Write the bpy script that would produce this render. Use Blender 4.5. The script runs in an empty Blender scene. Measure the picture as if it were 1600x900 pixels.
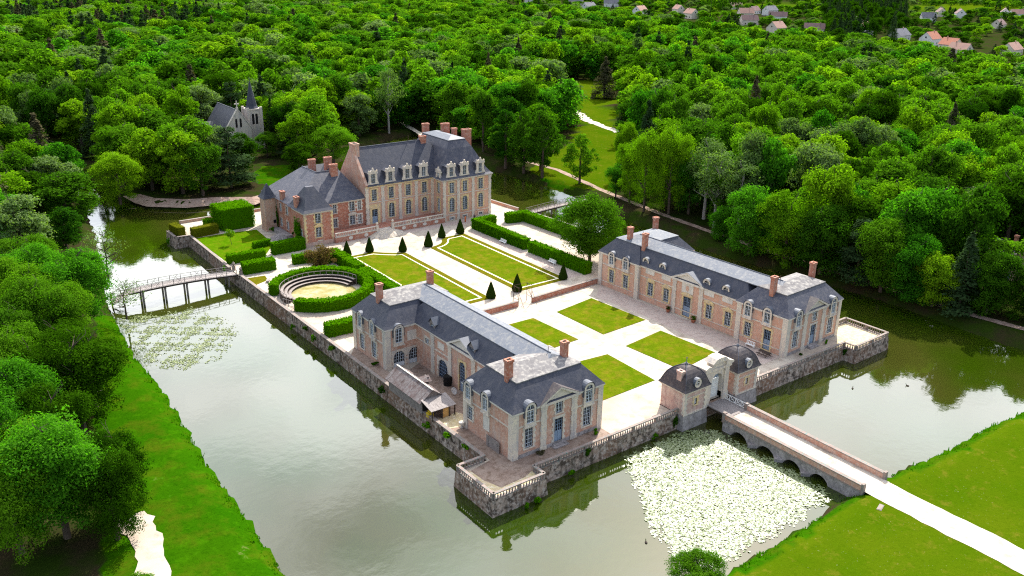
import bpy, math, random
import numpy as np
from mathutils import Matrix, Vector
sc = bpy.context.scene
col = sc.collection
R = math.radians
rnd = random.Random(7)

# ------------------------------------------------------------------ camera
cam = bpy.data.objects.new('camera', bpy.data.cameras.new('camera'))
col.objects.link(cam)
sc.camera = cam
CAM = Vector((-100.0, -81.2, 65.0))
PITCH, YAW, ROLL = 0.360005, 0.646312, 0.014094
fw = Vector((math.sin(YAW) * math.cos(PITCH), math.cos(YAW) * math.cos(PITCH), -math.sin(PITCH)))
rt = fw.cross(Vector((0, 0, 1))).normalized()
up = rt.cross(fw)
rt2 = rt * math.cos(ROLL) + up * math.sin(ROLL)
up2 = -rt * math.sin(ROLL) + up * math.cos(ROLL)
cm = Matrix((rt2, up2, -fw)).transposed().to_4x4()
cm.translation = CAM
cam.matrix_world = cm
cam.data.sensor_width = 36
cam.data.lens = 31.5
cam.data.clip_start = 1
cam.data.clip_end = 12000

# ------------------------------------------------------------------ light
SUN = Vector((0.86, 0.62, 1.02)).normalized()
sun = bpy.data.objects.new('sun', bpy.data.lights.new('sun', 'SUN'))
col.objects.link(sun)
sun.data.energy = 5.0
sun.data.angle = R(0.6)
sun.data.color = (1.0, 0.95, 0.86)
sun.rotation_euler = SUN.to_track_quat('Z', 'Y').to_euler()
world = bpy.data.worlds.new('World')
sc.world = world
world.use_nodes = True
wn, wl = world.node_tree.nodes, world.node_tree.links
bg = wn['Background']
bg.inputs['Strength'].default_value = 0.12
sky = wn.new('ShaderNodeTexSky')
sky.sky_type = 'NISHITA'
sky.sun_disc = False
sky.sun_elevation = math.asin(SUN.z)
sky.sun_rotation = math.atan2(SUN.x, SUN.y)
sky.dust_density = 2.0
tc = wn.new('ShaderNodeTexCoord')
wmap = wn.new('ShaderNodeMapping')
wmap.inputs['Scale'].default_value = (1.0, 1.0, 2.2)
wno = wn.new('ShaderNodeTexNoise')
wno.inputs['Scale'].default_value = 2.5
wno.inputs['Detail'].default_value = 7
wno.inputs['Roughness'].default_value = 0.5
wramp = wn.new('ShaderNodeValToRGB')
wramp.color_ramp.elements[0].position = 0.36
wramp.color_ramp.elements[1].position = 0.6
wmix = wn.new('ShaderNodeMix')
wmix.data_type = 'RGBA'
wmix.inputs['B'].default_value = (21.0, 21.4, 22.0, 1)
wl.new(tc.outputs['Generated'], wmap.inputs['Vector'])
wl.new(wmap.outputs['Vector'], wno.inputs['Vector'])
wl.new(wno.outputs['Fac'], wramp.inputs['Fac'])
wdot = wn.new('ShaderNodeVectorMath')       # the cloud bank stands on the sunny side of the sky
wdot.operation = 'DOT_PRODUCT'
wdot.inputs[1].default_value = (0.62, 0.74, 0.25)
wl.new(tc.outputs['Generated'], wdot.inputs[0])
wmr = wn.new('ShaderNodeMapRange')
wmr.inputs['From Min'].default_value, wmr.inputs['From Max'].default_value = 0.1, 0.75
wmr.inputs['To Min'].default_value = 0.15
wl.new(wdot.outputs['Value'], wmr.inputs['Value'])
wmul = wn.new('ShaderNodeMath')
wmul.operation = 'MULTIPLY'
wl.new(wramp.outputs['Color'], wmul.inputs[0])
wl.new(wmr.outputs['Result'], wmul.inputs[1])
wl.new(wmul.outputs[0], wmix.inputs['Factor'])
wl.new(sky.outputs['Color'], wmix.inputs['A'])
wl.new(wmix.outputs['Result'], bg.inputs['Color'])
vs = sc.view_settings
vs.view_transform = 'Standard'
vs.look = 'None'
vs.exposure = 0.92
vs.gamma = 1
vs.use_curve_mapping = False
sc.cycles.use_denoising = False
sc.cycles.filter_width = 1.15
sc.cycles.max_bounces = 6
sc.cycles.diffuse_bounces = 3
sc.cycles.glossy_bounces = 3
sc.cycles.transmission_bounces = 3
sc.cycles.transparent_max_bounces = 4
sc.cycles.sample_clamp_indirect = 6

# ------------------------------------------------------------------ helpers
def tag(o, label=None, cat=None, group=None, kind=None):
    if label: o['label'] = label
    if cat: o['category'] = cat
    if group: o['group'] = group
    if kind: o['kind'] = kind
    return o

def empty(name, loc=(0, 0, 0), rz=0.0, label=None, cat=None, group=None):
    o = bpy.data.objects.new(name, None)
    col.objects.link(o)
    o.location = loc
    o.rotation_euler = (0, 0, rz)
    o.empty_display_size = 0.5
    return tag(o, label, cat, group)

def obj(name, data, parent=None, mat=None):
    o = bpy.data.objects.new(name, data)
    col.objects.link(o)
    if parent: o.parent = parent
    if mat is not None: o.matrix_local = mat
    return o

def copy_tree(o, parent=None):
    c = o.copy()
    col.objects.link(c)
    c.parent = parent
    for ch in list(o.children):
        copy_tree(ch, c)
    return c

I4 = Matrix.Identity(4)
class MB:
    """collects faces and links them as one mesh object"""
    def __init__(s, T=None):
        s.v, s.f, s.T = [], [], T or I4
    def add(s, vs, fs):
        n = len(s.v)
        s.v += [tuple(s.T @ Vector(p)) for p in vs]
        s.f += [tuple(i + n for i in f) for f in fs]
        return s
    def quad(s, a, b, c, d): return s.add([a, b, c, d], [(0, 1, 2, 3)])
    def box(s, x0, x1, y0, y1, z0, z1):
        return s.add([(x0, y0, z0), (x1, y0, z0), (x1, y1, z0), (x0, y1, z0), (x0, y0, z1), (x1, y0, z1), (x1, y1, z1), (x0, y1, z1)],
                     [(0, 3, 2, 1), (4, 5, 6, 7), (0, 1, 5, 4), (1, 2, 6, 5), (2, 3, 7, 6), (3, 0, 4, 7)])
    def prism(s, poly, z0, z1):
        n = len(poly)
        return s.add([(x, y, z0) for x, y in poly] + [(x, y, z1) for x, y in poly],
                     [tuple(range(n - 1, -1, -1)), tuple(range(n, 2 * n))] + [(i, (i + 1) % n, n + (i + 1) % n, n + i) for i in range(n)])
    def slab(s, poly, y0, y1):          # polygon in x,z extruded along y
        n = len(poly)
        return s.add([(x, y0, z) for x, z in poly] + [(x, y1, z) for x, z in poly],
                     [tuple(range(n)), tuple(range(2 * n - 1, n - 1, -1))] + [(i, n + i, n + (i + 1) % n, (i + 1) % n) for i in range(n)])
    def sheet(s, poly, z): return s.add([(x, y, z) for x, y in poly], [tuple(range(len(poly)))])
    def lathe(s, prof, c=(0, 0), n=12):
        vs = [(c[0] + r * math.cos(2 * math.pi * k / n), c[1] + r * math.sin(2 * math.pi * k / n), z) for r, z in prof for k in range(n)]
        fs = [(i * n + k, i * n + (k + 1) % n, (i + 1) * n + (k + 1) % n, (i + 1) * n + k) for i in range(len(prof) - 1) for k in range(n)]
        fs += [tuple(range(n - 1, -1, -1)), tuple((len(prof) - 1) * n + k for k in range(n))]
        return s.add(vs, fs)
    def bar(s, a, b, r, n=6, r2=None):
        a, b = Vector(a), Vector(b)
        r2 = r if r2 is None else r2
        d = (b - a).normalized()
        x = d.orthogonal().normalized()
        y = d.cross(x)
        vs = [tuple(p + (x * math.cos(2 * math.pi * k / n) + y * math.sin(2 * math.pi * k / n)) * q) for p, q in ((a, r), (b, r2)) for k in range(n)]
        return s.add(vs, [(k, (k + 1) % n, n + (k + 1) % n, n + k) for k in range(n)] + [tuple(range(n - 1, -1, -1)), tuple(range(n, 2 * n))])
    def rings(s, rs, cap=True):          # rs: rectangles x0,x1,y0,y1,z lofted upwards
        vs = []
        for x0, x1, y0, y1, z in rs:
            vs += [(x0, y0, z), (x1, y0, z), (x1, y1, z), (x0, y1, z)]
        fs = [(4 * i + k, 4 * i + (k + 1) % 4, 4 * i + 4 + (k + 1) % 4, 4 * i + 4 + k) for i in range(len(rs) - 1) for k in range(4)]
        if cap: fs.append(tuple(4 * len(rs) - 4 + k for k in range(4)))
        return s.add(vs, fs)
    def mesh(s, name, mat, smooth=False):
        m = bpy.data.meshes.new(name)
        m.from_pydata(s.v, [], s.f)
        m.validate()
        if mat: m.materials.append(mat)
        if smooth: m.polygons.foreach_set('use_smooth', [True] * len(m.polygons))
        m.update()
        return m
    def build(s, name, mat, parent=None, smooth=False, mw=None):
        return obj(name, s.mesh(name, mat, smooth), parent, mw)

def quads_mesh(name, V, mat):            # V: (n,4,3) array
    V = np.asarray(V, np.float32)
    n = len(V)
    m = bpy.data.meshes.new(name)
    m.vertices.add(4 * n)
    m.vertices.foreach_set('co', V.reshape(-1))
    m.loops.add(4 * n)
    m.loops.foreach_set('vertex_index', np.arange(4 * n, dtype=np.int32))
    m.polygons.add(n)
    m.polygons.foreach_set('loop_start', np.arange(0, 4 * n, 4, dtype=np.int32))
    m.polygons.foreach_set('loop_total', np.full(n, 4, np.int32))
    m.update(calc_edges=True)
    if mat: m.materials.append(mat)
    return m

# ------------------------------------------------------------------ materials
def nmat(name):
    m = bpy.data.materials.new(name)
    m.use_nodes = True
    return m, m.node_tree.nodes, m.node_tree.links, m.node_tree.nodes['Principled BSDF']

def surf(name, c1, c2, scale=1.0, rough=0.85, c3=None, s3=6.0, lo=0.35, hi=0.65, bump=0.0, spec=0.15, stain=None, metal=0.0, c4=None, s4=0.2):
    """colour c1..c2 by large noise, c3 by fine noise, stain by vertical streaks, c4 by very large noise"""
    m, n, l, b = nmat(name)
    geo = n.new('ShaderNodeNewGeometry')
    def noise(sc_, det=5, vec=None):
        t = n.new('ShaderNodeTexNoise')
        t.inputs['Scale'].default_value = sc_
        t.inputs['Detail'].default_value = det
        t.inputs['Roughness'].default_value = 0.6
        l.new(vec or geo.outputs['Position'], t.inputs['Vector'])
        return t.outputs['Fac']
    def mix(fac, A, B, lo, hi, amt=1.0):
        r = n.new('ShaderNodeMapRange')
        r.inputs['From Min'].default_value, r.inputs['From Max'].default_value = lo, hi
        r.inputs['To Max'].default_value = amt
        l.new(fac, r.inputs['Value'])
        x = n.new('ShaderNodeMix')
        x.data_type = 'RGBA'
        l.new(r.outputs['Result'], x.inputs['Factor'])
        if isinstance(A, tuple): x.inputs['A'].default_value = (*A, 1)
        else: l.new(A, x.inputs['A'])
        x.inputs['B'].default_value = (*B, 1)
        return x.outputs['Result']
    c = mix(noise(scale), tuple(c1), c2, lo, hi)
    if c4: c = mix(noise(s4, 3), c, c4, 0.45, 0.68)
    if c3: c = mix(noise(s3, 4), c, c3, 0.48, 0.7)
    if stain:
        mp = n.new('ShaderNodeMapping')
        mp.inputs['Scale'].default_value = (1.3, 1.3, 0.22)
        l.new(geo.outputs['Position'], mp.inputs['Vector'])
        c = mix(noise(0.9, 6, mp.outputs['Vector']), c, stain, 0.5, 0.72, 0.85)
    l.new(c, b.inputs['Base Color'])
    b.inputs['Roughness'].default_value = rough
    b.inputs['Specular IOR Level'].default_value = spec
    b.inputs['Metallic'].default_value = metal
    if bump:
        bp = n.new('ShaderNodeBump')
        bp.inputs['Strength'].default_value = bump
        bp.inputs['Distance'].default_value = 0.15
        l.new(noise(s3 * 0.8, 6), bp.inputs['Height'])
        l.new(bp.outputs['Normal'], b.inputs['Normal'])
    return m

def leafmat(name, dark, light, warm, trans=0.35, amp=1.0, scale=0.25):
    m, n, l, b = nmat(name)
    oi = n.new('ShaderNodeObjectInfo')
    geo = n.new('ShaderNodeNewGeometry')
    t = n.new('ShaderNodeTexNoise')
    t.inputs['Scale'].default_value = scale
    t.inputs['Detail'].default_value = 6
    t.inputs['Roughness'].default_value = 0.7
    l.new(geo.outputs['Position'], t.inputs['Vector'])
    t2 = n.new('ShaderNodeTexNoise')
    t2.inputs['Scale'].default_value = 0.011
    t2.inputs['Detail'].default_value = 2
    l.new(oi.outputs['Location'], t2.inputs['Vector'])
    # tone of the whole tree = own random + slow drift over the wood
    ad = n.new('ShaderNodeMath'); ad.operation = 'MULTIPLY_ADD'
    l.new(oi.outputs['Random'], ad.inputs[0]); ad.inputs[1].default_value = 0.75 * amp
    l.new(t2.outputs['Fac'], ad.inputs[2])
    r = n.new('ShaderNodeMapRange')
    r.inputs['From Min'].default_value, r.inputs['From Max'].default_value = 0.42, 0.42 + 0.8 * max(amp, 0.3)
    l.new(ad.outputs[0], r.inputs['Value'])
    x = n.new('ShaderNodeMix'); x.data_type = 'RGBA'
    x.inputs['A'].default_value = (*dark, 1); x.inputs['B'].default_value = (*light, 1)
    l.new(r.outputs['Result'], x.inputs['Factor'])
    r2 = n.new('ShaderNodeMapRange')
    r2.inputs['From Min'].default_value, r2.inputs['From Max'].default_value = 0.5, 0.75
    r2.inputs['To Max'].default_value = 0.55
    l.new(t.outputs['Fac'], r2.inputs['Value'])
    x2 = n.new('ShaderNodeMix'); x2.data_type = 'RGBA'
    l.new(x.outputs['Result'], x2.inputs['A']); x2.inputs['B'].default_value = (*warm, 1)
    l.new(r2.outputs['Result'], x2.inputs['Factor'])
    l.new(x2.outputs['Result'], b.inputs['Base Color'])
    b.inputs['Roughness'].default_value = 0.55
    b.inputs['Specular IOR Level'].default_value = 0.0
    tr = n.new('ShaderNodeBsdfTranslucent')
    tc_ = n.new('ShaderNodeMix'); tc_.data_type = 'RGBA'; tc_.blend_type = 'MULTIPLY'; tc_.inputs['Factor'].default_value = 1
    l.new(x2.outputs['Result'], tc_.inputs['A']); tc_.inputs['B'].default_value = (1.45, 1.8, 0.4, 1)
    l.new(tc_.outputs['Result'], tr.inputs['Color'])
    ms = n.new('ShaderNodeMixShader')
    ms.inputs[0].default_value = trans
    l.new(b.outputs[0], ms.inputs[1]); l.new(tr.outputs[0], ms.inputs[2])
    l.new(ms.outputs[0], n['Material Output'].inputs['Surface'])
    return m

def grassmat(name, a, b_, dry, bare=None, s=0.12, wood=False):
    m, n, l, b = nmat(name)
    geo = n.new('ShaderNodeNewGeometry')
    def noise(s_, d=5, r_=0.6):
        t = n.new('ShaderNodeTexNoise'); t.inputs['Scale'].default_value = s_; t.inputs['Detail'].default_value = d
        t.inputs['Roughness'].default_value = r_
        l.new(geo.outputs['Position'], t.inputs['Vector']); return t.outputs['Fac']
    def mix(f, A, B, lo, hi, amt=1):
        r = n.new('ShaderNodeMapRange'); r.inputs['From Min'].default_value = lo; r.inputs['From Max'].default_value = hi
        r.inputs['To Max'].default_value = amt; l.new(f, r.inputs['Value'])
        x = n.new('ShaderNodeMix'); x.data_type = 'RGBA'; l.new(r.outputs['Result'], x.inputs['Factor'])
        for k, v in (('A', A), ('B', B)):
            if isinstance(v, tuple): x.inputs[k].default_value = (*v, 1)
            else: l.new(v, x.inputs[k])
        return x.outputs['Result']
    c = mix(noise(s), a, b_, 0.35, 0.65)
    c = mix(noise(s * 2.7 + 0.05), c, dry, 0.47, 0.68, 0.7)
    c = mix(noise(2.4, 6, 0.75), c, tuple(q * 0.45 for q in a), 0.5, 0.72, 0.7)
    c = mix(noise(0.7, 5, 0.7), c, tuple(q * 1.5 for q in b_), 0.52, 0.72, 0.6)
    if bare: c = mix(noise(0.35, 7, 0.7), c, bare, 0.66, 0.75, 0.7)
    if wood:
        at = n.new('ShaderNodeAttribute'); at.attribute_name = 'wood'
        w2 = mix(noise(0.15), (0.03, 0.024, 0.012), (0.018, 0.034, 0.004), 0.4, 0.6)
        at2 = n.new('ShaderNodeAttribute'); at2.attribute_name = 'dry'
        dr = mix(noise(0.09), (0.040, 0.082, 0.001), (0.060, 0.092, 0.002), 0.35, 0.65)
        dr = mix(noise(0.5, 6, 0.7), dr, (0.13, 0.11, 0.012), 0.55, 0.75, 0.75)
        dr = mix(noise(1.6, 5, 0.8), dr, (0.030, 0.062, 0.0006), 0.5, 0.72, 0.7)
        dr = mix(noise(4.0, 2, 0.5), dr, (0.30, 0.29, 0.16), 0.71, 0.77, 0.35)
        c = mix(at2.outputs['Fac'], c, dr, 0.2, 0.8)
        c = mix(at.outputs['Fac'], c, w2, 0.3, 0.7)
    l.new(c, b.inputs['Base Color'])
    b.inputs['Roughness'].default_value = 0.95
    b.inputs['Specular IOR Level'].default_value = 0.0
    bp = n.new('ShaderNodeBump'); bp.inputs['Strength'].default_value = 0.5; bp.inputs['Distance'].default_value = 0.2
    l.new(noise(3.0, 6, 0.8), bp.inputs['Height']); l.new(bp.outputs['Normal'], b.inputs['Normal'])
    return m

M = {}
M['brick'] = surf('brick', (0.50, 0.255, 0.17), (0.55, 0.335, 0.24), 0.5, 0.9, c3=(0.56, 0.39, 0.30), s3=2.6, stain=(0.44, 0.32, 0.26), bump=0.15)
M['brick_old'] = surf('brick_old', (0.44, 0.225, 0.155), (0.52, 0.325, 0.24), 0.6, 0.9, c3=(0.58, 0.43, 0.34), s3=2.2, stain=(0.44, 0.34, 0.29), bump=0.15)
M['brick_red'] = surf('brick_red', (0.34, 0.115, 0.07), (0.41, 0.185, 0.125), 0.7, 0.9, c3=(0.50, 0.32, 0.25), s3=2.2, stain=(0.34, 0.2, 0.16), bump=0.2)
M['render'] = surf('pink_render', (0.55, 0.43, 0.36), (0.46, 0.30, 0.25), 0.5, 0.9, c3=(0.38, 0.22, 0.2), s3=1.6, stain=(0.3, 0.22, 0.2), bump=0.1)
M['stone'] = surf('stone', (0.64, 0.55, 0.43), (0.56, 0.49, 0.41), 0.9, 0.85, c3=(0.42, 0.38, 0.36), s3=3.0, stain=(0.33, 0.31, 0.315), bump=0.1)
M['stone_warm'] = surf('stone_warm', (0.66, 0.49, 0.21), (0.60, 0.46, 0.29), 0.8, 0.85, c3=(0.42, 0.34, 0.26), s3=3.0, stain=(0.36, 0.3, 0.26), bump=0.1)
M['stone_grey'] = surf('stone_grey', (0.38, 0.34, 0.33), (0.25, 0.22, 0.215), 0.9, 0.9, c3=(0.16, 0.145, 0.14), s3=2.5, stain=(0.16, 0.14, 0.13), bump=0.2)
M['plaster'] = surf('plaster', (0.66, 0.60, 0.52), (0.58, 0.53, 0.47), 0.8, 0.85, stain=(0.42, 0.38, 0.34))
M['rubble'] = surf('rubble_masonry', (0.34, 0.26, 0.21), (0.075, 0.056, 0.045), 1.1, 0.95, c3=(0.46, 0.39, 0.34), s3=1.9, lo=0.44, hi=0.56, stain=(0.055, 0.045, 0.03), bump=1.0, c4=(0.20, 0.115, 0.075), s4=0.11)
M['coping'] = surf('coping', (0.31, 0.23, 0.20), (0.22, 0.165, 0.145), 1.2, 0.9, c3=(0.14, 0.22, 0.2), s3=4, stain=(0.2, 0.17, 0.15))
M['slate'] = surf('slate', (0.030, 0.035, 0.053), (0.045, 0.049, 0.070), 0.7, 0.6, c3=(0.060, 0.060, 0.076), s3=3.5, stain=(0.080, 0.077, 0.088), bump=0.15, spec=0.25)
M['slate_old'] = surf('slate_old', (0.050, 0.054, 0.078), (0.070, 0.072, 0.094), 0.5, 0.6, c3=(0.10, 0.095, 0.105), s3=2.5, stain=(0.14, 0.13, 0.14), bump=0.15, spec=0.25)
M['slate_brown'] = surf('slate_brown', (0.075, 0.062, 0.062), (0.05, 0.045, 0.052), 0.8, 0.6, c3=(0.12, 0.098, 0.09), s3=2.5, stain=(0.045, 0.04, 0.045), bump=0.2)
M['toproof'] = surf('lichen_slate', (0.10, 0.115, 0.145), (0.13, 0.14, 0.165), 0.5, 0.7, c3=(0.20, 0.20, 0.20), s3=1.8, bump=0.15, spec=0.3)
M['toproof_lichen'] = surf('lichen_tiles', (0.19, 0.18, 0.178), (0.13, 0.122, 0.125), 0.8, 0.8, c3=(0.34, 0.32, 0.29), s3=1.5, bump=0.2)
M['zinc'] = surf('zinc', (0.12, 0.13, 0.155), (0.09, 0.10, 0.125), 0.8, 0.6, spec=0.25, metal=0.0)
M['tile'] = surf('clay_tile', (0.30, 0.15, 0.10), (0.22, 0.12, 0.09), 0.3, 0.85, c3=(0.36, 0.22, 0.16), s3=1.5)
M['tin'] = surf('weathered_sheet', (0.13, 0.092, 0.088), (0.17, 0.145, 0.14), 0.9, 0.8, c3=(0.22, 0.205, 0.20), s3=3.0, stain=(0.08, 0.05, 0.042))
M['sash'] = surf('sash_paint', (0.60, 0.64, 0.68), (0.52, 0.56, 0.60), 2.0, 0.5)
M['bluepaint'] = surf('blue_paint', (0.22, 0.29, 0.39), (0.19, 0.25, 0.33), 1.5, 0.5, c3=(0.28, 0.34, 0.42), s3=6)
M['white'] = surf('white_paint', (0.78, 0.78, 0.76), (0.70, 0.69, 0.66), 2.0, 0.5)
M['iron'] = surf('rusty_iron', (0.10, 0.045, 0.03), (0.05, 0.035, 0.03), 4.0, 0.7)
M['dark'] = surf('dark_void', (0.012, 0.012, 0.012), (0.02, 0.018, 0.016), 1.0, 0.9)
M['wood'] = surf('weathered_wood', (0.26, 0.22, 0.2), (0.17, 0.14, 0.13), 1.5, 0.8, c3=(0.33, 0.29, 0.27), s3=6)
M['wood_dark'] = surf('dark_wood', (0.085, 0.06, 0.045), (0.055, 0.04, 0.035), 1.5, 0.8)
M['plank'] = surf('pale_planks', (0.32, 0.285, 0.27), (0.25, 0.22, 0.21), 1.5, 0.8, c3=(0.18, 0.16, 0.15), s3=5)
M['ply'] = surf('plywood', (0.55, 0.33, 0.12), (0.48, 0.28, 0.10), 3, 0.7)
M['yellow'] = surf('yellow_plastic', (0.65, 0.45, 0.03), (0.55, 0.38, 0.03), 3, 0.4)
M['terracotta'] = surf('terracotta', (0.36, 0.13, 0.07), (0.28, 0.1, 0.06), 3, 0.8)
M['glass'], _n, _l, _b = nmat('window_glass')
_b.inputs['Base Color'].default_value = (0.010, 0.012, 0.018, 1)
_b.inputs['Roughness'].default_value = 0.12
_b.inputs['Specular IOR Level'].default_value = 0.25
M['gravel'] = surf('gravel', (0.50, 0.44, 0.36), (0.44, 0.38, 0.31), 0.12, 0.95, c3=(0.30, 0.24, 0.19), s3=0.5, lo=0.3, hi=0.7, bump=0.3, c4=(0.34, 0.27, 0.21), s4=0.05)
M['shadegravel'] = surf('shade_painted_gravel', (0.40, 0.315, 0.275), (0.45, 0.37, 0.32), 0.3, 0.95, c3=(0.33, 0.25, 0.215), s3=0.9, bump=0.2)  # gravel with shade mixed into its colour, for shadowed ground
M['dirt'] = surf('court_dirt', (0.23, 0.16, 0.125), (0.30, 0.23, 0.185), 0.5, 0.95, c3=(0.15, 0.10, 0.07), s3=1.3, bump=0.3)
M['straw'] = surf('straw_ground', (0.50, 0.42, 0.22), (0.46, 0.36, 0.24), 0.8, 0.95, c3=(0.62, 0.56, 0.42), s3=1.5)
M['arena'] = surf('worn_arena_grass', (0.19, 0.17, 0.04), (0.44, 0.36, 0.22), 0.33, 0.95, c3=(0.24, 0.20, 0.07), s3=1.2, bump=0.2)
M['road'] = surf('pale_road', (0.52, 0.465, 0.39), (0.46, 0.40, 0.33), 0.15, 0.95, c3=(0.32, 0.26, 0.205), s3=0.6, bump=0.3)
M['earth'] = surf('bank_earth', (0.26, 0.17, 0.135), (0.34, 0.25, 0.2), 0.4, 0.95, c3=(0.15, 0.1, 0.07), s3=1.4, bump=0.4)
M['pathline'] = surf('pale_line', (0.72, 0.64, 0.48), (0.68, 0.6, 0.45), 0.5, 0.9)
M['ground'] = grassmat('ground_grass', (0.014, 0.068, 0.0006), (0.024, 0.080, 0.0008), (0.055, 0.074, 0.003), (0.17, 0.13, 0.06), 0.08, wood=True)
M['lawn'] = grassmat('lawn_grass', (0.060, 0.108, 0.002), (0.092, 0.120, 0.003), (0.165, 0.122, 0.014), None, 0.15)
M['lawn_green'] = grassmat('garden_grass', (0.048, 0.122, 0.001), (0.065, 0.13, 0.002), (0.11, 0.12, 0.006), None, 0.2)
M['lawn_rim'] = grassmat('dry_grass', (0.10, 0.092, 0.004), (0.09, 0.095, 0.004), (0.14, 0.11, 0.012), None, 0.3)
M['bark'] = surf('bark', (0.10, 0.075, 0.055), (0.06, 0.045, 0.035), 2.0, 0.95)
M['bark_pale'] = surf('pale_bark', (0.34, 0.31, 0.28), (0.22, 0.2, 0.17), 1.5, 0.9)
M['oak'] = leafmat('oak_leaves', (0.014, 0.060, 0.004), (0.096, 0.215, 0.008), (0.095, 0.20, 0.010), 0.38)
M['feather'] = leafmat('feathery_leaves', (0.026, 0.110, 0.006), (0.058, 0.185, 0.010), (0.066, 0.185, 0.010), 0.46, 0.8)
M['lime'] = leafmat('lime_leaves', (0.060, 0.155, 0.004), (0.150, 0.27, 0.008), (0.14, 0.25, 0.010), 0.38)
M['willow'] = leafmat('pale_leaves', (0.060, 0.115, 0.026), (0.135, 0.205, 0.066), (0.165, 0.215, 0.085), 0.36)
M['darkleaf'] = leafmat('dark_leaves', (0.012, 0.044, 0.002), (0.030, 0.082, 0.002), (0.038, 0.095, 0.003), 0.28)
M['needle'] = leafmat('needles', (0.015, 0.036, 0.012), (0.032, 0.060, 0.020), (0.042, 0.070, 0.024), 0.15)
M['rust'] = leafmat('brown_needles', (0.040, 0.050, 0.020), (0.075, 0.065, 0.034), (0.085, 0.072, 0.040), 0.12)
M['hedge'] = leafmat('hedge_leaves', (0.046, 0.150, 0.001), (0.060, 0.170, 0.001), (0.085, 0.20, 0.002), 0.3, 0.2, 0.5)
M['bankgrass'] = leafmat('bank_grass_blades', (0.026, 0.11, 0.001), (0.036, 0.125, 0.001), (0.085, 0.12, 0.004), 0.3, 0.3, 0.6)
M['yew'] = leafmat('yew_leaves', (0.012, 0.027, 0.003), (0.018, 0.036, 0.004), (0.024, 0.042, 0.005), 0.1, 0.3, 0.8)
M['box'] = leafmat('box_leaves', (0.075, 0.09, 0.005), (0.10, 0.11, 0.006), (0.14, 0.11, 0.01), 0.2, 0.3, 0.5)
M['copper'] = leafmat('copper_leaves', (0.10, 0.065, 0.02), (0.09, 0.075, 0.02), (0.17, 0.09, 0.05), 0.25, 0.3, 0.6)
def padmat(name, a, b_, spec, rough):
    m, n, l, b = nmat(name)
    g = n.new('ShaderNodeNewGeometry')
    t = n.new('ShaderNodeTexNoise'); t.inputs['Scale'].default_value = 2.2; t.inputs['Detail'].default_value = 5
    l.new(g.outputs['Position'], t.inputs['Vector'])
    r = n.new('ShaderNodeValToRGB')
    r.color_ramp.elements[0].position, r.color_ramp.elements[1].position = 0.4, 0.62
    r.color_ramp.elements[0].color, r.color_ramp.elements[1].color = (*a, 1), (*b_, 1)
    l.new(t.outputs['Fac'], r.inputs['Fac']); l.new(r.outputs['Color'], b.inputs['Base Color'])
    b.inputs['Roughness'].default_value = rough
    b.inputs['Specular IOR Level'].default_value = spec
    b.inputs['IOR'].default_value = 1.6
    return m
M['pad'] = padmat('lily_leaves', (0.11, 0.15, 0.04), (0.22, 0.26, 0.13), 0.5, 0.42)
M['pad_green'] = padmat('lily_leaves_green', (0.09, 0.13, 0.02), (0.15, 0.18, 0.04), 0.35, 0.5)
M['flower'] = surf('lily_flowers', (0.8, 0.78, 0.72), (0.75, 0.72, 0.66), 3, 0.6)
M['skin'] = surf('skin', (0.55, 0.33, 0.24), (0.5, 0.3, 0.22), 5, 0.6)
M['orange_cloth'] = surf('orange_cloth', (0.62, 0.16, 0.05), (0.55, 0.13, 0.05), 3, 0.8)
M['dark_cloth'] = surf('dark_cloth', (0.05, 0.035, 0.035), (0.08, 0.05, 0.04), 3, 0.8)
M['hair'] = surf('hair', (0.05, 0.03, 0.02), (0.04, 0.025, 0.02), 3, 0.7)
# water: murky olive body under a sharp reflection
M['water'], n_, l_, b_ = nmat('moat_water')
b_.inputs['Base Color'].default_value = (0.030, 0.036, 0.006, 1)
b_.inputs['Roughness'].default_value = 0.03
b_.inputs['IOR'].default_value = 1.74
g_ = n_.new('ShaderNodeNewGeometry')
t_ = n_.new('ShaderNodeTexNoise'); t_.inputs['Scale'].default_value = 0.7; t_.inputs['Detail'].default_value = 4
l_.new(g_.outputs['Position'], t_.inputs['Vector'])
p_ = n_.new('ShaderNodeBump'); p_.inputs['Strength'].default_value = 0.012; p_.inputs['Distance'].default_value = 1.0
l_.new(t_.outputs['Fac'], p_.inputs['Height']); l_.new(p_.outputs['Normal'], b_.inputs['Normal'])
t2_ = n_.new('ShaderNodeTexNoise'); t2_.inputs['Scale'].default_value = 0.035; t2_.inputs['Detail'].default_value = 4
l_.new(g_.outputs['Position'], t2_.inputs['Vector'])
r_ = n_.new('ShaderNodeValToRGB')
r_.color_ramp.elements[0].position, r_.color_ramp.elements[1].position = 0.4, 0.62
r_.color_ramp.elements[0].color = (0.017, 0.034, 0.0008, 1)
r_.color_ramp.elements[1].color = (0.031, 0.034, 0.005, 1)
l_.new(t2_.outputs['Fac'], r_.inputs['Fac']); l_.new(r_.outputs['Color'], b_.inputs['Base Color'])

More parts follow.
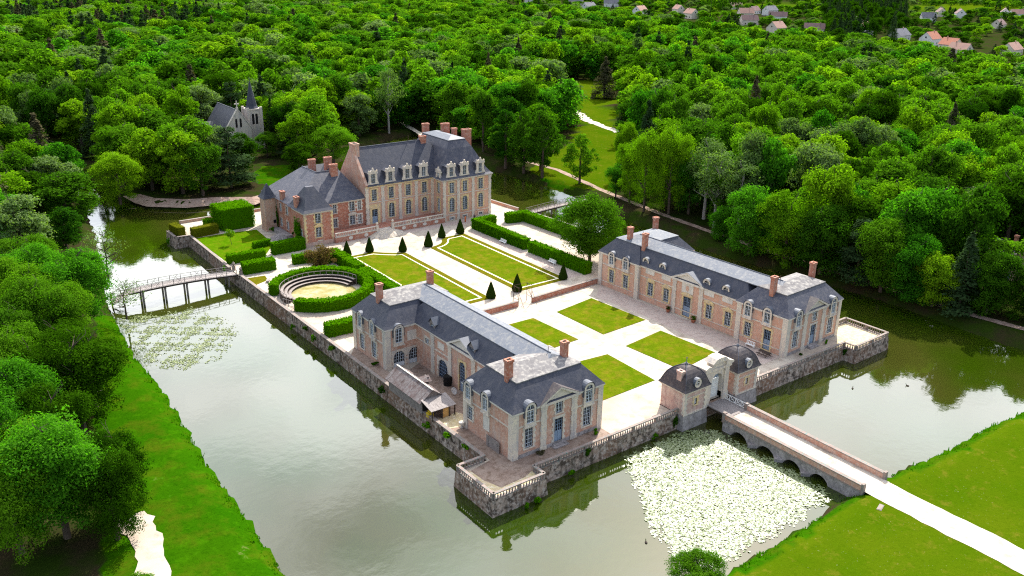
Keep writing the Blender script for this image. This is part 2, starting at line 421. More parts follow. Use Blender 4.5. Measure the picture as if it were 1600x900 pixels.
# ------------------------------------------------------------------ setting: ground, water, island
WZ, GZ = -2.4, -0.6
MOAT = [(-70, -28), (-26.8, -27.9), (-11.9, -27.6), (-4, -26.8), (5.5, -27.2), (19.6, -28.5), (30.3, -28.4), (40.7, -29.3), (66, -30), (65.3, -14.8), (66, -1.5),
        (66.8, 8.8), (65.9, 21.2), (62, 50.1), (62.1, 61.4), (64, 90), (67.8, 109.6), (70.1, 120.6), (68.6, 143.1), (67.3, 152.5), (74, 180), (88, 222), (82.6, 221), (62.5, 213),
        (40, 198), (8, 172), (-6, 157), (-12.5, 153), (-20.5, 158.3), (-29.4, 160.5), (-37.6, 167.5), (-39, 173.3), (-42, 190), (-42, 215), (-44.1, 232.8), (-46.9, 242.5), (-54, 275),
        (-61, 275), (-53, 245), (-50.1, 208.4), (-50.5, 182.6), (-55, 150), (-60, 125), (-64.8, 98), (-67, 71.8), (-66.8, 57), (-67.5, 45.7), (-68.7, 28.9), (-68.9, 15.8), (-69.5, 2.3)]
def inside(P, poly):
    P = np.asarray(P, float)
    x, y = P[:, 0], P[:, 1]
    r = np.zeros(len(P), bool)
    n = len(poly)
    for i in range(n):
        x1, y1 = poly[i]
        x2, y2 = poly[(i + 1) % n]
        if y1 == y2: continue
        r ^= ((y1 > y) != (y2 > y)) & (x < (x2 - x1) * (y - y1) / (y2 - y1) + x1)
    return r
def dist(P, poly, closed=True):
    P = np.asarray(P, float)[:, :2]
    d = np.full(len(P), 1e9)
    n = len(poly)
    for i in range(n if closed else n - 1):
        a, b = np.array(poly[i]), np.array(poly[(i + 1) % n])
        ab = b - a
        t = np.clip(((P - a) @ ab) / (ab @ ab), 0, 1)
        d = np.minimum(d, np.linalg.norm(P - a - t[:, None] * ab, axis=1))
    return d
def sdist(P, poly):
    return np.where(inside(P, poly), -1, 1) * dist(P, poly)
def wob(P, s, k=0):      # smooth pseudo noise -1..1
    x, y = P[:, 0] * s, P[:, 1] * s
    return (np.sin(x * 1.3 + k) * np.cos(y * 1.7 - k) + np.sin(x * 2.9 - y * 2.1 + k * 3) * 0.5 + np.sin(y * 4.3 + x * 3.7 + k) * 0.3) / 1.8
MEADOW = [(70, 122), (76, 106), (90, 112), (112, 140), (150, 178), (200, 235), (236, 275), (222, 300), (200, 290), (160, 225), (138, 192), (112, 165), (88, 150), (74, 140)]
ISLE_GRASS = [(-2, 168), (10, 178), (15, 188), (6, 191), (-5, 178)]
BANK_STRIP = [(-64, 92), (-66, 72), (-66, 46), (-68, 16), (-69, -12), (-72, -60), (-92, -60), (-87, 5), (-83, 22), (-79, 34), (-78, 48), (-74, 62), (-68, 90)]
NEAR_LAWN = [(-69, -28), (66, -30), (140, -36), (140, -120), (-69, -120)]
FIELD = [(905, 770), (1000, 730), (890, 648), (815, 690)]
FIELD2 = [(985, 585), (1220, 620), (1190, 500), (990, 560)]
def wood_mask(P):
    w = np.ones(len(P))
    for poly in (MEADOW, ISLE_GRASS, BANK_STRIP, NEAR_LAWN, FIELD, FIELD2):
        w[sdist(P, poly) < 1.0] = 0
    return w
def axis(lo, hi, a, b, step):
    xs = list(np.arange(a, b + 0.01, step))
    d, x = step, a
    while x > lo: d *= 1.35; x -= d; xs.insert(0, x)
    d, x = step, xs[-1]
    while x < hi: d *= 1.35; x += d; xs.append(x)
    return np.array(xs)
gx, gy = axis(-5000, 6000, -100, 100, 1.25), axis(-5000, 6000, -60, 285, 1.25)
GX, GY = np.meshgrid(gx, gy)
GP = np.stack([GX.ravel(), GY.ravel()], 1)
sd = sdist(GP, MOAT) + 0.55 * wob(GP, 0.55) + 0.35 * wob(GP, 1.7, 2)
gz = np.interp(sd, [-6, -1, 0, 1.4, 3.4], [-5, -3.3, WZ, -1.3, GZ]) + 0.05 * wob(GP, 0.2, 1) * (sd > 3)
roadish = (np.abs(GP[:, 0] + 0.15) < 4.5) & (GP[:, 1] < -26)
gz[roadish & (GP[:, 1] < -29)] = GZ - 0.03
nx, ny = len(gx), len(gy)
gm = bpy.data.meshes.new('ground')
idx = np.arange(nx * ny).reshape(ny, nx)
F4 = np.stack([idx[:-1, :-1], idx[:-1, 1:], idx[1:, 1:], idx[1:, :-1]], -1).reshape(-1, 4)
gm.vertices.add(nx * ny)
gm.vertices.foreach_set('co', np.column_stack([GP, gz]).astype(np.float32).ravel())
gm.loops.add(F4.size)
gm.loops.foreach_set('vertex_index', F4.ravel().astype(np.int32))
gm.polygons.add(len(F4))
gm.polygons.foreach_set('loop_start', np.arange(0, F4.size, 4, dtype=np.int32))
gm.polygons.foreach_set('loop_total', np.full(len(F4), 4, np.int32))
gm.polygons.foreach_set('use_smooth', np.ones(len(F4), bool))
gm.update(calc_edges=True)
wa = gm.attributes.new('wood', 'FLOAT', 'POINT')
wa.data.foreach_set('value', wood_mask(GP).astype(np.float32))
da = gm.attributes.new('dry', 'FLOAT', 'POINT')
dw = np.zeros(len(GP))
for poly_ in (NEAR_LAWN, MEADOW, FIELD, FIELD2): dw = np.maximum(dw, np.clip(1 - sdist(GP, poly_) / 2, 0, 1))
dw[(gz < GZ - .35)] = 0
da.data.foreach_set('value', dw.astype(np.float32))
gm.materials.append(M['ground'])
tag(obj('ground', gm), 'green grass and woodland floor around the moat', 'ground', kind='structure')
wm = MB().sheet([(-90, -45), (90, -45), (110, 300), (-90, 300)], WZ).build('water', M['water'])
tag(wm, 'murky olive green moat water reflecting a pale cloudy sky', 'water', kind='structure')

def strip(pts, w, z, seg=2.0, jit=0.15):
    """a ribbon along pts"""
    q = []
    for (x0, y0), (x1, y1) in zip(pts[:-1], pts[1:]):
        n = max(1, int(math.hypot(x1 - x0, y1 - y0) / seg))
        q += [(x0 + (x1 - x0) * k / n, y0 + (y1 - y0) * k / n) for k in range(n)]
    q.append(pts[-1])
    mb = MB()
    L, Rr = [], []
    for i, (x, y) in enumerate(q):
        a, b = q[max(0, i - 1)], q[min(len(q) - 1, i + 1)]
        d = Vector((b[0] - a[0], b[1] - a[1])).normalized()
        wl_, wr_ = w / 2 + rnd.uniform(-jit, jit), w / 2 + rnd.uniform(-jit, jit)
        L.append((x - d.y * wl_, y + d.x * wl_, z)); Rr.append((x + d.y * wr_, y - d.x * wr_, z))
    n = len(q)
    mb.add(L + Rr, [(n + i, n + i + 1, i + 1, i) for i in range(n - 1)])
    return mb
def structure(mb, name, mat, label, cat):
    return tag(mb.build(name, M[mat]), label, cat, kind='structure')
structure(strip([(-0.1, -27.6), (-0.15, -48), (-0.6, -80), (-1.5, -140)], 4.8, GZ + 0.0, 1.5), 'road', 'road', 'pale gravel road leading over the lawn to the stone bridge', 'road')
structure(strip([(80, 152), (81.4, 136), (75.6, 108.5), (71.5, 80), (70, 60), (69.5, 45), (70, 20), (69.8, -2.5), (71, -13), (74, -30)], 1.9, GZ + 0.06), 'path', 'earth', 'narrow sandy path along the far moat bank', 'path')
structure(strip([(160, 219), (150, 200), (145.4, 186), (142, 172)], 4.2, GZ + 0.09, 2, 0.8), 'path', 'road', 'white gravel track crossing the meadow', 'path')
structure(strip([(82, 236), (78.5, 222), (74.5, 205)], 2.2, GZ + 0.07), 'path', 'road', 'short sandy path behind the chateau by the pond', 'path')
structure(strip([(-81.0, 21), (-80.8, 14), (-82.3, 8), (-88, -8)], 3.6, GZ + 0.08, 1.0, 0.45), 'path', 'gravel', 'bare white gravel patch at the edge of the lawn strip', 'path')
structure(MB().add([(x, y, z) for x, y, z in [(-41, 178, -.5), (-39.2, 173.4, -1.68), (-37.5, 167.6, -1.68), (-29.4, 160.6, -1.68), (-20.5, 158.4, -1.68), (-12.5, 153.2, -1.68), (-6, 157, -1.68),
     (-5, 159, -.36), (-12, 156.8, -.36), (-20, 162, -.36), (-28, 164.5, -.36), (-34.5, 170.5, -.36), (-36.5, 177, -.36)]],
     [(0, 1, 2, 11, 12), (2, 3, 10, 11), (3, 4, 9, 10), (4, 5, 8, 9), (5, 6, 7, 8)]), 'path', 'earth', 'bare pinkish earth bank below the trees across the moat', 'bank')

ISL = [(-39, 5.5), (-43.6, 5.5), (-43.6, -3.1), (-35, -3.1), (-35, -0.8), (34.6, -0.8), (34.8, -3), (45.3, -2.8), (45.2, 6.2), (42.2, 6.2), (42.6, 82), (41.2, 100), (39.7, 116), (38, 134), (20, 141),
       (-37, 141), (-38.5, 135.5), (-42, 135), (-42, 128.5), (-38.7, 128), (-39.3, 96), (-39, 45)]
def offset(poly, d):     # outward for this counter-clockwise outline
    out, n = [], len(poly)
    for i in range(n):
        a, b, c = Vector(poly[i - 1]), Vector(poly[i]), Vector(poly[(i + 1) % n])
        e1, e2 = (b - a).normalized(), (c - b).normalized()
        n1, n2 = Vector((e1.y, -e1.x)), Vector((e2.y, -e2.x))
        m = (n1 + n2)
        m = m / max(0.3, m.dot(n1)) if m.length > 1e-6 else n1
        out.append((b.x + m.x * d, b.y + m.y * d))
    return out
structure(MB().sheet(offset(ISL, -0.3), 0.0), 'courtyard', 'gravel', 'pale gravel forecourt and garden paths of the walled island', 'courtyard')
# patches on the gravel
structure(MB().sheet([(14.9, 43), (20.0, 47.4), (21.8, 3.2), (17.2, 3.0), (16.2, 9), (15.5, 20), (15.8, 30)], 0.005), 'yard', 'shadegravel', 'pinkish gravel strip painted as the cast shadow of the range with white panels', 'yard')  # the range's cast shadow, painted as a darker pinkish sheet
structure(MB().sheet([(-19.8, 104.0), (18.4, 103.8), (30, 104.4), (32.8, 101.2), (24, 100.4), (17, 101.6), (6.2, 101.5), (5.6, 103), (-3, 103.2), (-12, 103)], 0.005), 'yard', 'shadegravel', 'gravel painted pinkish as shade along the foot of the chateau', 'yard')  # shade below the chateau front, laid in as a pinker colour
structure(MB().sheet([(17.3, 93.6), (20.4, 94), (21.0, 54.4), (17.4, 54.4)], 0.005), 'path', 'shadegravel', 'gravel walk between parterre and hedge, painted pinkish as hedge shade', 'path')  # shade beside the hedge is put into the walk's colour
structure(MB().sheet([(-38.3, 46), (-36, 49), (-36, 34), (-30, 37), (-29.9, 14), (-36, 14.5), (-36, 3), (-20, 3), (-20, -.1), (-34, -.1), (-34.2, -1.2), (-35.6, -1.6), (-41.5, -1.6), (-42.6, 4.2), (-38.3, 5)], 0.006), 'yard', 'dirt', 'brown dirt yard between the yard range and the moat wall', 'yard')
structure(MB().sheet([(-42.9, 4.8), (-42.9, -2.4), (-35.7, -2.4), (-35.2, -0.4), (-37, -1.1), (-41, -1.3), (-41.9, 1.5), (-42, 4.6)], 0.011), 'yard', 'straw', 'straw coloured ground painted as the sunlit edge by the corner bastion balustrade', 'yard')  # lit band past the pavilion shadow, its brightness painted in straw colour
structure(MB().sheet([(-38.3, 15.5), (-36.4, 15), (-34, 17.8), (-34.6, 19), (-37, 18.6), (-38.3, 19)], 0.011), 'yard', 'straw', 'patch of straw coloured ground beside the shed', 'yard')
structure(MB().sheet([(37.5, 5.7), (44.4, 5.7), (44.4, -2.2), (35.5, -2.3), (35.4, -0.2), (33, 0), (37.6, 2.4)], 0.006), 'yard', 'straw', 'pale dry ground inside the far corner bastion', 'yard')
for poly, lb in (([(3.1, 21.9), (13.1, 23.2), (14, 10.9), (4, 9.5)], 'square lawn panel nearest the gate on the white panel range side'),
                 ([(-13.9, 22.4), (-1.9, 21.2), (-2.4, 9.3), (-14.2, 9.0)], 'square lawn panel nearest the gate on the yard range side'),
                 ([(3.2, 41.2), (13.6, 42.9), (14.5, 28.5), (3.3, 28)], 'square lawn panel by the low wall on the white panel range side'),
                 ([(-13.6, 41.6), (-2.4, 41.4), (-1.9, 28.9), (-13.8, 28.2)], 'square lawn panel by the low wall on the yard range side')):
    structure(MB().prism(poly, -0.05, 0.06), 'lawn', 'lawn', lb, 'lawn')
def arc(cx, cy, r, a0, a1, n=8): return [(cx + r * math.cos(R(a0 + (a1 - a0) * k / n)), cy + r * math.sin(R(a0 + (a1 - a0) * k / n))) for k in range(n + 1)]
PR = [(3.9, 54.2), (16.8, 54.2), (16.9, 93.8), (11.2, 93.6)] + arc(5.0, 94.2, 5.0, -10, -85, 7)[1:] + [(4.2, 88.6)]
PL = [(-15.6, 54.2), (-3.0, 54.3), (-2.3, 88.6)] + [(-2.6, 89.3), (-4.4, 90), (-6.4, 91.6), (-8.2, 93.6), (-15, 93.7)]
for P_, side in ((PR, 'right'), (PL, 'left')):
    inn, inn2 = offset(P_, -1.25), offset(P_, -1.65)
    sd_ = 'beside the hedges with white benches' if side == 'right' else 'beside the round arena hedge'
    structure(MB().prism(P_, -0.05, 0.05), 'lawn', 'lawn_rim', 'olive grass border strip of the parterre ' + sd_, 'lawn')
    structure(MB().sheet(inn, 0.056), 'path', 'pathline', 'thin pale gravel line framing the parterre ' + sd_, 'path')
    structure(MB().sheet(inn2, 0.062), 'lawn', 'lawn', 'long green parterre lawn ' + sd_, 'lawn')
structure(MB().prism([(-38, 104.2), (-30, 104), (-24.4, 112), (-23.3, 125), (-30, 126.2), (-38, 126.4)], -0.05, 0.05), 'lawn', 'lawn_green', 'bright garden lawn with a lone sapling beside the chateau', 'lawn')
structure(MB().sheet(arc(-29.3, 76, 7.0, 0, 360, 32)[:-1], 0.006), 'yard', 'arena', 'sandy floor with worn grass inside the round arena', 'arena floor')
structure(MB().sheet([(-38.2, 88), (-35, 89.5), (-34.5, 92.5), (-38.2, 93)], 0.005), 'lawn', 'lawn_rim', 'patchy grass by the footbridge landing', 'lawn')

# ------------------------------------------------------------------ facade kit
def face(x, y, deg):      # local x runs along the wall to the right seen from outside, y into the wall, z up
    return Matrix.Translation((x, y, 0)) @ Matrix.Rotation(R(deg), 4, 'Z')
def holes_wall(mb, T, L, z0, z1, holes, rev=0.3, x_start=0.0):
    old = mb.T; mb.T = T
    xs = sorted({x_start, L} | {v for h in holes for v in h[:2] if x_start < v < L})
    zs = sorted({z0, z1} | {v for h in holes for v in h[2:] if z0 < v < z1})
    for i in range(len(xs) - 1):
        for j in range(len(zs) - 1):
            cx, cz = (xs[i] + xs[i + 1]) / 2, (zs[j] + zs[j + 1]) / 2
            if any(h[0] < cx < h[1] and h[2] < cz < h[3] for h in holes): continue
            mb.quad((xs[i], 0, zs[j]), (xs[i + 1], 0, zs[j]), (xs[i + 1], 0, zs[j + 1]), (xs[i], 0, zs[j + 1]))
    for a, b, c, d in holes:
        mb.quad((a, 0, c), (a, rev, c), (a, rev, d), (a, 0, d)); mb.quad((b, rev, c), (b, 0, c), (b, 0, d), (b, rev, d))
        mb.quad((a, rev, d), (b, rev, d), (b, 0, d), (a, 0, d)); mb.quad((a, 0, c), (b, 0, c), (b, rev, c), (a, rev, c))
    mb.T = old
_cache = {}
def arch_pts(w, h, n=8): return [(-w / 2 * math.cos(math.pi * k / n), h - w / 2 + w / 2 * math.sin(math.pi * k / n)) for k in range(n + 1)]
def win_meshes(w, h, style, stone, sash):
    key = (round(w, 2), round(h, 2), style, stone, sash)
    if key in _cache: return _cache[key]
    s = MB()
    jw = 0.2 if 'thin' in style else 0.27
    if 'plain' not in style:
        nb = max(3, int(h / 0.42))
        for sg in (-1, 1):
            for k in range(nb):
                e = jw + (0.2 if k % 2 else 0)
                a, b = sg * w / 2, sg * (w / 2 + e)
                s.box(min(a, b), max(a, b), -0.05 - 0.004 * (k % 2), 0.1, h * k / nb, h * (k + 1) / nb)
        top = jw + 0.12
        if 'arch' not in style: s.box(-w / 2 - jw - .12, w / 2 + jw + .12, -0.07, 0.1, h, h + top)
        s.box(-w / 2 - jw - .05, w / 2 + jw + .05, -0.14, 0.12, -0.16, 0)
    if 'arch' in style:
        p = arch_pts(w, h)
        for (x0, z0), (x1, z1) in zip(p[:-1], p[1:]):
            s.add([(x0, -0.06, z0), (x1, -0.06, z1), (x1, -0.06, h + .32), (x0, -0.06, h + .32), (x0, .2, z0), (x1, .2, z1)], [(0, 1, 2, 3), (1, 0, 4, 5)])
        s.box(-w / 2 - jw - .1, -w / 2, -0.061, 0.1, h - w / 2, h + .32); s.box(w / 2, w / 2 + jw + .1, -0.061, 0.1, h - w / 2, h + .32)
        s.box(-.16, .16, -0.12, 0, h - .05, h + .36)
    if 'tri' in style:
        a = w / 2 + .55
        s.slab([(-a, h + .4), (a, h + .4), (0, h + .95)], -0.22, 0.02); s.box(-a - .08, a + .08, -0.27, 0, h + .3, h + .402)
    if 'curve' in style:
        a = w / 2 + .5
        s.slab([(a * math.cos(R(180 - 180 * k / 8)), h + .38 + .5 * math.sin(R(180 * k / 8))) for k in range(9)], -0.22, 0.02); s.box(-a - .06, a + .06, -0.26, 0, h + .3, h + .39)
    sur = s.mesh('window_surround', M[stone]) if s.f else None
    g = MB().quad((-w / 2, 0.24, 0), (w / 2, 0.24, 0), (w / 2, 0.24, h), (-w / 2, 0.24, h)).mesh('pane', M['glass'])
    b = MB()
    f = 0.055
    b.box(-w / 2, -w / 2 + f, .14, .23, 0, h); b.box(w / 2 - f, w / 2, .14, .23, 0, h); b.box(-w / 2 + f, w / 2 - f, .14, .23, 0, f); b.box(-w / 2 + f, w / 2 - f, .14, .23, h - f, h)
    cols, rows = (3 if w > 1.7 else 2), max(2, round(h / 0.55))
    base = 0.0
    if 'door' in style:
        base = h * 0.45
        b.box(-w / 2 + f, -.03, .17, .235, f, base); b.box(.03, w / 2 - f, .17, .235, f, base); b.box(-w / 2 + f, w / 2 - f, .15, .225, base, base + .12)
        rows = max(2, round((h - base) / 0.55))
    if 'half' in style:
        b.box(-w / 2 + f, w / 2 - f, .17, .235, f, h * .3); base = h * .3; rows = max(2, round(h * .7 / .55))
    if 'cross' in style: rows = 2
    b.box(-0.04, 0.04, .13, .22, base, h - f)
    for c in range(1, 2 * cols):
        x = -w / 2 + w * c / (2 * cols)
        if abs(x) > .01: b.box(x - .02, x + .02, .17, .225, base, h - f)
    for r_ in range(1, rows):
        z = base + (h - base) * r_ / rows
        b.box(-w / 2 + f, w / 2 - f, .16, .222, z - .016, z + .016)
    sm = b.mesh('sash', M[sash])
    _cache[key] = (sur, g, sm)
    return _cache[key]
def window(root, T, x, z, w, h, style='', stone='stone', sash='sash', name='window', label=None):
    sur, g, sm = win_meshes(w, h, style, stone, sash)
    mw = T @ Matrix.Translation((x, 0, z))
    if sur is None:
        p = obj(name, sm, root, mw)
    else:
        p = obj(name, sur, root, mw)
        obj('sash', sm, p)
    obj('pane', g, p)
    if label: p['label'] = label
    return (x - w / 2, x + w / 2, z, z + h)
def pilaster(root, T, x, w, z0, z1, mat='stone', d=0.14, name='pilaster'):
    mb = MB(T)
    n = max(2, int((z1 - z0) / 0.7))
    for k in range(n):
        e = 0.0 if k % 2 else 0.09
        mb.box(x - w / 2 - e, x + w / 2 + e, -d - .01 * (k % 2), 0.05, z0 + (z1 - z0) * k / n, z0 + (z1 - z0) * (k + 1) / n)
    mb.box(x - w / 2 - .15, x + w / 2 + .15, -d - .08, .05, z1 - .35, z1 - .1)
    mb.box(x - w / 2 - .12, x + w / 2 + .12, -d - .06, .05, z0 - .002, z0 + .5)
    return mb.build(name, M[mat], root)
def band(root, T, x0, x1, z, h=.22, d=.08, mat='stone', name='string_course'):
    return MB(T).box(x0, x1, -d, .02, z, z + h).build(name, M[mat], root)
def cornice(root, rect, z, mat='plaster', over=.3):
    x0, x1, y0, y1 = rect
    mb = MB()
    for o, a, b in ((over * .5, z - .38, z - .18), (over, z - .18, z + .02)):
        mb.rings([(x0 - o, x1 + o, y0 - o, y1 + o, a), (x0 - o, x1 + o, y0 - o, y1 + o, b)])
    return mb.build('cornice', M[mat], root)
def grow(r, d): return (r[0] - d, r[1] + d, r[2] - d, r[3] + d)
def skirt(root, rect, z0, z1, run, over=.31, mat='slate', name='roof'):
    x0, x1, y0, y1 = rect
    hgt = z1 - z0
    rs = [(*grow(rect, over), z0 + .03), (*grow(rect, over - .35), z0 + .03 + hgt * .12), (*grow(rect, -run * .5), z0 + hgt * .56), (*grow(rect, -run), z1)]
    return MB().rings(rs).build(name, M[mat], root)
def hip(root, rect, z0, z1, along, mat='toproof', inset=None, name='upper_roof'):
    x0, x1, y0, y1 = grow(rect, .12)
    cx, cy = (x0 + x1) / 2, (y0 + y1) / 2
    if along == 'x':
        i = inset if inset is not None else (y1 - y0) / 2
        top = (x0 + i, x1 - i, cy - .05, cy + .05, z1)
    else:
        i = inset if inset is not None else (x1 - x0) / 2
        top = (cx - .05, cx + .05, y0 + i, y1 - i, z1)
    return MB().rings([(x0, x1, y0, y1, z0 - .05), (x0, x1, y0, y1, z0 + .1), top]).build(name, M[mat], root)
def chimney(root, x, y, w, d, z0, z1, mat='brick_red', parent=None):
    w, d = w * .88, d * .9
    c = MB().rings([(x - w / 2, x + w / 2, y - d / 2, y + d / 2, z0), (x - w / 2, x + w / 2, y - d / 2, y + d / 2, z1)]).build('chimney', M[mat], root)
    m = MB()
    o = .1
    m.box(x - w / 2 - o, x + w / 2 + o, y - d / 2 - o, y - d / 2 + .16, z1 - .28, z1 + .1); m.box(x - w / 2 - o, x + w / 2 + o, y + d / 2 - .16, y + d / 2 + o, z1 - .28, z1 + .1)
    m.box(x - w / 2 - o, x - w / 2 + .16, y - d / 2 + .16, y + d / 2 - .16, z1 - .28, z1 + .1); m.box(x + w / 2 - .16, x + w / 2 + o, y - d / 2 + .16, y + d / 2 - .16, z1 - .28, z1 + .1)
    m.build('cap', M[mat], c)
    MB().box(x - w / 2 + .16, x + w / 2 - .16, y - d / 2 + .16, y + d / 2 - .16, z1 - .02, z1 + .01).build('flue', M['dark'], c)
    return c
def lucarne(root, T, x, z, w, h, depth=1.9):
    """round topped wall dormer rising through the eave"""
    key = ('luc', round(w, 2), round(h, 2))
    if key not in _cache:
        fr = MB()
        jw = .3
        fr.box(-w / 2 - jw, -w / 2, -.1, .25, -.4, h - w / 2); fr.box(w / 2, w / 2 + jw, -.1, .25, -.4, h - w / 2)
        fr.box(-w / 2, w / 2, -.1, .25, -.4, 0); fr.box(-w / 2 - jw - .12, w / 2 + jw + .12, -.2, .1, -.55, -.38)
        p, q = arch_pts(w, h, 10), arch_pts(w + 2 * jw, h + jw, 10)
        for k in range(10):
            a, b, c, d = p[k], p[k + 1], q[k + 1], q[k]
            fr.add([(v[0], y, v[1]) for y in (-.1, .25) for v in (a, b, c, d)], [(0, 1, 2, 3), (7, 6, 5, 4), (3, 2, 6, 7), (1, 0, 4, 5)])
        hood = MB()
        o = arch_pts(w + 2 * jw + .24, h + jw + .12, 10)
        o = [(o[0][0], h * .35)] + o + [(o[-1][0], h * .35)]
        hood.add([(x_, -.14, z_) for x_, z_ in o] + [(x_, depth, z_) for x_, z_ in o], [(k, k + 1, 13 + k + 1, 13 + k) for k in range(12)])
        g = MB().add([(x_, .12, z_) for x_, z_ in [(-w / 2, 0)] + p + [(w / 2, 0)]], [tuple(range(13))])
        _cache[key] = (fr.mesh('dormer', M['stone']), hood.mesh('hood', M['zinc']), g.mesh('pane', M['glass']))
    a, b, c = _cache[key]
    mw = T @ Matrix.Translation((x, -.26, z))
    d = obj('dormer', a, root, mw)
    obj('hood', b, d); obj('pane', c, d)
    obj('sash', win_meshes(w, h - .1, 'plain', 'stone', 'sash')[2], d, Matrix.Translation((0, -.1, 0)))
def oculus(root, T, x, y, z, r=.55, depth=2.0, parent_mat='zinc'):
    key = ('ocu', r)
    if key not in _cache:
        n = 14
        c = [(math.cos(2 * math.pi * k / n), math.sin(2 * math.pi * k / n)) for k in range(n)]
        ring = MB()
        for k in range(n):
            a, b = c[k], c[(k + 1) % n]
            for r0, r1, y0, y1 in ((r, r + .32, -.12, .2),):
                ring.add([(v[0] * q, yy, v[1] * q) for yy in (y0, y1) for v, q in ((a, r0), (b, r0), (b, r1), (a, r1))], [(0, 1, 2, 3), (3, 2, 6, 7), (1, 0, 4, 5)])
        hood = MB()
        hood.add([(v[0] * (r + .38), -.2, v[1] * (r + .38)) for v in c] + [(v[0] * (r + .38), depth, v[1] * (r + .38)) for v in c], [(k, (k + 1) % n, n + (k + 1) % n, n + k) for k in range(n)])
        g = MB().add([(v[0] * r, .05, v[1] * r) for v in c], [tuple(range(n))])
        bars = MB().box(-r, r, -.0, .05, -.035, .035).box(-.035, .035, -.01, .04, -r, r)
        _cache[key] = (ring.mesh('round_dormer', M['stone']), hood.mesh('hood', M['zinc']), g.mesh('pane', M['dark']), bars.mesh('sash', M['white']))
    d = obj('round_dormer', _cache[key][0], root, T @ Matrix.Translation((x, y, z)))
    for nm, k in (('hood', 1), ('pane', 2), ('sash', 3)): obj(nm, _cache[key][k], d)
def pediment(root, T, x0, x1, z, h, roofdepth=2.6, mat='stone'):
    xm = (x0 + x1) / 2
    mb = MB(T)
    mb.slab([(x0 + .25, z + .15), (x1 - .25, z + .15), (xm, z + h - .2)], -.1, .2)
    mb.box(x0 - .2, x1 + .2, -.4, .15, z - .2, z + .15)
    for a, b in (((x0 - .2, z + .15), (xm, z + h)), ((x1 + .2, z + .15), (xm, z + h))):
        sg = 1 if a[0] < b[0] else -1
        mb.slab([a, b, (b[0], b[1] - .3), (a[0] + sg * .7, a[1])], -.4, .15)
    p = mb.build('pediment', M[mat], root)
    r_ = MB(T)
    r_.add([(x0 - .25, -.42, z + .2), (xm, -.42, z + h + .06), (xm, roofdepth, z + h + .06), (x0 - .25, .3, z + .2)], [(0, 1, 2, 3)])
    r_.add([(x1 + .25, -.42, z + .2), (xm, -.42, z + h + .06), (xm, roofdepth, z + h + .06), (x1 + .25, .3, z + .2)], [(1, 0, 3, 2)])
    r_.build('pediment_roof', M['zinc' if mat != 'stone' else 'slate_brown'], p)
    return p
def panel(root, T, x, z, w, h, mat='plaster', name='wall_panel'):
    mb = MB(T)
    mb.box(x - w / 2, x + w / 2, -.05, .02, z, z + h)
    for a in ((x - w / 2 - .1, x - w / 2, z - .1, z + h + .1), (x + w / 2, x + w / 2 + .1, z - .1, z + h + .1), (x - w / 2, x + w / 2, z - .1, z), (x - w / 2, x + w / 2, z + h, z + h + .1)):
        mb.box(a[0], a[1], -.09, .02, a[2], a[3])
    return mb.build(name, M[mat], root)
def pavilion_front(root, T, W, eave, win='', brick='brick', door_ajar=False):
    """end facade of a range: two windows with lucarnes, a centre bay with door, window and pediment"""
    hs = []
    c = W / 2
    for x in (c - 5.25, c + 5.25):
        hs.append(window(root, T, x, 1.25, 1.45, 3.0))
        lucarne(root, T, x, 5.15, 1.25, 2.75)
    hs.append(window(root, T, c, 5.0, 1.2, 1.9, 'thin'))
    hs.append(window(root, T, c, 0.15, 1.5, 4.0, 'door', 'stone', 'bluepaint', 'door'))
    for x in (c - 5.25, c + 5.25): hs.append((x - .62, x + .62, 5.15, eave))
    for x in (c - 2.75, c + 2.75): pilaster(root, T, x, .95, 0, eave - .35)
    pediment(root, T, c - 3.35, c + 3.35, eave - .12, 2.0)
    MB(T).box(c - 1.3, c + 1.3, -1.0, 0, 0, .16).box(c - 1.1, c + 1.1, -.6, 0, .16, .3).build('door_step', M['stone_grey'], root)
    for x0, x1 in ((.6, c - 3.3), (c + 3.3, W - .6)): band(root, T, x0, x1, 4.72)
    return hs

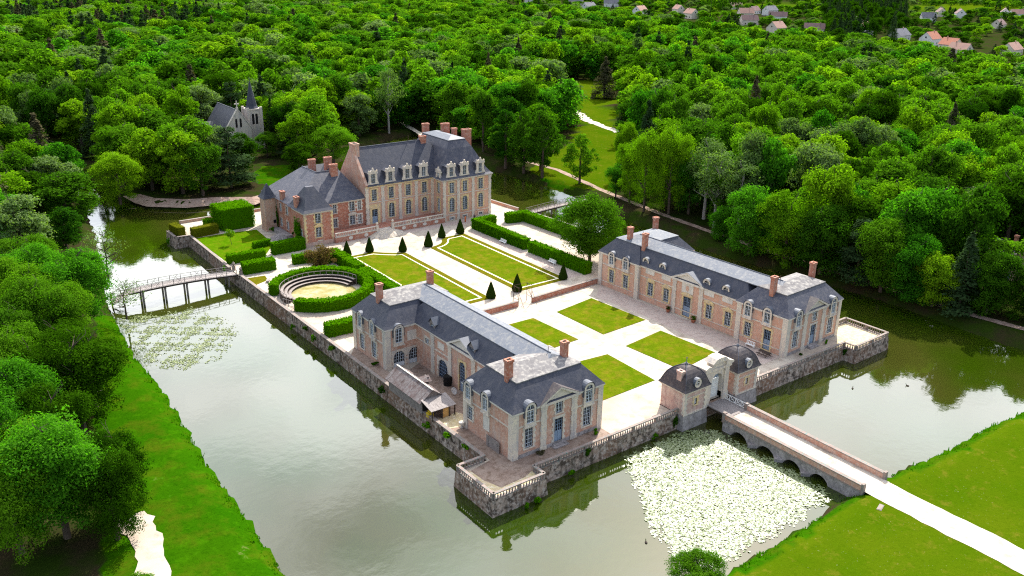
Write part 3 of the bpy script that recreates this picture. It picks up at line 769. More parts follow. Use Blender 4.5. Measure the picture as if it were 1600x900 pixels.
def range_building(label, loc, rz, s, brick):
    """one of the two long ranges flanking the forecourt. s=-1: court on the -x side, s=+1: court on the +x side"""
    root = empty('outbuilding', loc, rz, label, 'building', 'long ranges flanking the forecourt')
    E = 7.2
    d1, y2, y3 = (11.7, 34.6, 45.8) if s > 0 else (10.6, 34.6, 45.8)
    ml = y2 - d1
    pav1, pav2 = (-8, 8, 0, d1), (-8, 8, y2, y3)
    main = (-2.2, 7.6, d1, y2) if s > 0 else (-7.6, 2.2, d1, y2)
    wall = MB()
    F1 = face(-8, 0, 0)
    h1 = pavilion_front(root, F1, 16, E)
    holes_wall(wall, F1, 16, -.4, E, h1)
    if s > 0:      # outer side towards the moat
        A = face(-8, d1, -90)
        hs = []
        for x, blind in ((1.3 + .2, 0), (5.6, 1)):
            if blind: panel(root, A, x, 2.1, 1.3, 2.1)
            else: hs.append(window(root, A, x, 1.9, 1.3, 2.1))
        for x in (1.4, 5.6):
            lucarne(root, A, x, 5.2, 1.15, 2.5); hs.append((x - .57, x + .57, 5.2, E))
        holes_wall(wall, A, d1, -.4, E, hs)
        band(root, A, .6, 11.2, 4.72)
        B = face(-2.2, y2, -90)
        hs = [window(root, B, 3.4, 4.6, 1.1, .9, 'thin'),
              window(root, B, 8.2, -.05, 2.7, 3.5, 'arch', 'stone', 'bluepaint', 'garage_door'),
              window(root, B, 13.7, .0, 1.6, 5.2, 'arch half', 'stone_warm', 'bluepaint', 'tall_door')]
        holes_wall(wall, B, ml, -.4, E, hs)
        for x in (5.2, 10.3, 16.9): pilaster(root, B, x, .9, 0, E - .3)
        pediment(root, B, 10.0, 17.2, E - .1, 2.1, 2.4, 'plaster')
        for x in (7.7, 18.9): panel(root, B, x, 5.2, 1.7, .95)
        band(root, B, .3, 10, 4.4); band(root, B, 17.4, 22.2, 4.4)
        for x in (4.6, 16.0): gable_dormer(root, B, x, .28, 7.1)
        C_ = face(-8, y2, 0)
        hs = [window(root, C_, 2.4, -.15, 2.1, 3.0, 'arch half', 'stone', 'sash', 'arched_window'), window(root, C_, 5.3, -.15, 2.1, 3.0, 'arch half', 'stone', 'sash', 'arched_window')]
        lucarne(root, C_, 2.3, 4.5, 1.25, 2.9); hs.append((1.7, 2.9, 4.5, E))
        panel(root, C_, 5.0, 4.4, 1.7, 1.5)
        holes_wall(wall, C_, 5.8, -.4, E, hs)
        D = face(-8, y3, -90)
        hs = []
        for x in (2.9, 7.2):
            hs.append(window(root, D, x, .9, 1.3, 2.7)); lucarne(root, D, x, 4.9, 1.15, 2.5); hs.append((x - .57, x + .57, 4.9, E))
        holes_wall(wall, D, y3 - y2, -.4, E, hs)
        band(root, D, .6, 10.8, 4.3)
        # plain court side
        for x, y0, y1 in ((8, 0, d1), (7.6, d1, y2), (8, y2, y3)): wall.quad((x, y0, -.4), (x, y1, -.4), (x, y1, E), (x, y0, E))
        for c in ((-8, 0), (-8, d1), (-8, y2), (-8, y3)):
            sg = 1 if c[1] in (0, y2) else -1
            MB().box(c[0] - .12, c[0] + .9, c[1] - .12 if sg > 0 else c[1] - .9, c[1] + .9 if sg > 0 else c[1] + .12, -.3, E - .35).build('corner_quoin', M['stone'], root)
        MB().box(7.2, 8.12, -.12, .9, -.3, E - .35).build('corner_quoin', M['stone'], root)
    else:          # court side
        A = face(-8, y3, -90)
        hs = []
        for x in (3.7, 7.7):
            hs.append(window(root, A, x, 1.35, 1.35, 2.75, '', 'stone_warm')); lucarne(root, A, x, 5.35, 1.2, 2.35); hs.append((x - .6, x + .6, 5.35, E))
        holes_wall(wall, A, y3 - y2, -.4, E, hs)
        B = face(-7.6, y2, -90)
        hs = [window(root, B, x, 1.55, 1.4, 2.7, st, 'stone_warm') for x, st in ((2.9, 'curve'), (7.0, 'tri'), (17.5, 'curve'), (21.9, 'tri'))]
        hs.append(window(root, B, 12.25, .25, 1.8, 3.9, 'door curve', 'stone_warm', 'bluepaint', 'door'))
        holes_wall(wall, B, ml, -.4, E, hs)
        for x in (9.0, 15.5): pilaster(root, B, x, .85, 0, E - .3)
        pediment(root, B, 8.4, 16.0, E - .1, 1.95, 2.4, 'plaster')
        for x in (2.6, 6.8, 17.3, 21.5): panel(root, B, x, 6.0, 2.1, .75)
        nb = panel(root, B, 12.2, 5.0, 2.6, 1.7)
        MB(B).add([(12.2 + .38 * math.cos(a), -.12, 5.85 + .55 * math.sin(a)) for a in [2 * math.pi * k / 14 for k in range(14)]], [tuple(range(14))]).build('niche', M['brick'], nb)
        band(root, B, .1, 8.4, 4.95, .2); band(root, B, 16.1, 23.9, 4.95, .2); band(root, B, .1, 23.9, 1.1, .16, .06)
        for x in (.9, 5.3, 16.2, 20.6): oculus(root, B, x, .42, 8.0)
        D = face(-8, d1, -90)
        hs = [window(root, D, 2.65, 1.35, 1.4, 2.6, '', 'stone_warm'), window(root, D, 6.85, .2, 1.45, 3.7, 'door', 'stone_warm', 'bluepaint', 'door')]
        for x in (2.5, 6.6):
            lucarne(root, D, x, 5.2, 1.2, 2.5); hs.append((x - .6, x + .6, 5.2, E))
        holes_wall(wall, D, d1, -.4, E, hs)
        for T_ in (A, D):
            band(root, T_, .9, 9.6, 4.75); band(root, T_, .9, 9.6, 1.0, .16, .06)
        for x, y0, y1 in ((8, 0, d1), (2.2, d1, y2), (8, y2, y3)): wall.quad((x, y0, -.4), (x, y1, -.4), (x, y1, E), (x, y0, E))
        wall.quad((2.2, d1, -.4), (8, d1, -.4), (8, d1, E), (2.2, d1, E)); wall.quad((2.2, y2, -.4), (8, y2, -.4), (8, y2, E), (2.2, y2, E))
        for y in (.42, d1 - .5, y2 + .5, y3 - .4): MB().box(-8.14, -7.1, y - .53, y + .5, -.3, E - .35).build('corner_quoin', M['stone'], root)
        MB().box(7.2, 8.12, -.12, .9, -.3, E - .35).build('corner_quoin', M['stone'], root)
    for p in (pav2,): wall.quad((p[0], p[3], -.4), (p[1], p[3], -.4), (p[1], p[3], E), (p[0], p[3], E))
    wall.quad((8, y2, -.4), (7, y2, -.4), (7, y2, E), (8, y2, E))
    wall.quad((8, d1, -.4), (7, d1, -.4), (7, d1, E), (8, d1, E)); wall.quad((-8, d1, -.4), (-2, d1, -.4), (-2, d1, E), (-8, d1, E))
    if s < 0: wall.quad((-8, y2, -.4), (-7.6, y2, -.4), (-7.6, y2, E), (-8, y2, E))
    wall.build('wall', M[brick], root)
    MB().box(-8.06, 8.06, -.06, 0, -.4, .55).build('plinth', M['stone_grey'], root)
    for r_ in (pav1, pav2): cornice(root, r_, E, over=.27)
    cornice(root, (main[0], main[1], 10, 36), E - .012, over=.25)
    run = 2.35
    Zb = 10.15
    skirt(root, pav1, E, Zb, run, mat='slate_old' if s < 0 else 'slate', name='roof')
    skirt(root, pav2, E + .005, Zb + .004, run, name='roof')
    mr = (main[0], main[1], 8.5, 37.5)
    skirt(root, mr, E - .02, Zb - .12, 2.1, name='roof')
    hip(root, grow(pav1, -run), Zb, 11.25, 'x', 'toproof_lichen')
    hip(root, grow(pav2, -run), Zb, 11.25, 'x', 'toproof_lichen' if s > 0 else 'toproof')
    xm = (main[0] + main[1]) / 2
    hip(root, (main[0] + 2.1, main[1] - 2.1, 3.8, 41.5), Zb - .1, 11.32, 'y', 'toproof', 1.5)
    MB().bar((xm, 5.4, 11.36), (xm, 39.8, 11.36), .09).build('ridge_roll', M['zinc'], root)
    for x, y in (((-5.6, 4.3), (4.5, 4.6), (-5.7, 40.4), (4.6, 41.0)) if s > 0 else ((-6.0, 5.0), (6.1, 5.4), (-4.7, 40.7), (4.9, 42.6), (-5.5, 35.8))):
        chimney(root, x, y, 1.12, .88, 9.4, 12.9)
    for y in (6, 39): MB().bar((xm, y, 11.2), (xm, y, 12.1), .05).build('finial', M['iron'], root)
    return root
def gable_dormer(root, T, x, y, z):
    d = MB(T)
    d.box(x - .75, x - .5, y, y + .3, z, z + 1.5); d.box(x + .5, x + .75, y, y + .3, z, z + 1.5); d.box(x - .5, x + .5, y, y + .3, z, z + .25); d.box(x - .5, x + .5, y, y + .3, z + 1.3, z + 1.5)
    d.slab([(x - .75, z + 1.5), (x + .75, z + 1.5), (x, z + 2.3)], y, y + .2)
    d.quad((x - .74, y + .2, z), (x - .74, y + 2, z), (x - .74, y + 2, z + 1.5), (x - .74, y + .2, z + 1.5)); d.quad((x + .74, y + .2, z), (x + .74, y + 2, z), (x + .74, y + 2, z + 1.5), (x + .74, y + .2, z + 1.5))
    o = d.build('gabled_dormer', M['wood'], root)
    h = MB(T)
    for sg in (-1, 1): h.quad((x + sg * 1.0, y - .25, z + 1.35), (x, y - .25, z + 2.45), (x, y + 2.3, z + 2.45), (x + sg * 1.0, y + 2.3, z + 1.35))
    h.build('hood', M['zinc'], o)
    MB(T).quad((x - .5, y + .15, z + .25), (x + .5, y + .15, z + .25), (x + .5, y + .15, z + 1.3), (x - .5, y + .15, z + 1.3)).build('pane', M['glass'], o)
    b = MB(T)
    for k in range(1, 3): b.box(x - .5 + k / 3 - .025, x - .5 + k / 3 + .025, y + .08, y + .14, z + .25, z + 1.3)
    for k in range(1, 3): b.box(x - .5, x + .5, y + .09, y + .13, z + .25 + .35 * k - .02, z + .25 + .35 * k + .02)
    b.build('sash', M['sash'], o)

range_building('long brick range with an inner yard, nearest the corner bastion and the shed', (-28, 3, 0), 0, 1, 'brick_old')
range_building('long brick range with blue central door and white wall panels, facing the square lawns', (30.1, 3.0, 0), R(2.06), -1, 'brick')

# ------------------------------------------------------------------ the chateau
ch = empty('chateau', (7, 115, 0), 0, 'large brick and stone chateau with steep slate roofs, stone dormers and tall chimneys', 'chateau')
def sh(x, y): return (x - 7, y - 115)
def stone_dormer(root, T, x, z, w=1.15, h=2.5, mat='stone', depth=2.6):
    key = ('sd', w, h, mat)
    if key not in _cache:
        d = MB()
        d.box(-w / 2 - .55, -w / 2, -.08, .4, -.1, h); d.box(w / 2, w / 2 + .55, -.08, .4, -.1, h); d.box(-w / 2 - .7, w / 2 + .7, -.18, .45, h, h + .3); d.box(-w / 2, w / 2, -.06, .4, -.1, .12)
        d.slab([(-w / 2 - .7, h + .3), (w / 2 + .7, h + .3), (.35, h + .95), (-.35, h + .95)], -.14, .3)
        for q in (-w / 2 - .5, w / 2 + .5): d.box(q - .16, q + .16, -.12, .2, h + .3, h + .85)
        d.box(-.17, .17, -.1, .22, h + .9, h + 1.45)
        d.slab([(-w / 2 - 1.0, -.1), (-w / 2 - .55, -.1), (-w / 2 - .55, .9)], -.06, .3); d.slab([(w / 2 + 1.0, -.1), (w / 2 + .55, -.1), (w / 2 + .55, .9)], -.06, .3)
        hd = MB()
        a = w / 2 + .56
        hd.quad((-a, .3, 0), (-a, depth, 0), (-a, depth, h), (-a, .3, h)); hd.quad((a, .3, 0), (a, depth, 0), (a, depth, h), (a, .3, h))
        for sg in (-1, 1): hd.quad((sg * (a + .1), .2, h + .1), (0, .2, h + .7), (0, depth + .6, h + .7), (sg * (a + .1), depth + .6, h + .1))
        _cache[key] = (d.mesh('stone_dormer', M[mat]), hd.mesh('hood', M['slate']))
    a, b = _cache[key]
    o = obj('stone_dormer', a, root, T @ Matrix.Translation((x, 0, z)))
    obj('hood', b, o)
    _, g, sm = win_meshes(w, h - .12, 'plain cross', 'stone', 'sash')
    obj('pane', g, o, Matrix.Translation((0, 0, .12))); obj('sash', sm, o, Matrix.Translation((0, 0, .12)))
EZ = 10.8
w_ = MB()
# right pavilion
T = face(*sh(18.3, 105), 0)
hs = []
for x in (2.6, 6.6, 11.5):
    hs += [window(ch, T, x, 7.15, 1.4, 2.75, '', 'stone_warm'), window(ch, T, x, 2.3, 1.5, 3.7, 'arch', 'stone_warm'), window(ch, T, x, .2, 1.1, .6, 'thin', 'stone')]
    stone_dormer(ch, T, x - .1, 11.4)
holes_wall(w_, T, 14.7, -.2, EZ, hs)
for x in (.35, 4.55, 9.1, 14.35): pilaster(ch, T, x, .7, 0, EZ - .3)
for z in (1.5, 6.62): band(ch, T, 0, 14.7, z, .2, .07)
T = face(*sh(18.3, 109.5), -90)
hs = [window(ch, T, 2.4, 7.15, 1.1, 2.75, '', 'stone_warm'), window(ch, T, 2.4, 2.3, 1.1, 3.5, '', 'stone_warm')]
holes_wall(w_, T, 4.5, -.2, EZ, hs)
stone_dormer(ch, T, 2.3, 10.9, .8, 1.5)
x0, y0 = sh(33, 105); x1, y1 = sh(18.3, 127)
w_.quad((x0, y0, -.2), (x0, y1, -.2), (x0, y1, EZ), (x0, y0, EZ)); w_.quad((x0, y1, -.2), (x1, y1, -.2), (x1, y1, EZ), (x0, y1, EZ)); w_.quad((x1, y1, -.2), (x1, y1 - 6, -.2), (x1, y1 - 6, EZ), (x1, y1, EZ))
cr = (*[sh(18.3, 105)[0], sh(33, 127)[0]], *[sh(18.3, 105)[1], sh(33, 127)[1]])
cornice(ch, cr, EZ, 'stone', .4)
MB().rings([(*grow(cr, .5), EZ + .03), (*grow(cr, -.05), EZ + .45), (*grow(cr, -.9), EZ + 1.6), (*grow(cr, -2.3), EZ + 4.3), (*grow(cr, -3.6), EZ + 6.9), (*grow(cr, -4.85), 19.5)]).build('roof', M['slate_old'], ch)
pt = grow(cr, -4.7)
MB().rings([(*pt, 19.45), (*pt, 19.62), (pt[0] + 2.3, pt[1] - 2.3, pt[2] + 2.3, pt[3] - 2.3, 20.3)]).build('roof_platform', M['zinc'], ch)
for q in (21.2, 22.5, 24, 25.5, 27.2): pass
for cx, cy, w, d, z0, z1 in ((25.4, 124.5, 1.9, 1.2, 16, 21.4), (28.4, 119.5, 2.3, 1.4, 17, 21.9), (29.6, 117, 1.4, 1.1, 17, 20.9), (31.6, 114.2, 2.6, 1.5, 12, 20.9), (19.2, 116, 1.7, 1.3, 12, 20.1)):
    chimney(ch, *sh(cx, cy), w, d, z0, z1)
# main block
T = face(*sh(-1.2, 109.5), 0)
hs = []
for i, x in enumerate((2.4, 7.15, 12.0, 16.75)):
    hs.append(window(ch, T, x, 7.15, 1.4, 2.8, '', 'stone_warm'))
    hs.append(window(ch, T, x, 1.4, 1.55, 3.6, 'door', 'stone_warm', 'bluepaint', 'door') if i == 0 else window(ch, T, x, 2.3, 1.55, 3.7, 'arch', 'stone_warm'))
    stone_dormer(ch, T, x - .1, 11.35)
panel(ch, T, 2.4, 5.45, 3.0, .7, 'stone_warm')
MB(T).box(.95, 1.55, -.09, .02, 1.4, 5.3).box(3.25, 3.85, -.09, .02, 1.4, 5.3).build('door_surround', M['stone_warm'], ch)
holes_wall(w_, T, 19.5, -.2, EZ + .1, hs)
for x in (.4, 4.75, 9.6, 14.3, 19.1): pilaster(ch, T, x, .75, 1.4, EZ - .2)
band(ch, T, 0, 19.5, 6.62, .2, .07)
band(ch, T, 0, 19.5, EZ - .28, .36, .3, 'stone_warm', 'cornice')
x0, y0 = sh(-1.2, 109.5); x1, y1 = sh(18.3, 123)
w_.quad((x0, y1, -.2), (x1, y1, -.2), (x1, y1, EZ), (x0, y1, EZ))
prof = [(y0 - .5, EZ + .1), (y0 + .1, EZ + .5), (y0 + 1.2, EZ + 1.9), (y0 + 6.7, 19.2), (y1 - 1.2, EZ + 1.9), (y1 + .5, EZ + .1)]
MB().add([(x, y, z) for x in (x0 + .5, x1 + 3) for y, z in prof], [(k, k + 1, 7 + k, 6 + k) for k in range(5)]).build('roof', M['slate'], ch)
MB().bar((x0 + .5, y0 + 6.7, 19.25), (x1 - 1, y0 + 6.7, 19.25), .1).build('ridge_roll', M['zinc'], ch)
MB().bar((x1 - 3.2, y0 + 6.7, 19.2), (x1 - 3.2, y0 + 6.7, 20.6), .07).build('finial', M['iron'], ch)
g_ = MB()
gp = [(y0, -.2), (y0, EZ), (y0 - .4, EZ + .4), (y0 + 1.0, EZ + 2.2), (y0 + 6.4, 19.6), (y0 + 7.0, 19.6), (y1 - 1, EZ + 2.2), (y1 + .4, EZ + .4), (y1, EZ), (y1, -.2)]
n = len(gp)
g_.add([(x, y, z) for x in (x0, x0 + .7) for y, z in gp], [tuple(range(n)), tuple(range(2 * n - 1, n - 1, -1))] + [(k, n + k, n + (k + 1) % n, (k + 1) % n) for k in range(n)])
g_.build('gable_wall', M['brick_old'], ch)
chimney(ch, x0 + .75, y0 + 6.2, 1.7, 2.6, 13, 20.4, 'brick_old')
# west wing
w_.build('wall', M['brick'], ch)
w_ = MB()
WE = 8.1
T = face(*sh(-12.3, 110), 0)
hs = [window(ch, T, 3.0, 5.5, 1.0, 2.1, 'thin'), window(ch, T, 3.0, 2.0, 1.0, 2.1, 'thin'), window(ch, T, 7.6, 5.4, 1.35, 2.3, 'thin'), window(ch, T, 9.6, 5.4, .95, 2.3, 'thin', 'plaster', 'white'),
      window(ch, T, 7.6, 2.0, 1.35, 2.2, 'curve'), window(ch, T, 9.6, 2.0, .95, 2.2, 'thin', 'plaster', 'white')]
holes_wall(w_, T, 11.1, -.2, WE, hs)
T = face(*sh(-19.3, 105), 0)
hs = [window(ch, T, 3.3, 5.4, 1.35, 2.3, '', 'stone_warm'), window(ch, T, 3.3, 2.0, 1.35, 2.4, 'tri', 'stone_warm'), window(ch, T, 3.6, .25, .6, .7, 'thin')]
holes_wall(w_, T, 7.0, -.2, WE, hs)
MB(T).box(-.05, 7.05, -.07, .02, -.2, 1.0).build('plinth', M['render'], ch)
T2 = face(*sh(-19.3, 111.5), -90)
hs = [window(ch, T2, 4.2, 1.6, 1.1, 2.2, 'thin')]
holes_wall(w_, T2, 6.5, -.2, WE, hs)
x0, y0 = sh(-12.3, 105); w_.quad((x0, y0, -.2), (x0, y0 + 5, -.2), (x0, y0 + 5, WE), (x0, y0, WE))
T3 = face(*sh(-18.9, 130), -90)
hs = [window(ch, T3, x, z, 1.1, 2.0, 'thin', 'render') for x in (7.6, 10.4, 14.2) for z in (1.6, 5.3)]
holes_wall(w_, T3, 18.5, -.2, WE - .1, hs)
x0, y0 = sh(-18.9, 130); w_.quad((x0, y0, -.2), (x0 + 17.7, y0, -.2), (x0 + 17.7, y0, WE), (x0, y0, WE))
for x, y in ((-19.3, 105), (-12.3, 105)):
    X, Y = sh(x, y); sg = 1 if x < -15 else -1
    mb = MB()
    for k in range(16): mb.box(X - .06 if sg > 0 else X - (.55 if k % 2 else .32), X + (.55 if k % 2 else .32) if sg > 0 else X + .06, Y - .06, Y + (.3 if k % 2 else .5), WE / 16 * k, WE / 16 * (k + 1))
    mb.build('corner_quoin', M['stone_warm'], ch)
a, b = sh(-19.3, 105), sh(-12.3, 113.5)
sw = (a[0], b[0], a[1], b[1])
cornice(ch, (a[0], b[0], a[1], a[1] + 6.5), WE, 'stone', .25)
MB().rings([(*grow(sw, .4), WE + .03), (*grow(sw, -.2), WE + .6), (sw[0] + 2.55, sw[1] - 2.55, sw[2] + 3.8, sw[3] - 3.8, 13.2)]).build('roof', M['slate'], ch)
a, b = sh(-18.9, 110), sh(-1.2, 130)
ww = (a[0], b[0] - .1, a[1], b[1])
band(ch, face(*sh(-12.2, 110), 0), 0, 10.9, WE - .25, .3, .25, 'stone', 'cornice')
t0, t1 = sh(-10.6, 116.4), sh(-4.7, 124.2)
MB().rings([(ww[0] - .4, ww[1], ww[2] - .4, ww[3] + .4, WE + .03), (ww[0] + .5, ww[1], ww[2] + .4, ww[3] - .4, WE + .75), (t0[0], t1[0], t0[1], t1[1], 14.4)], cap=False).build('roof', M['slate_old'], ch)
MB().rings([(t0[0], t1[0], t0[1], t1[1], 14.4), (t0[0] + 2.6, t1[0] - 2.4, t0[1] + 2.2, t1[1] - 2.2, 12.6)]).build('roof_valley', M['slate'], ch)
for p, q in (((t0[0], t0[1]), (t1[0], t0[1])), ((t0[0], t0[1]), (t0[0], t1[1]))): MB().bar((*p, 14.45), (*q, 14.45), .1).build('ridge_roll', M['zinc'], ch)
for cx, cy, w, d, z0, z1 in ((-6.4, 115.5, 2.0, 1.1, 9, 16.0), (-9.0, 122, 1.9, 1.1, 12, 16.3), (-5.2, 121, 2.0, 1.1, 12, 16.6), (-18.6, 118.6, 1.0, 1.5, 7.5, 10.4), (-18.9, 109.8, 1.0, 1.5, 7.5, 11.0)):
    chimney(ch, *sh(cx, cy), w, d, z0, z1)
w_.build('wing_wall', M['brick_red'], ch)
a, b = sh(-21.9, 122), sh(-19.0, 124.9)
tw = MB().rings([(a[0], b[0], a[1], b[1], -.2), (a[0], b[0], a[1], b[1], 8.2)]).build('tower', M['brick_old'], ch)
r_ = (a[0], b[0], a[1], b[1])
MB().rings([(*grow(r_, .35), 8.2), (*grow(r_, -.2), 9.0), (*grow(r_, -1.35), 11.6)]).build('roof', M['slate'], tw)
MB().box(r_[1] - 1.0, r_[1] - .3, r_[2] - .04, r_[2] + .02, 1.9, 2.7).build('window', M['glass'], tw)

# terrace and stair in front of the main block
te = empty('terrace', (3, 106, 0), 0, 'raised brick terrace with stone balustrade and oval plaques along the chateau front', 'terrace')
def tl(x, y): return (x - 3, y - 106)
tm = MB()
for xa, xb in ((-12.25, -1.1), (3.2, 18.25)):
    a, b = tl(xa, 104.2), tl(xb, 109.4); tm.box(a[0], b[0], a[1], b[1], 0, 1.4)
a, b = tl(-1.1, 105.2), tl(3.2, 109.4); tm.box(a[0], b[0], a[1], b[1], 0, 1.397)
tm.build('terrace_wall', M['brick_red'], te)
def balustrade(root, p, q, z0, h=.95, name='balustrade', mat='coping', step=.46, thick=.16, ped=5.0):
    """rails, pedestals and turned balusters between two points"""
    a, b = Vector((*p, z0)), Vector((*q, z0))
    L = (b - a).length
    ang = math.atan2(b.y - a.y, b.x - a.x)
    mb = MB(Matrix.Translation(a) @ Matrix.Rotation(ang, 4, 'Z'))
    mb.box(0, L, -thick, thick, 0, .14); mb.box(-.05, L + .05, -thick - .06, thick + .06, h - .16, h)
    n = max(1, round(L / ped))
    pos = [L * k / n for k in range(n + 1)]
    for x in pos: mb.box(max(0, x - .22), min(L, x + .22), -thick - .03, thick + .03, .139, h - .159)
    for k in range(int(L / step)):
        x = step * (k + .5)
        if min(abs(x - u) for u in pos) < .34: continue
        mb.add([(x + r * c, r * s_, z) for z, r in ((.14, .09), (.34, .13), (.6, .06), (h - .16, .1)) for c, s_ in ((1, 0), (0, 1), (-1, 0), (0, -1))], [(4 * i + j, 4 * i + (j + 1) % 4, 4 * i + 4 + (j + 1) % 4, 4 * i + 4 + j) for i in range(3) for j in range(4)])
    return mb.build(name, M[mat], root)
balustrade(te, tl(-12.1, 104.45), tl(-1.2, 104.45), 1.4, mat='stone')
balustrade(te, tl(3.3, 104.45), tl(18.1, 104.45), 1.4, mat='stone')
for x, y in ((-1.1, 104.4), (3.2, 104.4)):
    X, Y = tl(x, y); MB().box(X - .3, X + .3, Y - .3, Y + .3, 0, 2.5).lathe([(.18, 2.5), (.1, 2.6), (.34, 2.95), (.28, 3.15), (.1, 3.3)], (X, Y), 10).build('pedestal', M['stone'], te)
for x in (-8.3, -4.2, 6.2, 9.3, 12.2, 15.6):
    X, Y = tl(x, 104.2)
    MB().add([(X + .55 * math.cos(t), Y - .06, .7 + .42 * math.sin(t)) for t in [2 * math.pi * k / 14 for k in range(14)]], [tuple(range(14))]).build('plaque', M['plaster'], te)
a, b = tl(-12.3, 104), tl(18.3, 104.2); MB().box(a[0], tl(-1.4, 0)[0], a[1] + .1, a[1] + .3, 1.28, 1.405).box(tl(3.5, 0)[0], b[0], a[1] + .1, a[1] + .3, 1.28, 1.405).build('coping', M['stone'], te)
st = empty('stair', (1.0, 104.6, 0), 0, 'fan shaped stone stair spreading down to the gravel in front of the chateau door', 'stair')
mb = MB()
for k in range(9):
    r = 5.0 - k * .40
    pts = [(r * math.cos(t), -r * .88 * math.sin(t) + .5) for t in [math.pi * j / 18 for j in range(19)]]
    mb.prism(pts[::-1] if k < 99 else pts, .155 * k - .02, .155 * (k + 1))
mb.build('steps', M['stone'], st)
# ------------------------------------------------------------------ moat wall, gate, bridges
mw = empty('moat_wall', (0, 0, 0), 0, 'long rough stone retaining wall rising from the moat around the whole walled island', 'wall')
base = offset(ISL, 0.42)
m = MB()
n = len(ISL)
for i in range(n):
    a, b, c, d = ISL[i], ISL[(i + 1) % n], base[(i + 1) % n], base[i]
    L = math.hypot(b[0] - a[0], b[1] - a[1])
    k = max(1, int(L / 2.5))
    for j in range(k):
        f = lambda p, q, t: (p[0] + (q[0] - p[0]) * t, p[1] + (q[1] - p[1]) * t)
        m.quad((*f(d, c, j / k), -5), (*f(d, c, (j + 1) / k), -5), (*f(a, b, (j + 1) / k), 0.02), (*f(a, b, j / k), 0.02))
m.build('masonry', M['rubble'], mw)
def parapet(pts, h, t=.5, name='parapet', mat='rubble', cop=.12):
    w, c = MB(), MB()
    for (x0, y0), (x1, y1) in zip(pts[:-1], pts[1:]):
        L = math.hypot(x1 - x0, y1 - y0)
        T = Matrix.Translation((x0, y0, 0)) @ Matrix.Rotation(math.atan2(y1 - y0, x1 - x0), 4, 'Z')
        w.T = c.T = T
        w.box(-.02, L + .02, 0, t, -.3, h - cop)
        c.box(-.06, L + .05, -.06, t + .06, h - cop + .002, h)
    w.build(name, M[mat], mw)
    c.build('coping', M['coping'], mw)
parapet([(-38.5, 135.5), (-42, 135), (-42, 128.5), (-38.7, 128)], .5, name='parapet')
parapet([(-38.7, 128), (-39.3, 100.5)], .45)
parapet([(-39.25, 94.2), (-39.0, 45)], .55)
parapet([(-39, 45), (-39, 5.8)], .5)
parapet([(42.2, 6.4), (42.6, 82), (41.6, 95.5)], .7, mat='brick_old')
parapet([(40.9, 103), (39.7, 116), (38, 134), (20, 141), (-37, 141)], .7, mat='brick_old')
for p, q in (((-39.2, 5.3), (-43.4, 5.3)), ((-43.4, 5.3), (-43.4, -2.9)), ((-43.4, -2.9), (-35.2, -2.9)), ((-35.2, -2.9), (-35.2, -.6)), ((-35.2, -.6), (-7.6, -.6)), ((9.0, -.6), (34.8, -.6)),
             ((34.8, -.6), (34.95, -2.8)), ((34.95, -2.8), (45.1, -2.6)), ((45.1, -2.6), (45.0, 6.0)), ((45.0, 6.0), (42.4, 6.0))):
    balustrade(mw, p, q, 0.0, 0.95)

def gate_pavilion(x0, x1, label, chim):
    root = empty('gate_pavilion', ((x0 + x1) / 2, .6, 0), 0, label, 'gatehouse', 'gate pavilions')
    w = (x1 - x0) / 2
    r_ = (-w, w, -2.4, 2.4)
    T = face(-w, -2.4, 0)
    wall = MB()
    hs = [window(root, T, w, 1.35, .55, 1.05, '', 'stone_warm')]
    holes_wall(wall, T, 2 * w, -.3, 3.95, hs)
    for a in ((-w, 2.4, -90, 4.8), (w, -2.4, 90, 4.8), (w, 2.4, 180, 2 * w)): holes_wall(wall, face(a[0], a[1], a[2]), a[3], -.3, 3.95, [])
    wall.build('wall', M['render' if chim else 'brick_old'], root)
    MB().rings([(*grow(r_, .55), -5), (*grow(r_, .12), -.12), (*grow(r_, .14), .0)]).build('plinth', M['stone_grey'], root)
    band(root, T, -.1, 2 * w + .1, .0, .22, .12, 'stone'); band(root, T, .55, 2 * w - .55, 2.75, .16, .07, 'stone')
    for sx in (-1, 1):
        mb = MB()
        for k in range(9):
            e = .42 if k % 2 else .62
            mb.box(min(sx * (w + .07), sx * (w - e)), max(sx * (w + .07), sx * (w - e)), -2.47 - .004 * (k % 2), -2.4 + e * .8, .22 + 3.5 * k / 9, .22 + 3.5 * (k + 1) / 9)
        mb.build('corner_quoin', M['stone'], root)
    cornice(root, r_, 3.98, 'stone', .3)
    prof = [(-.42, 4.0), (-.2, 4.28), (-.02, 4.75), (.16, 5.25), (.42, 5.78), (.78, 6.25), (1.22, 6.65), (1.7, 6.92), (2.1, 7.05), (2.32, 7.1)]
    MB().rings([(*grow(r_, -i), z) for i, z in prof]).build('dome_roof', M['slate_brown'], root, smooth=False)
    for sx, sy in ((-1, -1), (1, -1), (1, 1), (-1, 1)):
        mb = MB()
        for (i, z), (j, z2) in zip(prof[:-1], prof[1:]): mb.bar((sx * (w - i), sy * (2.4 - i), z + .03), (sx * (w - j), sy * (2.4 - j), z2 + .03), .05)
        mb.build('hip_roll', M['slate_old'], root)
    MB().lathe([(.28, 7.1), (.2, 7.3), (.06, 7.4), (.05, 8.0), (.12, 8.1), (.02, 8.3)], (0, 0), 8).build('finial', M['zinc'], root)
    oculus(root, T, w, -.12, 4.95, .42, 1.2)
    if chim: chimney(root, -w + .5, -.75, .75, 1.05, 4.0, 6.75, 'render')
gate_pavilion(-7.6, -2.75, 'domed gate pavilion with a chimney on its roof, on the lily pad side', True)
gate_pavilion(4.15, 9.0, 'domed gate pavilion of red brick without a chimney, beyond the gate arch', False)
ga = empty('gate_arch', (.7, 0, 0), 0, 'tall carved stone gateway with broken pediment between the two domed pavilions', 'gateway')
T = face(-3.4, -.75, 0)
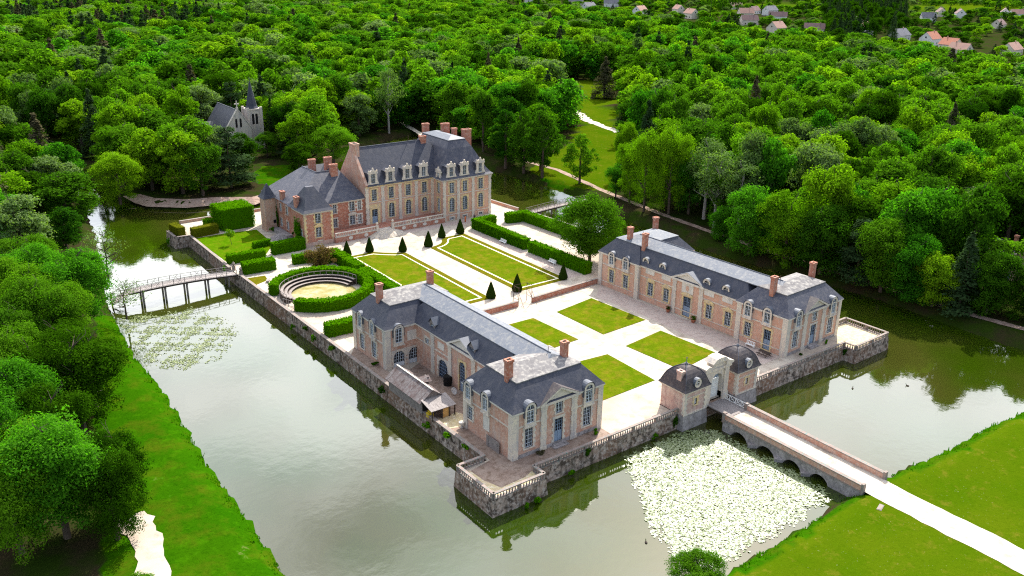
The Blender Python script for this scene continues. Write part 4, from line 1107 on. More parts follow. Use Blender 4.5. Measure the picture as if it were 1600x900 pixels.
mb = MB(T)
w2, hh = 2.5, 4.4
for x0, x1 in ((1.0, 3.4 - w2 / 2), (3.4 + w2 / 2, 5.9)): mb.box(x0, x1, 0, 1.1, -.5, 5.2)
p = arch_pts(w2, hh, 10)
for (x0, z0), (x1, z1) in zip(p[:-1], p[1:]): mb.add([(3.4 + x, y, z) for y in (0, 1.1) for x, z in ((x0, z0), (x1, z1), (x1, 5.2), (x0, 5.2))], [(0, 1, 2, 3), (7, 6, 5, 4), (1, 0, 4, 5)])
for x in (3.4 - w2 / 2, 3.4 + w2 / 2 - .001): mb.box(x, x + .001, 0, 1.1, hh - w2 / 2, 5.2)
mb.build('gate_wall', M['stone'], ga)
for x in (.75, 5.2):
    pb = MB(T).box(x - .55, x + .75, -.35, 1.3, -.6, .9).box(x - .4, x + .6, -.25, 1.2, .9, 5.3).box(x - .62, x + .82, -.45, 1.4, 5.3, 5.75)
    if x < 3: pb.slab([(x - .7, 5.75), (x + .9, 5.75), (x + .9, 6.0), (x + .1, 6.35), (x - .7, 6.0)], -.5, 1.45)
    pb.build('pier', M['stone'], ga)
mb = MB(T).box(1.3, 6.0, -.35, 1.3, 5.2, 5.55).box(2.0, 4.8, -.15, 1.1, 5.55, 6.5)
mb.slab([(1.6, 6.5), (5.2, 6.5), (4.4, 7.15), (3.4, 7.3), (2.4, 7.15)], -.5, 1.4)
mb.slab([(4.7, 5.75), (6.4, 5.75), (6.4, 6.05), (5.2, 6.5), (4.7, 6.5)], -.5, 1.4)
mb.build('pediment', M['stone'], ga)
mb = MB(T)
for sg in (-1, 1): mb.box(3.4 + min(0.02 * sg, sg * w2 / 2), 3.4 + max(.02 * sg, sg * w2 / 2), .75, .87, -.3, 3.2)
for k in range(9): mb.box(3.4 - w2 / 2 + .14 + k * .27, 3.4 - w2 / 2 + .2 + k * .27, .69, .75, -.25, 3.1)
mb.build('gate_leaf', M['white'], ga)
fp = arch_pts(w2, hh - 3.2 + 0.0, 10)
MB(T).add([(3.4 + x, .8, max(3.22, z + 3.2)) for x, z in fp], [tuple(range(11))]).build('fanlight', M['bluepaint'], ga)
db = empty('drawbridge', (.55, -3.2, -.35), 0, 'short plank drawbridge with white lattice railing under the gate arch', 'drawbridge')
mb = MB()
for k in range(20): mb.box(-1.95, 1.95, -2.4 + .24 * k, -2.4 + .24 * k + .215, -.12 + (0 if k % 2 else .008), .02)
mb.build('deck', M['plank'], db)
MB().box(-1.8, -1.5, -2.4, 2.4, -.5, -.125).box(1.5, 1.8, -2.4, 2.4, -.5, -.125).build('beam', M['wood_dark'], db)
def lattice(root, a, b, h, bays, mat='white', r=.045, name='railing', extra=True):
    a, b = Vector(a), Vector(b)
    mb = MB()
    U = Vector((0, 0, h))
    mb.bar(a + U, b + U, r); mb.bar(a + U * .12, b + U * .12, r)
    for k in range(bays + 1):
        p = a + (b - a) * k / bays
        mb.bar(p, p + U * 1.04, r * 1.2)
        if k < bays and extra:
            q = a + (b - a) * (k + 1) / bays
            mb.bar(p + U * .12, q + U, r * .8); mb.bar(p + U, q + U * .12, r * .8)
    return mb.build(name, M[mat], root)
lattice(db, (1.9, -2.3, 0), (1.9, 2.2, 0), 1.0, 4)

sb = empty('stone_bridge', (.1, -17, 0), 0, 'stone bridge with four low arches and solid parapets crossing the moat to the gate', 'bridge')
def by(y): return y + 17
def dz(y): return -.42 - .2 * max(0, min(1, (-5.2 - y) / 23))
xa, xb = -2.75, 2.75
arches = [(-6.9, -10.1), (-11.7, -15.0), (-16.3, -19.5), (-20.8, -23.9)]
side = []
spr = []
pts = [(-5.3, -5)]
for a, b in arches:
    pts.append((a, -5)); pts.append((a, -2.9))
    for k in range(1, 10):
        t = math.pi * k / 10
        pts.append(((a + b) / 2 + (a - b) / 2 * math.cos(t), -2.9 + 1.55 * math.sin(t)))
    pts += [(b, -2.9), (b, -5)]
pts += [(-28.6, -5), (-28.6, dz(-28.6)), (-5.3, dz(-5.3))]
mb = MB()
poly = [(by(y), z) for y, z in pts]
mb.add([(x, y, z) for x in (xa, xb) for y, z in poly], [tuple(range(len(poly))), tuple(range(2 * len(poly) - 1, len(poly) - 1, -1))] + [(k, k + 1, len(poly) + k + 1, len(poly) + k) for k in range(len(poly) - 1)])
mb.build('arches', M['stone_grey'], sb)
MB().add([(xa + .45, by(-5.25), dz(-5.2) + .02), (xb - .45, by(-5.25), dz(-5.2) + .02), (xb - .45, by(-29.6), GZ + .012), (xa + .45, by(-29.6), GZ + .012)], [(0, 1, 2, 3)]).build('deck', M['road'], sb)
for x in (xa - .02, xb - .46):
    p_, c_ = MB(), MB()
    p_.add([(x + i, by(y), dz(y) + z) for y in (-5.3, -28.6) for i, z in ((0, -.02), (.48, -.02), (.48, .78), (0, .78))], [(0, 1, 2, 3), (7, 6, 5, 4), (0, 4, 5, 1), (1, 5, 6, 2), (2, 6, 7, 3), (3, 7, 4, 0)])
    c_.add([(x + i, by(y), dz(y) + z) for y in (-5.22, -28.68) for i, z in ((-.07, .782), (.55, .782), (.55, .93), (-.07, .93))], [(0, 1, 2, 3), (7, 6, 5, 4), (0, 4, 5, 1), (1, 5, 6, 2), (2, 6, 7, 3), (3, 7, 4, 0)])
    o = p_.build('parapet', M['brick_old'], sb)
    c_.build('coping', M['coping'], o)
    MB().box(x - .06, x + .56, by(-28.9), by(-28.55), -1.2, .5).build('end_post', M['coping'], o)
    MB().box(x - .05, x + .53, by(-5.6), by(-5.1), -1.0, .65).build('end_post', M['coping'], o)
mb = MB()
for x0, x1 in ((xa - .09, xa), (xb, xb + .09)): mb.add([(x, by(y), dz(y) + z) for y in (-5.3, -28.6) for x, z in ((x0, -.12), (x1, -.12), (x1, .06), (x0, .06))], [(0, 1, 2, 3), (7, 6, 5, 4), (0, 4, 5, 1), (1, 5, 6, 2), (2, 6, 7, 3), (3, 7, 4, 0)])
mb.build('string_course', M['coping'], sb)
for a, b in zip(arches[:-1], arches[1:]):
    y = (a[1] + b[0]) / 2
    MB().prism([(xa + .02, by(y - .8)), (xa - .9, by(y)), (xa + .02, by(y + .8))], -5, -1.9).build('cutwater', M['stone_grey'], sb)

def low_wall(x0, x1, y0, y1, label):
    r = empty('low_wall', ((x0 + x1) / 2, (y0 + y1) / 2, 0), 0, label, 'wall', 'low walls between forecourt and gardens')
    T = Matrix.Translation((x0 - (x0 + x1) / 2, y0 - (y0 + y1) / 2, 0)) @ Matrix.Rotation(math.atan2(y1 - y0, x1 - x0), 4, 'Z')
    L = math.hypot(x1 - x0, y1 - y0)
    MB(T).box(0, L, -.2, .2, 0, 1.0).build('brickwork', M['brick_red'], r)
    MB(T).box(-.05, L + .05, -.26, .26, 1.002, 1.1).build('coping', M['coping'], r)
low_wall(-20.2, -1.2, 47.8, 47.9, 'low red brick wall running behind the yard range up to the iron frame')
low_wall(2.4, 21.0, 47.9, 48.9, 'low red brick wall running from the iron frame to the range with blue doors')
ir = empty('iron_frame', (.7, 48.2, 0), 0, 'thin rusty iron gate frame with raking stays standing in the gap of the low wall', 'gate frame')
for sx, x in ((-1, -1.6), (1, 1.6)):
    mb = MB()
    for dx, dy in ((0, -.3), (0, 1.3)): mb.bar((x + dx, dy, 0), (x + dx, dy, 3.8), .06)
    mb.bar((x, -.3, 3.7), (x, 1.3, 3.7), .05); mb.bar((x, -.3, 1.2), (x, 1.3, 1.2), .04); mb.bar((x, -.3, 1.2), (x, 1.3, 3.7), .03)
    mb.bar((x, -.3, 2.6), (x + .2, -1.7, 0), .035); mb.bar((x, 1.3, 2.6), (x + sx * 1.1, .4, 0), .035)
    mb.build('post', M['iron'], ir)
MB().bar((-1.6, 1.3, 3.8), (1.6, 1.3, 3.8), .025).build('crossbar', M['iron'], ir)

# ------------------------------------------------------------------ foot bridges
def footbridge(label, a, b, w, n, steps, mat='plank', arch=0.5):
    a, b = Vector(a), Vector(b)
    L = (b - a).length
    c = (a + b) / 2
    root = empty('footbridge', (c.x, c.y, 0), 0, label, 'footbridge')
    ang = math.atan2(b.y - a.y, b.x - a.x)
    T = Matrix.Translation((a.x - c.x, a.y - c.y, 0)) @ Matrix.Rotation(ang, 4, 'Z')
    zz = lambda t: a.z + (b.z - a.z) * t + arch * 4 * t * (1 - t)
    d = MB(T)
    N = int(L / .35)
    for k in range(N): d.box(L * k / N, L * (k + .9) / N, -w / 2, w / 2, zz(k / N) - .1, zz(k / N) + (.0 if k % 2 else .012))
    d.build('deck', M[mat], root)
    for s in (-1, 1):
        r_ = MB(T)
        K = max(4, int(L / 2.1))
        q = [Vector((L * k / K, s * (w / 2 - .05), zz(k / K))) for k in range(K + 1)]
        for k in range(K + 1): r_.bar(q[k], q[k] + Vector((0, 0, 1.12)), .06)
        for k in range(K):
            for h, t in ((1.08, .05), (.55, .035), (.12, .04)): r_.bar(q[k] + Vector((0, 0, h)), q[k + 1] + Vector((0, 0, h)), t)
            if k % 2 == 0:
                m0 = q[k].lerp(q[k + 1], .35); m1 = q[k].lerp(q[k + 1], .75)
                r_.bar(m0 + Vector((0, 0, .12)), m1 + Vector((0, 0, 1.08)), .035); r_.bar(m1 + Vector((0, 0, .12)), m0 + Vector((0, 0, 1.08)), .035)
        r_.build('railing', M[mat], root)
        MB(T).add([(L * k / 12, s * (w / 2 - .2) + y, zz(k / 12) + z) for k in range(13) for y, z in ((-.1, -.4), (.1, -.4), (.1, -.105), (-.1, -.105))], [(4 * k + j, 4 * k + (j + 1) % 4, 4 * k + 4 + (j + 1) % 4, 4 * k + 4 + j) for k in range(12) for j in range(4)]).build('beam', M['wood_dark'], root)
    for k in range(n):
        t = (k + .6) / n
        mb = MB(T)
        for s in (-1, 1): mb.bar((L * t, s * w * .36, -5), (L * t, s * w * .36, zz(t) - .35), .21, 8)
        mb.box(L * t - .15, L * t + .15, -w / 2 - .1, w / 2 + .1, zz(t) - .62, zz(t) - .4)
        mb.build('trestle', M['wood'], root)
    if steps:
        mb = MB(T)
        for k in range(steps): mb.box(-.34 * (k + 1), -.34 * k, -w / 2, w / 2, a.z - .16 * (k + 1) - .1, a.z - .16 * (k + 1))
        for s in (-1, 1):
            mb.bar((-.34 * steps, s * w / 2, a.z - .16 * steps + 1.0), (0, s * w / 2, a.z + 1.08), .05)
            mb.bar((-.34 * steps, s * w / 2, a.z - .16 * steps - .3), (-.34 * steps, s * w / 2, a.z - .16 * steps + 1.0), .06)
        mb.build('steps', M['wood'], root)
footbridge('long grey wooden footbridge on pale posts with steps under the bank trees', (-61.0, 97.4, .55), (-39.2, 97.4, .05), 2.7, 5, 9, arch=.35)
footbridge('short weathered wooden footbridge behind the big round tree by the garden hedges', (41.4, 99.3, .05), (64.5, 101.5, -.3), 2.2, 4, 0, 'wood', .3)
for x, y in ((-38.6, 99.4), (-38.6, 95.3)):
    u = empty('stone_urn', (x, y, 0), 0, 'small stone urn on a post ending the long footbridge, ' + ('toward the chateau' if y > 97 else 'toward the arena'), 'urn', 'urns at the footbridge')
    MB().box(-.28, .28, -.28, .28, 0, 1.1).build('post', M['coping'], u)
    MB().lathe([(.1, 1.1), (.3, 1.35), (.33, 1.6), (.2, 1.7), (.08, 1.9)], (0, 0), 10).build('vase', M['coping'], u)

# ------------------------------------------------------------------ shed in the yard
sd_ = empty('shed', (-38.0, 25.5, 0), 0, 'low open shed with rusty pitched sheet roof on the moat wall', 'shed')
x0, x1, y0, y1 = -1.6, 3.0, -4.4, 6.2
mb = MB().box(x0 + .5, x0 + .6, y0 + .3, y1 - .3, 0, 2.1).box(x1 - .6, x1 - .5, y0 + 2, y1 - .3, 0, 2.1).box(x0 + .6, x1 - .6, y1 - .42, y1 - .3, 0, 2.1)
mb.slab([(x0 + .4, 2.1), (x1 - .4, 2.1), ((x0 + x1) / 2, 3.5)], y0 + .35, y0 + .45); mb.slab([(x0 + .4, 2.1), (x1 - .4, 2.1), ((x0 + x1) / 2, 3.5)], y1 - .45, y1 - .35)
mb.build('wall', M['wood'], sd_)
xm = (x0 + x1) / 2
mb = MB()
for sx, x in ((-1, x0), (1, x1)):
    for k in range(14):
        ya, yb = y0 + (y1 - y0) * k / 14, y0 + (y1 - y0) * (k + 1) / 14 - .02
        mb.add([(x, ya, 1.95 + .02 * (k % 2)), (x, yb, 1.95 + .02 * (k % 2)), (xm, yb, 3.62 + .02 * (k % 2)), (xm, ya, 3.62 + .02 * (k % 2)), (x, ya, 1.88), (x, yb, 1.88), (xm, yb, 3.54), (xm, ya, 3.54)],
               [(0, 1, 2, 3), (7, 6, 5, 4), (0, 4, 5, 1), (1, 5, 6, 2), (2, 6, 7, 3), (3, 7, 4, 0)])
mb.build('roof', M['tin'], sd_)
MB().box(xm - .12, xm + .12, y0 - .05, y1 + .05, 3.6, 3.7).build('ridge_cap', M['plaster'], sd_)
d = MB()
for sy in (-1, 1): d.add([(xm + .3, sy * 1.0 + .8, 2.95), (x1 + .15, sy * 1.0 + .8, 2.7), (x1 + .15, .8, 3.45), (xm + .1, .8, 3.5)], [(0, 1, 2, 3)])
d.slab([(x1 - .3, 1.9), (x1 - .1, 1.9), (x1 - .1, 3.3), (x1 - .3, 3.3)], .3, 1.3)
d.build('side_dormer', M['tin'], sd_)
lt = MB()
for k in range(8):
    xa_, xb_ = x0 + .3 + (x1 - x0 - .2) * k / 8, x0 + .3 + (x1 - x0 - .2) * (k + 1) / 8 - .02
    lt.add([(xa_, y0 + .3, 2.45), (xb_, y0 + .3, 2.45), (xb_, y0 - 2.7, 1.75), (xa_, y0 - 2.7, 1.75), (xa_, y0 + .3, 2.38), (xb_, y0 + .3, 2.38), (xb_, y0 - 2.7, 1.68), (xa_, y0 - 2.7, 1.68)], [(0, 1, 2, 3), (7, 6, 5, 4), (3, 2, 6, 7), (0, 3, 7, 4), (1, 5, 6, 2)])
lt.build('lean_to_roof', M['plank'], sd_)
for x in (x0 + .5, xm - .1, x1 - .2, xm + 1.2): MB().box(x, x + .16, y0 - 2.6, y0 - 2.44, 0, 1.7).build('post', M['wood_dark'], sd_)
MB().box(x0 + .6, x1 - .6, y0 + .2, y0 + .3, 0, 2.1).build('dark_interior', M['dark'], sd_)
def single(mb, name, mat, loc, label, cat, rz=0, group=None, smooth=False):
    o = mb.build(name, M[mat], None, smooth)
    o.location = loc; o.rotation_euler = (0, 0, rz)
    return tag(o, label, cat, group)
single(MB().box(-.6, .6, -.03, .03, 0, 1.75).box(-.62, -.5, -.06, -.03, .1, 1.6).box(.5, .62, -.06, -.03, .1, 1.6), 'plywood_board', 'ply', (-36.7, 18.75, 0), 'upright plywood board leaning in the open front of the shed', 'board')
single(MB().box(-.45, .45, -.35, .35, .1, .75).box(-.4, .4, -.3, .3, .75, .85).box(-.1, .1, -.4, .4, .86, 1.0), 'yellow_crate', 'yellow', (-38.6, 20.0, 0), 'yellow plastic crate in the shadow under the shed lean-to', 'crate')
pp = [(.02, .25), (.45, .2), (.6, .05), (.62, 0), (.4, -.05), (.02, -.1)]
ds = empty('satellite_dish', (-31.6, 24.2, 0), 0, 'round white dish lying on the dirt by the tall arched door', 'dish')
MB(Matrix.Translation((0, 0, .45)) @ Matrix.Rotation(R(55), 4, 'X') @ Matrix.Rotation(R(20), 4, 'Y')).lathe([(.05, -.12), (.4, -.02), (.62, .12), (.6, .14), (.38, .02), (.05, -.07)], (0, 0), 18).build('bowl', M['white'], ds, True)
MB().bar((0, 0, 0), (0, .1, .4), .05).bar((0, -.05, .42), (.0, -.5, .6), .02).build('mount', M['iron'], ds)
single(MB().lathe([(.7, 0), (.75, .1), (.75, 1.5), (.68, 1.6), (.3, 1.62)], (0, 0), 16).lathe([(.77, .5), (.77, .58)], (0, 0), 16).lathe([(.77, 1.1), (.77, 1.18)], (0, 0), 16), 'barrel', 'dark', (-30.6, 27.4, 0), 'dark round barrel standing in the open garage arch', 'barrel')
single(MB().lathe([(.25, 0), (.3, .1), (.15, .3), (.42, .7), (.48, .95), (.4, 1.0), (.3, .9)], (0, 0), 12), 'stone_urn', 'stone', (-36.5, 14.6, 0), 'pale stone urn at the corner of the front pavilion by the shed', 'urn', smooth=True)
single(MB().box(0, 3.0, -.05, .05, 0, 1.7).box(.4, .5, -.12, -.05, 0, 1.65).box(2.5, 2.6, -.12, -.05, 0, 1.65), 'leaning_board', 'wood', (-36.35, 8.6, 0), 'grey boards leaning on the pavilion wall under the blind panel', 'board', R(-90))

# ------------------------------------------------------------------ furniture and people
def bench(x, y, rz, label):
    r = empty('bench', (x, y, 0), rz, label, 'bench', 'white benches along the hedge')
    m = MB()
    for k in range(4): m.box(-1.2, 1.2, -.25 + .13 * k, -.15 + .13 * k, .42, .46)
    m.build('seat', M['white'], r)
    m = MB()
    for k in range(4): m.box(-1.2, 1.2, .27 + .03 * k, .31 + .03 * k, .52 + .12 * k, .61 + .12 * k)
    m.build('backrest', M['white'], r)
    for x_ in (-1.05, 1.05): MB().box(x_ - .05, x_ + .05, -.25, -.17, 0, .42).box(x_ - .05, x_ + .05, .2, .28, 0, .9).box(x_ - .05, x_ + .05, -.17, .2, .34, .41).build('leg', M['white'], r)
bench(20.2, 82.1, R(-92), 'white slatted bench against the hedge nearer the chateau')
bench(20.4, 63.9, R(-92), 'white slatted bench against the hedge nearer the low wall')
def picnic(x, y, rz, name, label, cat, mat):
    r = empty(name, (x, y, 0), rz, label, cat)
    m = MB()
    for k in range(5): m.box(-1.1, 1.1, -.4 + .16 * k, -.26 + .16 * k, .72, .77)
    m.build('table_top', M[mat], r)
    for s in (-1, 1):
        MB().box(-1.1, 1.1, s * .75 - .16, s * .75 + .16, .42, .47).build('seat', M[mat], r)
        m = MB()
        m.bar((s * .8, -.75, 0), (s * .8, -.2, .72), .05); m.bar((s * .8, .75, 0), (s * .8, .2, .72), .05); m.bar((s * .8, -.85, .4), (s * .8, .85, .4), .045)
        m.build('leg', M[mat], r)
picnic(-23.0, 90.9, R(30), 'picnic_table', 'grey wooden picnic table in front of the reddish bush', 'table', 'wood')
picnic(20.0, 5.2, R(-88), 'picnic_table', 'brown wooden picnic table by the blue door behind the gate pavilion', 'table', 'wood_dark')
wb = empty('garden_bench', (20.9, 9.0, 0), R(-88), 'white garden bench against the brick wall behind the gate pavilion', 'bench')
MB().box(-.9, .9, -.25, .25, .42, .47).build('seat', M['white'], wb)
m = MB()
for k in range(6): m.box(-.9 + .33 * k, -.78 + .33 * k, .22, .27, .47, .95)
m.box(-.9, .9, .2, .29, .95, 1.03)
m.build('backrest', M['white'], wb)
for x_ in (-.8, .8): MB().box(x_ - .04, x_ + .04, -.22, .22, 0, .42).build('leg', M['white'], wb)
for x, y, lb in ((20.9, 28.9, 'terracotta pot with a small plant, on the low wall side of the central blue door'), (21.0, 22.5, 'terracotta pot with a small plant, on the gate side of the central blue door')):
    r = empty('flower_pot', (x, y, 0), 0, lb, 'flower pot', 'pots beside the blue door')
    MB().lathe([(.28, 0), (.42, .5), (.47, .52), (.47, .62), (.4, .62), (.36, .5)], (0, 0), 12).build('pot', M['terracotta'], r)
    q = MB()
    for k in range(60):
        a, rr = rnd.uniform(0, 6.28), rnd.uniform(0, .5)
        p = Vector((rr * math.cos(a), rr * math.sin(a), .62 + rnd.uniform(0, .6)))
        d1, d2 = Vector((rnd.uniform(-1, 1), rnd.uniform(-1, 1), rnd.uniform(-.5, 1))) * .16, Vector((rnd.uniform(-1, 1), rnd.uniform(-1, 1), rnd.uniform(-.5, 1))) * .16
        q.quad(p - d1, p - d2, p + d1, p + d2)
    q.build('leaves', M['darkleaf'], r)
def person(x, y, rz, cloth, label):
    r = empty('person', (x, y, 0), rz, label, 'person')
    J = [((0, 0, .95), .15), ((0, 0, 1.2), .14), ((0, 0, 1.42), .16), ((0, 0, 1.54), .06), ((0, -.01, 1.64), .095), ((0, -.01, 1.74), .085),
         ((.19, 0, 1.42), .06), ((.26, .02, 1.15), .05), ((.24, -.08, .92), .04), ((.24, -.1, .82), .035), ((-.19, 0, 1.42), .06), ((-.26, .02, 1.15), .05), ((-.24, -.08, .92), .04), ((-.24, -.1, .82), .035),
         ((.1, 0, .88), .1), ((.11, -.02, .48), .07), ((.12, .0, .08), .05), ((.12, -.14, .04), .045), ((-.1, 0, .88), .1), ((-.11, .06, .48), .07), ((-.12, .08, .08), .05), ((-.12, -.06, .04), .045)]
    E_ = [(0, 1), (1, 2), (2, 3), (3, 4), (4, 5), (2, 6), (6, 7), (7, 8), (8, 9), (2, 10), (10, 11), (11, 12), (12, 13), (0, 14), (14, 15), (15, 16), (16, 17), (0, 18), (18, 19), (19, 20), (20, 21)]
    m = bpy.data.meshes.new('body')
    m.from_pydata([j[0] for j in J], E_, [])
    b = obj('body', m, r)
    b.modifiers.new('skin', 'SKIN')
    for k, j in enumerate(J): m.skin_vertices[0].data[k].radius = (j[1], j[1])
    m.skin_vertices[0].data[0].use_root = True
    sb_ = b.modifiers.new('sub', 'SUBSURF'); sb_.levels = sb_.render_levels = 1
    m.materials.append(M['skin'])
    MB().lathe([(.17, .82), (.21, .9), (.18, 1.15), (.22, 1.4), (.13, 1.52), (.08, 1.53)], (0, 0), 12).build('shirt', M[cloth], r, True)
    mt = MB()
    for s, oy in ((1, 0), (-1, .06)): mt.bar((s * .1, 0, .9), (s * .115, oy, .12), .125, 10, .085)
    mt.build('trousers', M[cloth], r, True)
    for s in (-1, 1): MB().bar((s * .19, 0, 1.44), (s * .265, .02, 1.1), .078, 8, .062).build('sleeve', M[cloth], r, True)
    MB().lathe([(.085, 1.62), (.112, 1.68), (.105, 1.78), (.06, 1.84), (.01, 1.85)], (0, .015), 10).build('hair', M['hair'], r, True)
person(22.7, 101.6, R(15), 'orange_cloth', 'person in orange clothes walking on the gravel below the chateau')
person(25.4, 101.4, R(-40), 'dark_cloth', 'person in dark clothes half hidden behind the hedge corner')
# round arena: tiers of wooden seats
ar = empty('arena_seating', (-29.3, 76, 0), 0, 'curved three tier wooden stand inside the round hedge', 'seating stand')
def tier(r0, r1, z0, z1, a0, a1, n=30):
    m = MB()
    P_ = []
    for k in range(n + 1):
        t = R(a0 + (a1 - a0) * k / n)
        P_ += [(r * math.cos(t), r * math.sin(t) * .98, z) for r, z in ((r0, z0), (r1, z0), (r1, z1), (r0, z1))]
    m.add(P_, [(4 * k + j, 4 * k + (j + 1) % 4, 4 * k + 4 + (j + 1) % 4, 4 * k + 4 + j) for k in range(n) for j in range(4)] + [(0, 1, 2, 3), tuple(4 * n + j for j in (3, 2, 1, 0))])
    return m
for k in range(3):
    tier(5.95 + .75 * k, 6.5 + .75 * k, .42 + .4 * k, .5 + .4 * k, 5, 190).build('seat', M['wood'], ar)
    tier(6.5 + .75 * k, 6.7 + .75 * k, 0, .48 + .4 * k, 5, 190).build('riser', M['wood_dark'], ar)
tier(8.15, 8.22, 1.9, 2.0, 5, 190).build('back_rail', M['wood'], ar)
m = MB()
for k in range(22):
    t = R(5 + 185 * k / 21); m.box(8.18 * math.cos(t) - .05, 8.18 * math.cos(t) + .05, 8.0 * math.sin(t) - .05, 8.0 * math.sin(t) + .05, 0, 1.95)
m.build('back_posts', M['wood'], ar)
fe = empty('wooden_fence', (-36.6, 71.3, 0), 0, 'short grey post and rail fence closing the arena gap by the moat wall', 'fence')
lattice(fe, (-1.5, 3.2, 0), (1.2, -3.4, 0), 1.3, 5, 'wood', .06, 'rails', False)
single(MB().box(-.9, .9, -.3, .3, .3, .45).box(-.7, -.5, -.25, .25, 0, .3).box(.5, .7, -.25, .25, 0, .3), 'stone_bench', 'stone_grey', (-35.4, 88.6, 0), 'grey stone bench on worn grass near the footbridge', 'bench', R(60))
for x, y, z, rz, lb in ((-3.9, -32.2, GZ - .06, .3, 'flat concrete slab in the grass beside the gravel road'), (-76.2, 58.0, GZ, .1, 'concrete slab at the tree edge on the lawn strip')):
    single(MB().box(-.75, .75, -.3, .3, 0, .1).box(-.65, .65, -.22, .22, .1, .14), 'concrete_slab', 'coping', (x, y, z), lb, 'slab', rz)
# west entrance steps
ws = empty('garden_steps', (-20.6, 115.2, 0), 0, 'small fan of stone steps below the chateau tower', 'steps')
mb = MB()
for k in range(6):
    r = 3.0 - k * .34
    mb.prism([(r * math.cos(t) * 1.0, r * math.sin(t)) for t in [R(90 + 180 * j / 12) for j in range(13)]], .16 * k, .16 * (k + 1) - .004 * 0)
mb.box(0, 1.6, -2.0, 6.5, 0, .95)
mb.build('tread', M['stone_grey'], ws)
# ------------------------------------------------------------------ vegetation
def leaf_quads(C, N, size, rng, up=0.25, jitter=0.9):
    n = len(C)
    N = N + rng.normal(0, jitter, (n, 3)) * 0.6
    N[:, 2] += up
    N /= np.linalg.norm(N, axis=1)[:, None] + 1e-9
    A = np.cross(N, rng.normal(0, 1, (n, 3)))
    A /= np.linalg.norm(A, axis=1)[:, None] + 1e-9
    B = np.cross(N, A)
    s = (size * rng.uniform(0.6, 1.35, n))[:, None]
    a, b = A * s * 0.5, B * s * rng.uniform(0.45, 0.9, n)[:, None] * 0.5
    return np.stack([C - a - b * 0.5, C - b + a * 0.15, C + a + b * 0.3, C + b - a * 0.2], 1)
def crown_broad(seed, Rr=5.0, H=16.0, nc=46, per=150, leaf=0.42, low=0.22, kind='round'):
    rng = np.random.default_rng(seed)
    zc, zr = H * (1 + low) / 2, H * (1 - low) / 2
    u = rng.normal(0, 1, (nc, 3)); u /= np.linalg.norm(u, axis=1)[:, None]
    az = np.arctan2(u[:, 1], u[:, 0])
    f = rng.uniform(0.52, 0.98, nc) * (1 + 0.20 * np.sin(2 * az + seed) + 0.13 * np.sin(3 * az + 2.1 * seed))
    if kind == 'column': f *= 0.95
    cl = np.column_stack([u[:, 0] * Rr * f, u[:, 1] * Rr * f, zc + u[:, 2] * zr * rng.uniform(.62, .88, nc)])
    if kind in ('round', 'skirt'):       # several domes of different height make one uneven crown
        nl_ = int(rng.integers(4, 7))
        la = rng.uniform(0, 6.28) + np.arange(nl_) * 6.28 / nl_ + rng.normal(0, .25, nl_)
        lr = Rr * rng.uniform(.40, .58, nl_)
        lc = np.column_stack([np.cos(la) * (Rr - lr) * rng.uniform(.8, 1.05, nl_), np.sin(la) * (Rr - lr) * rng.uniform(.8, 1.05, nl_), H * rng.uniform(.46, .72, nl_)])
        lc = np.vstack([lc, [rng.normal(0, .1) * Rr, rng.normal(0, .1) * Rr, H * .74]]); lr = np.append(lr, Rr * .52)
        k_ = rng.integers(0, nl_ + 1, nc)
        vz = np.minimum(lr[k_] * 1.05, H - lc[k_, 2])
        dn = np.where(u[:, 2] < 0, (lc[k_, 2] - H * low) / 1.0, vz)
        u2 = u.copy(); u2[:, 2] = np.where(rng.uniform(0, 1, nc) < (.35 if kind == 'round' else .1), np.abs(u2[:, 2]), u2[:, 2])
        dn = np.where(u2[:, 2] < 0, lc[k_, 2] - H * low, vz)
        q_ = rng.uniform(.72, 1.0, nc)
        sh_ = np.where(u2[:, 2] < 0, 1 + (.15 if kind == 'skirt' else -.25) * np.abs(u2[:, 2]), 1)
        cl = np.column_stack([lc[k_, 0] + u2[:, 0] * lr[k_] * q_ * sh_, lc[k_, 1] + u2[:, 1] * lr[k_] * q_ * sh_, lc[k_, 2] + u2[:, 2] * dn * q_])
    if kind == 'ball': cl[:, :2] *= (1.08 - 0.35 * np.clip((zc - cl[:, 2]) / zr, 0, 1))[:, None]
    if kind == 'column': cl[:, :2] *= (1.15 - 0.5 * np.clip((cl[:, 2] - zc) / zr, -.2, 1))[:, None]
    cr = Rr * rng.uniform(0.13, 0.30, nc) * (1.2 if kind == 'sparse' else 1) * (1.35 if nc < 60 else 1)
    d = rng.normal(0, 1, (nc, per, 3)); d[:, :, 2] += 0.35
    d /= np.linalg.norm(d, axis=2)[:, :, None]
    rad = rng.uniform(0.55, 1.25, (nc, per, 1))
    P = cl[:, None] + d * (cr[:, None, None] * rad) * np.array([1, 1, .82])
    P = P.reshape(-1, 3); D = d.reshape(-1, 3)
    return leaf_quads(P, D, leaf, rng)
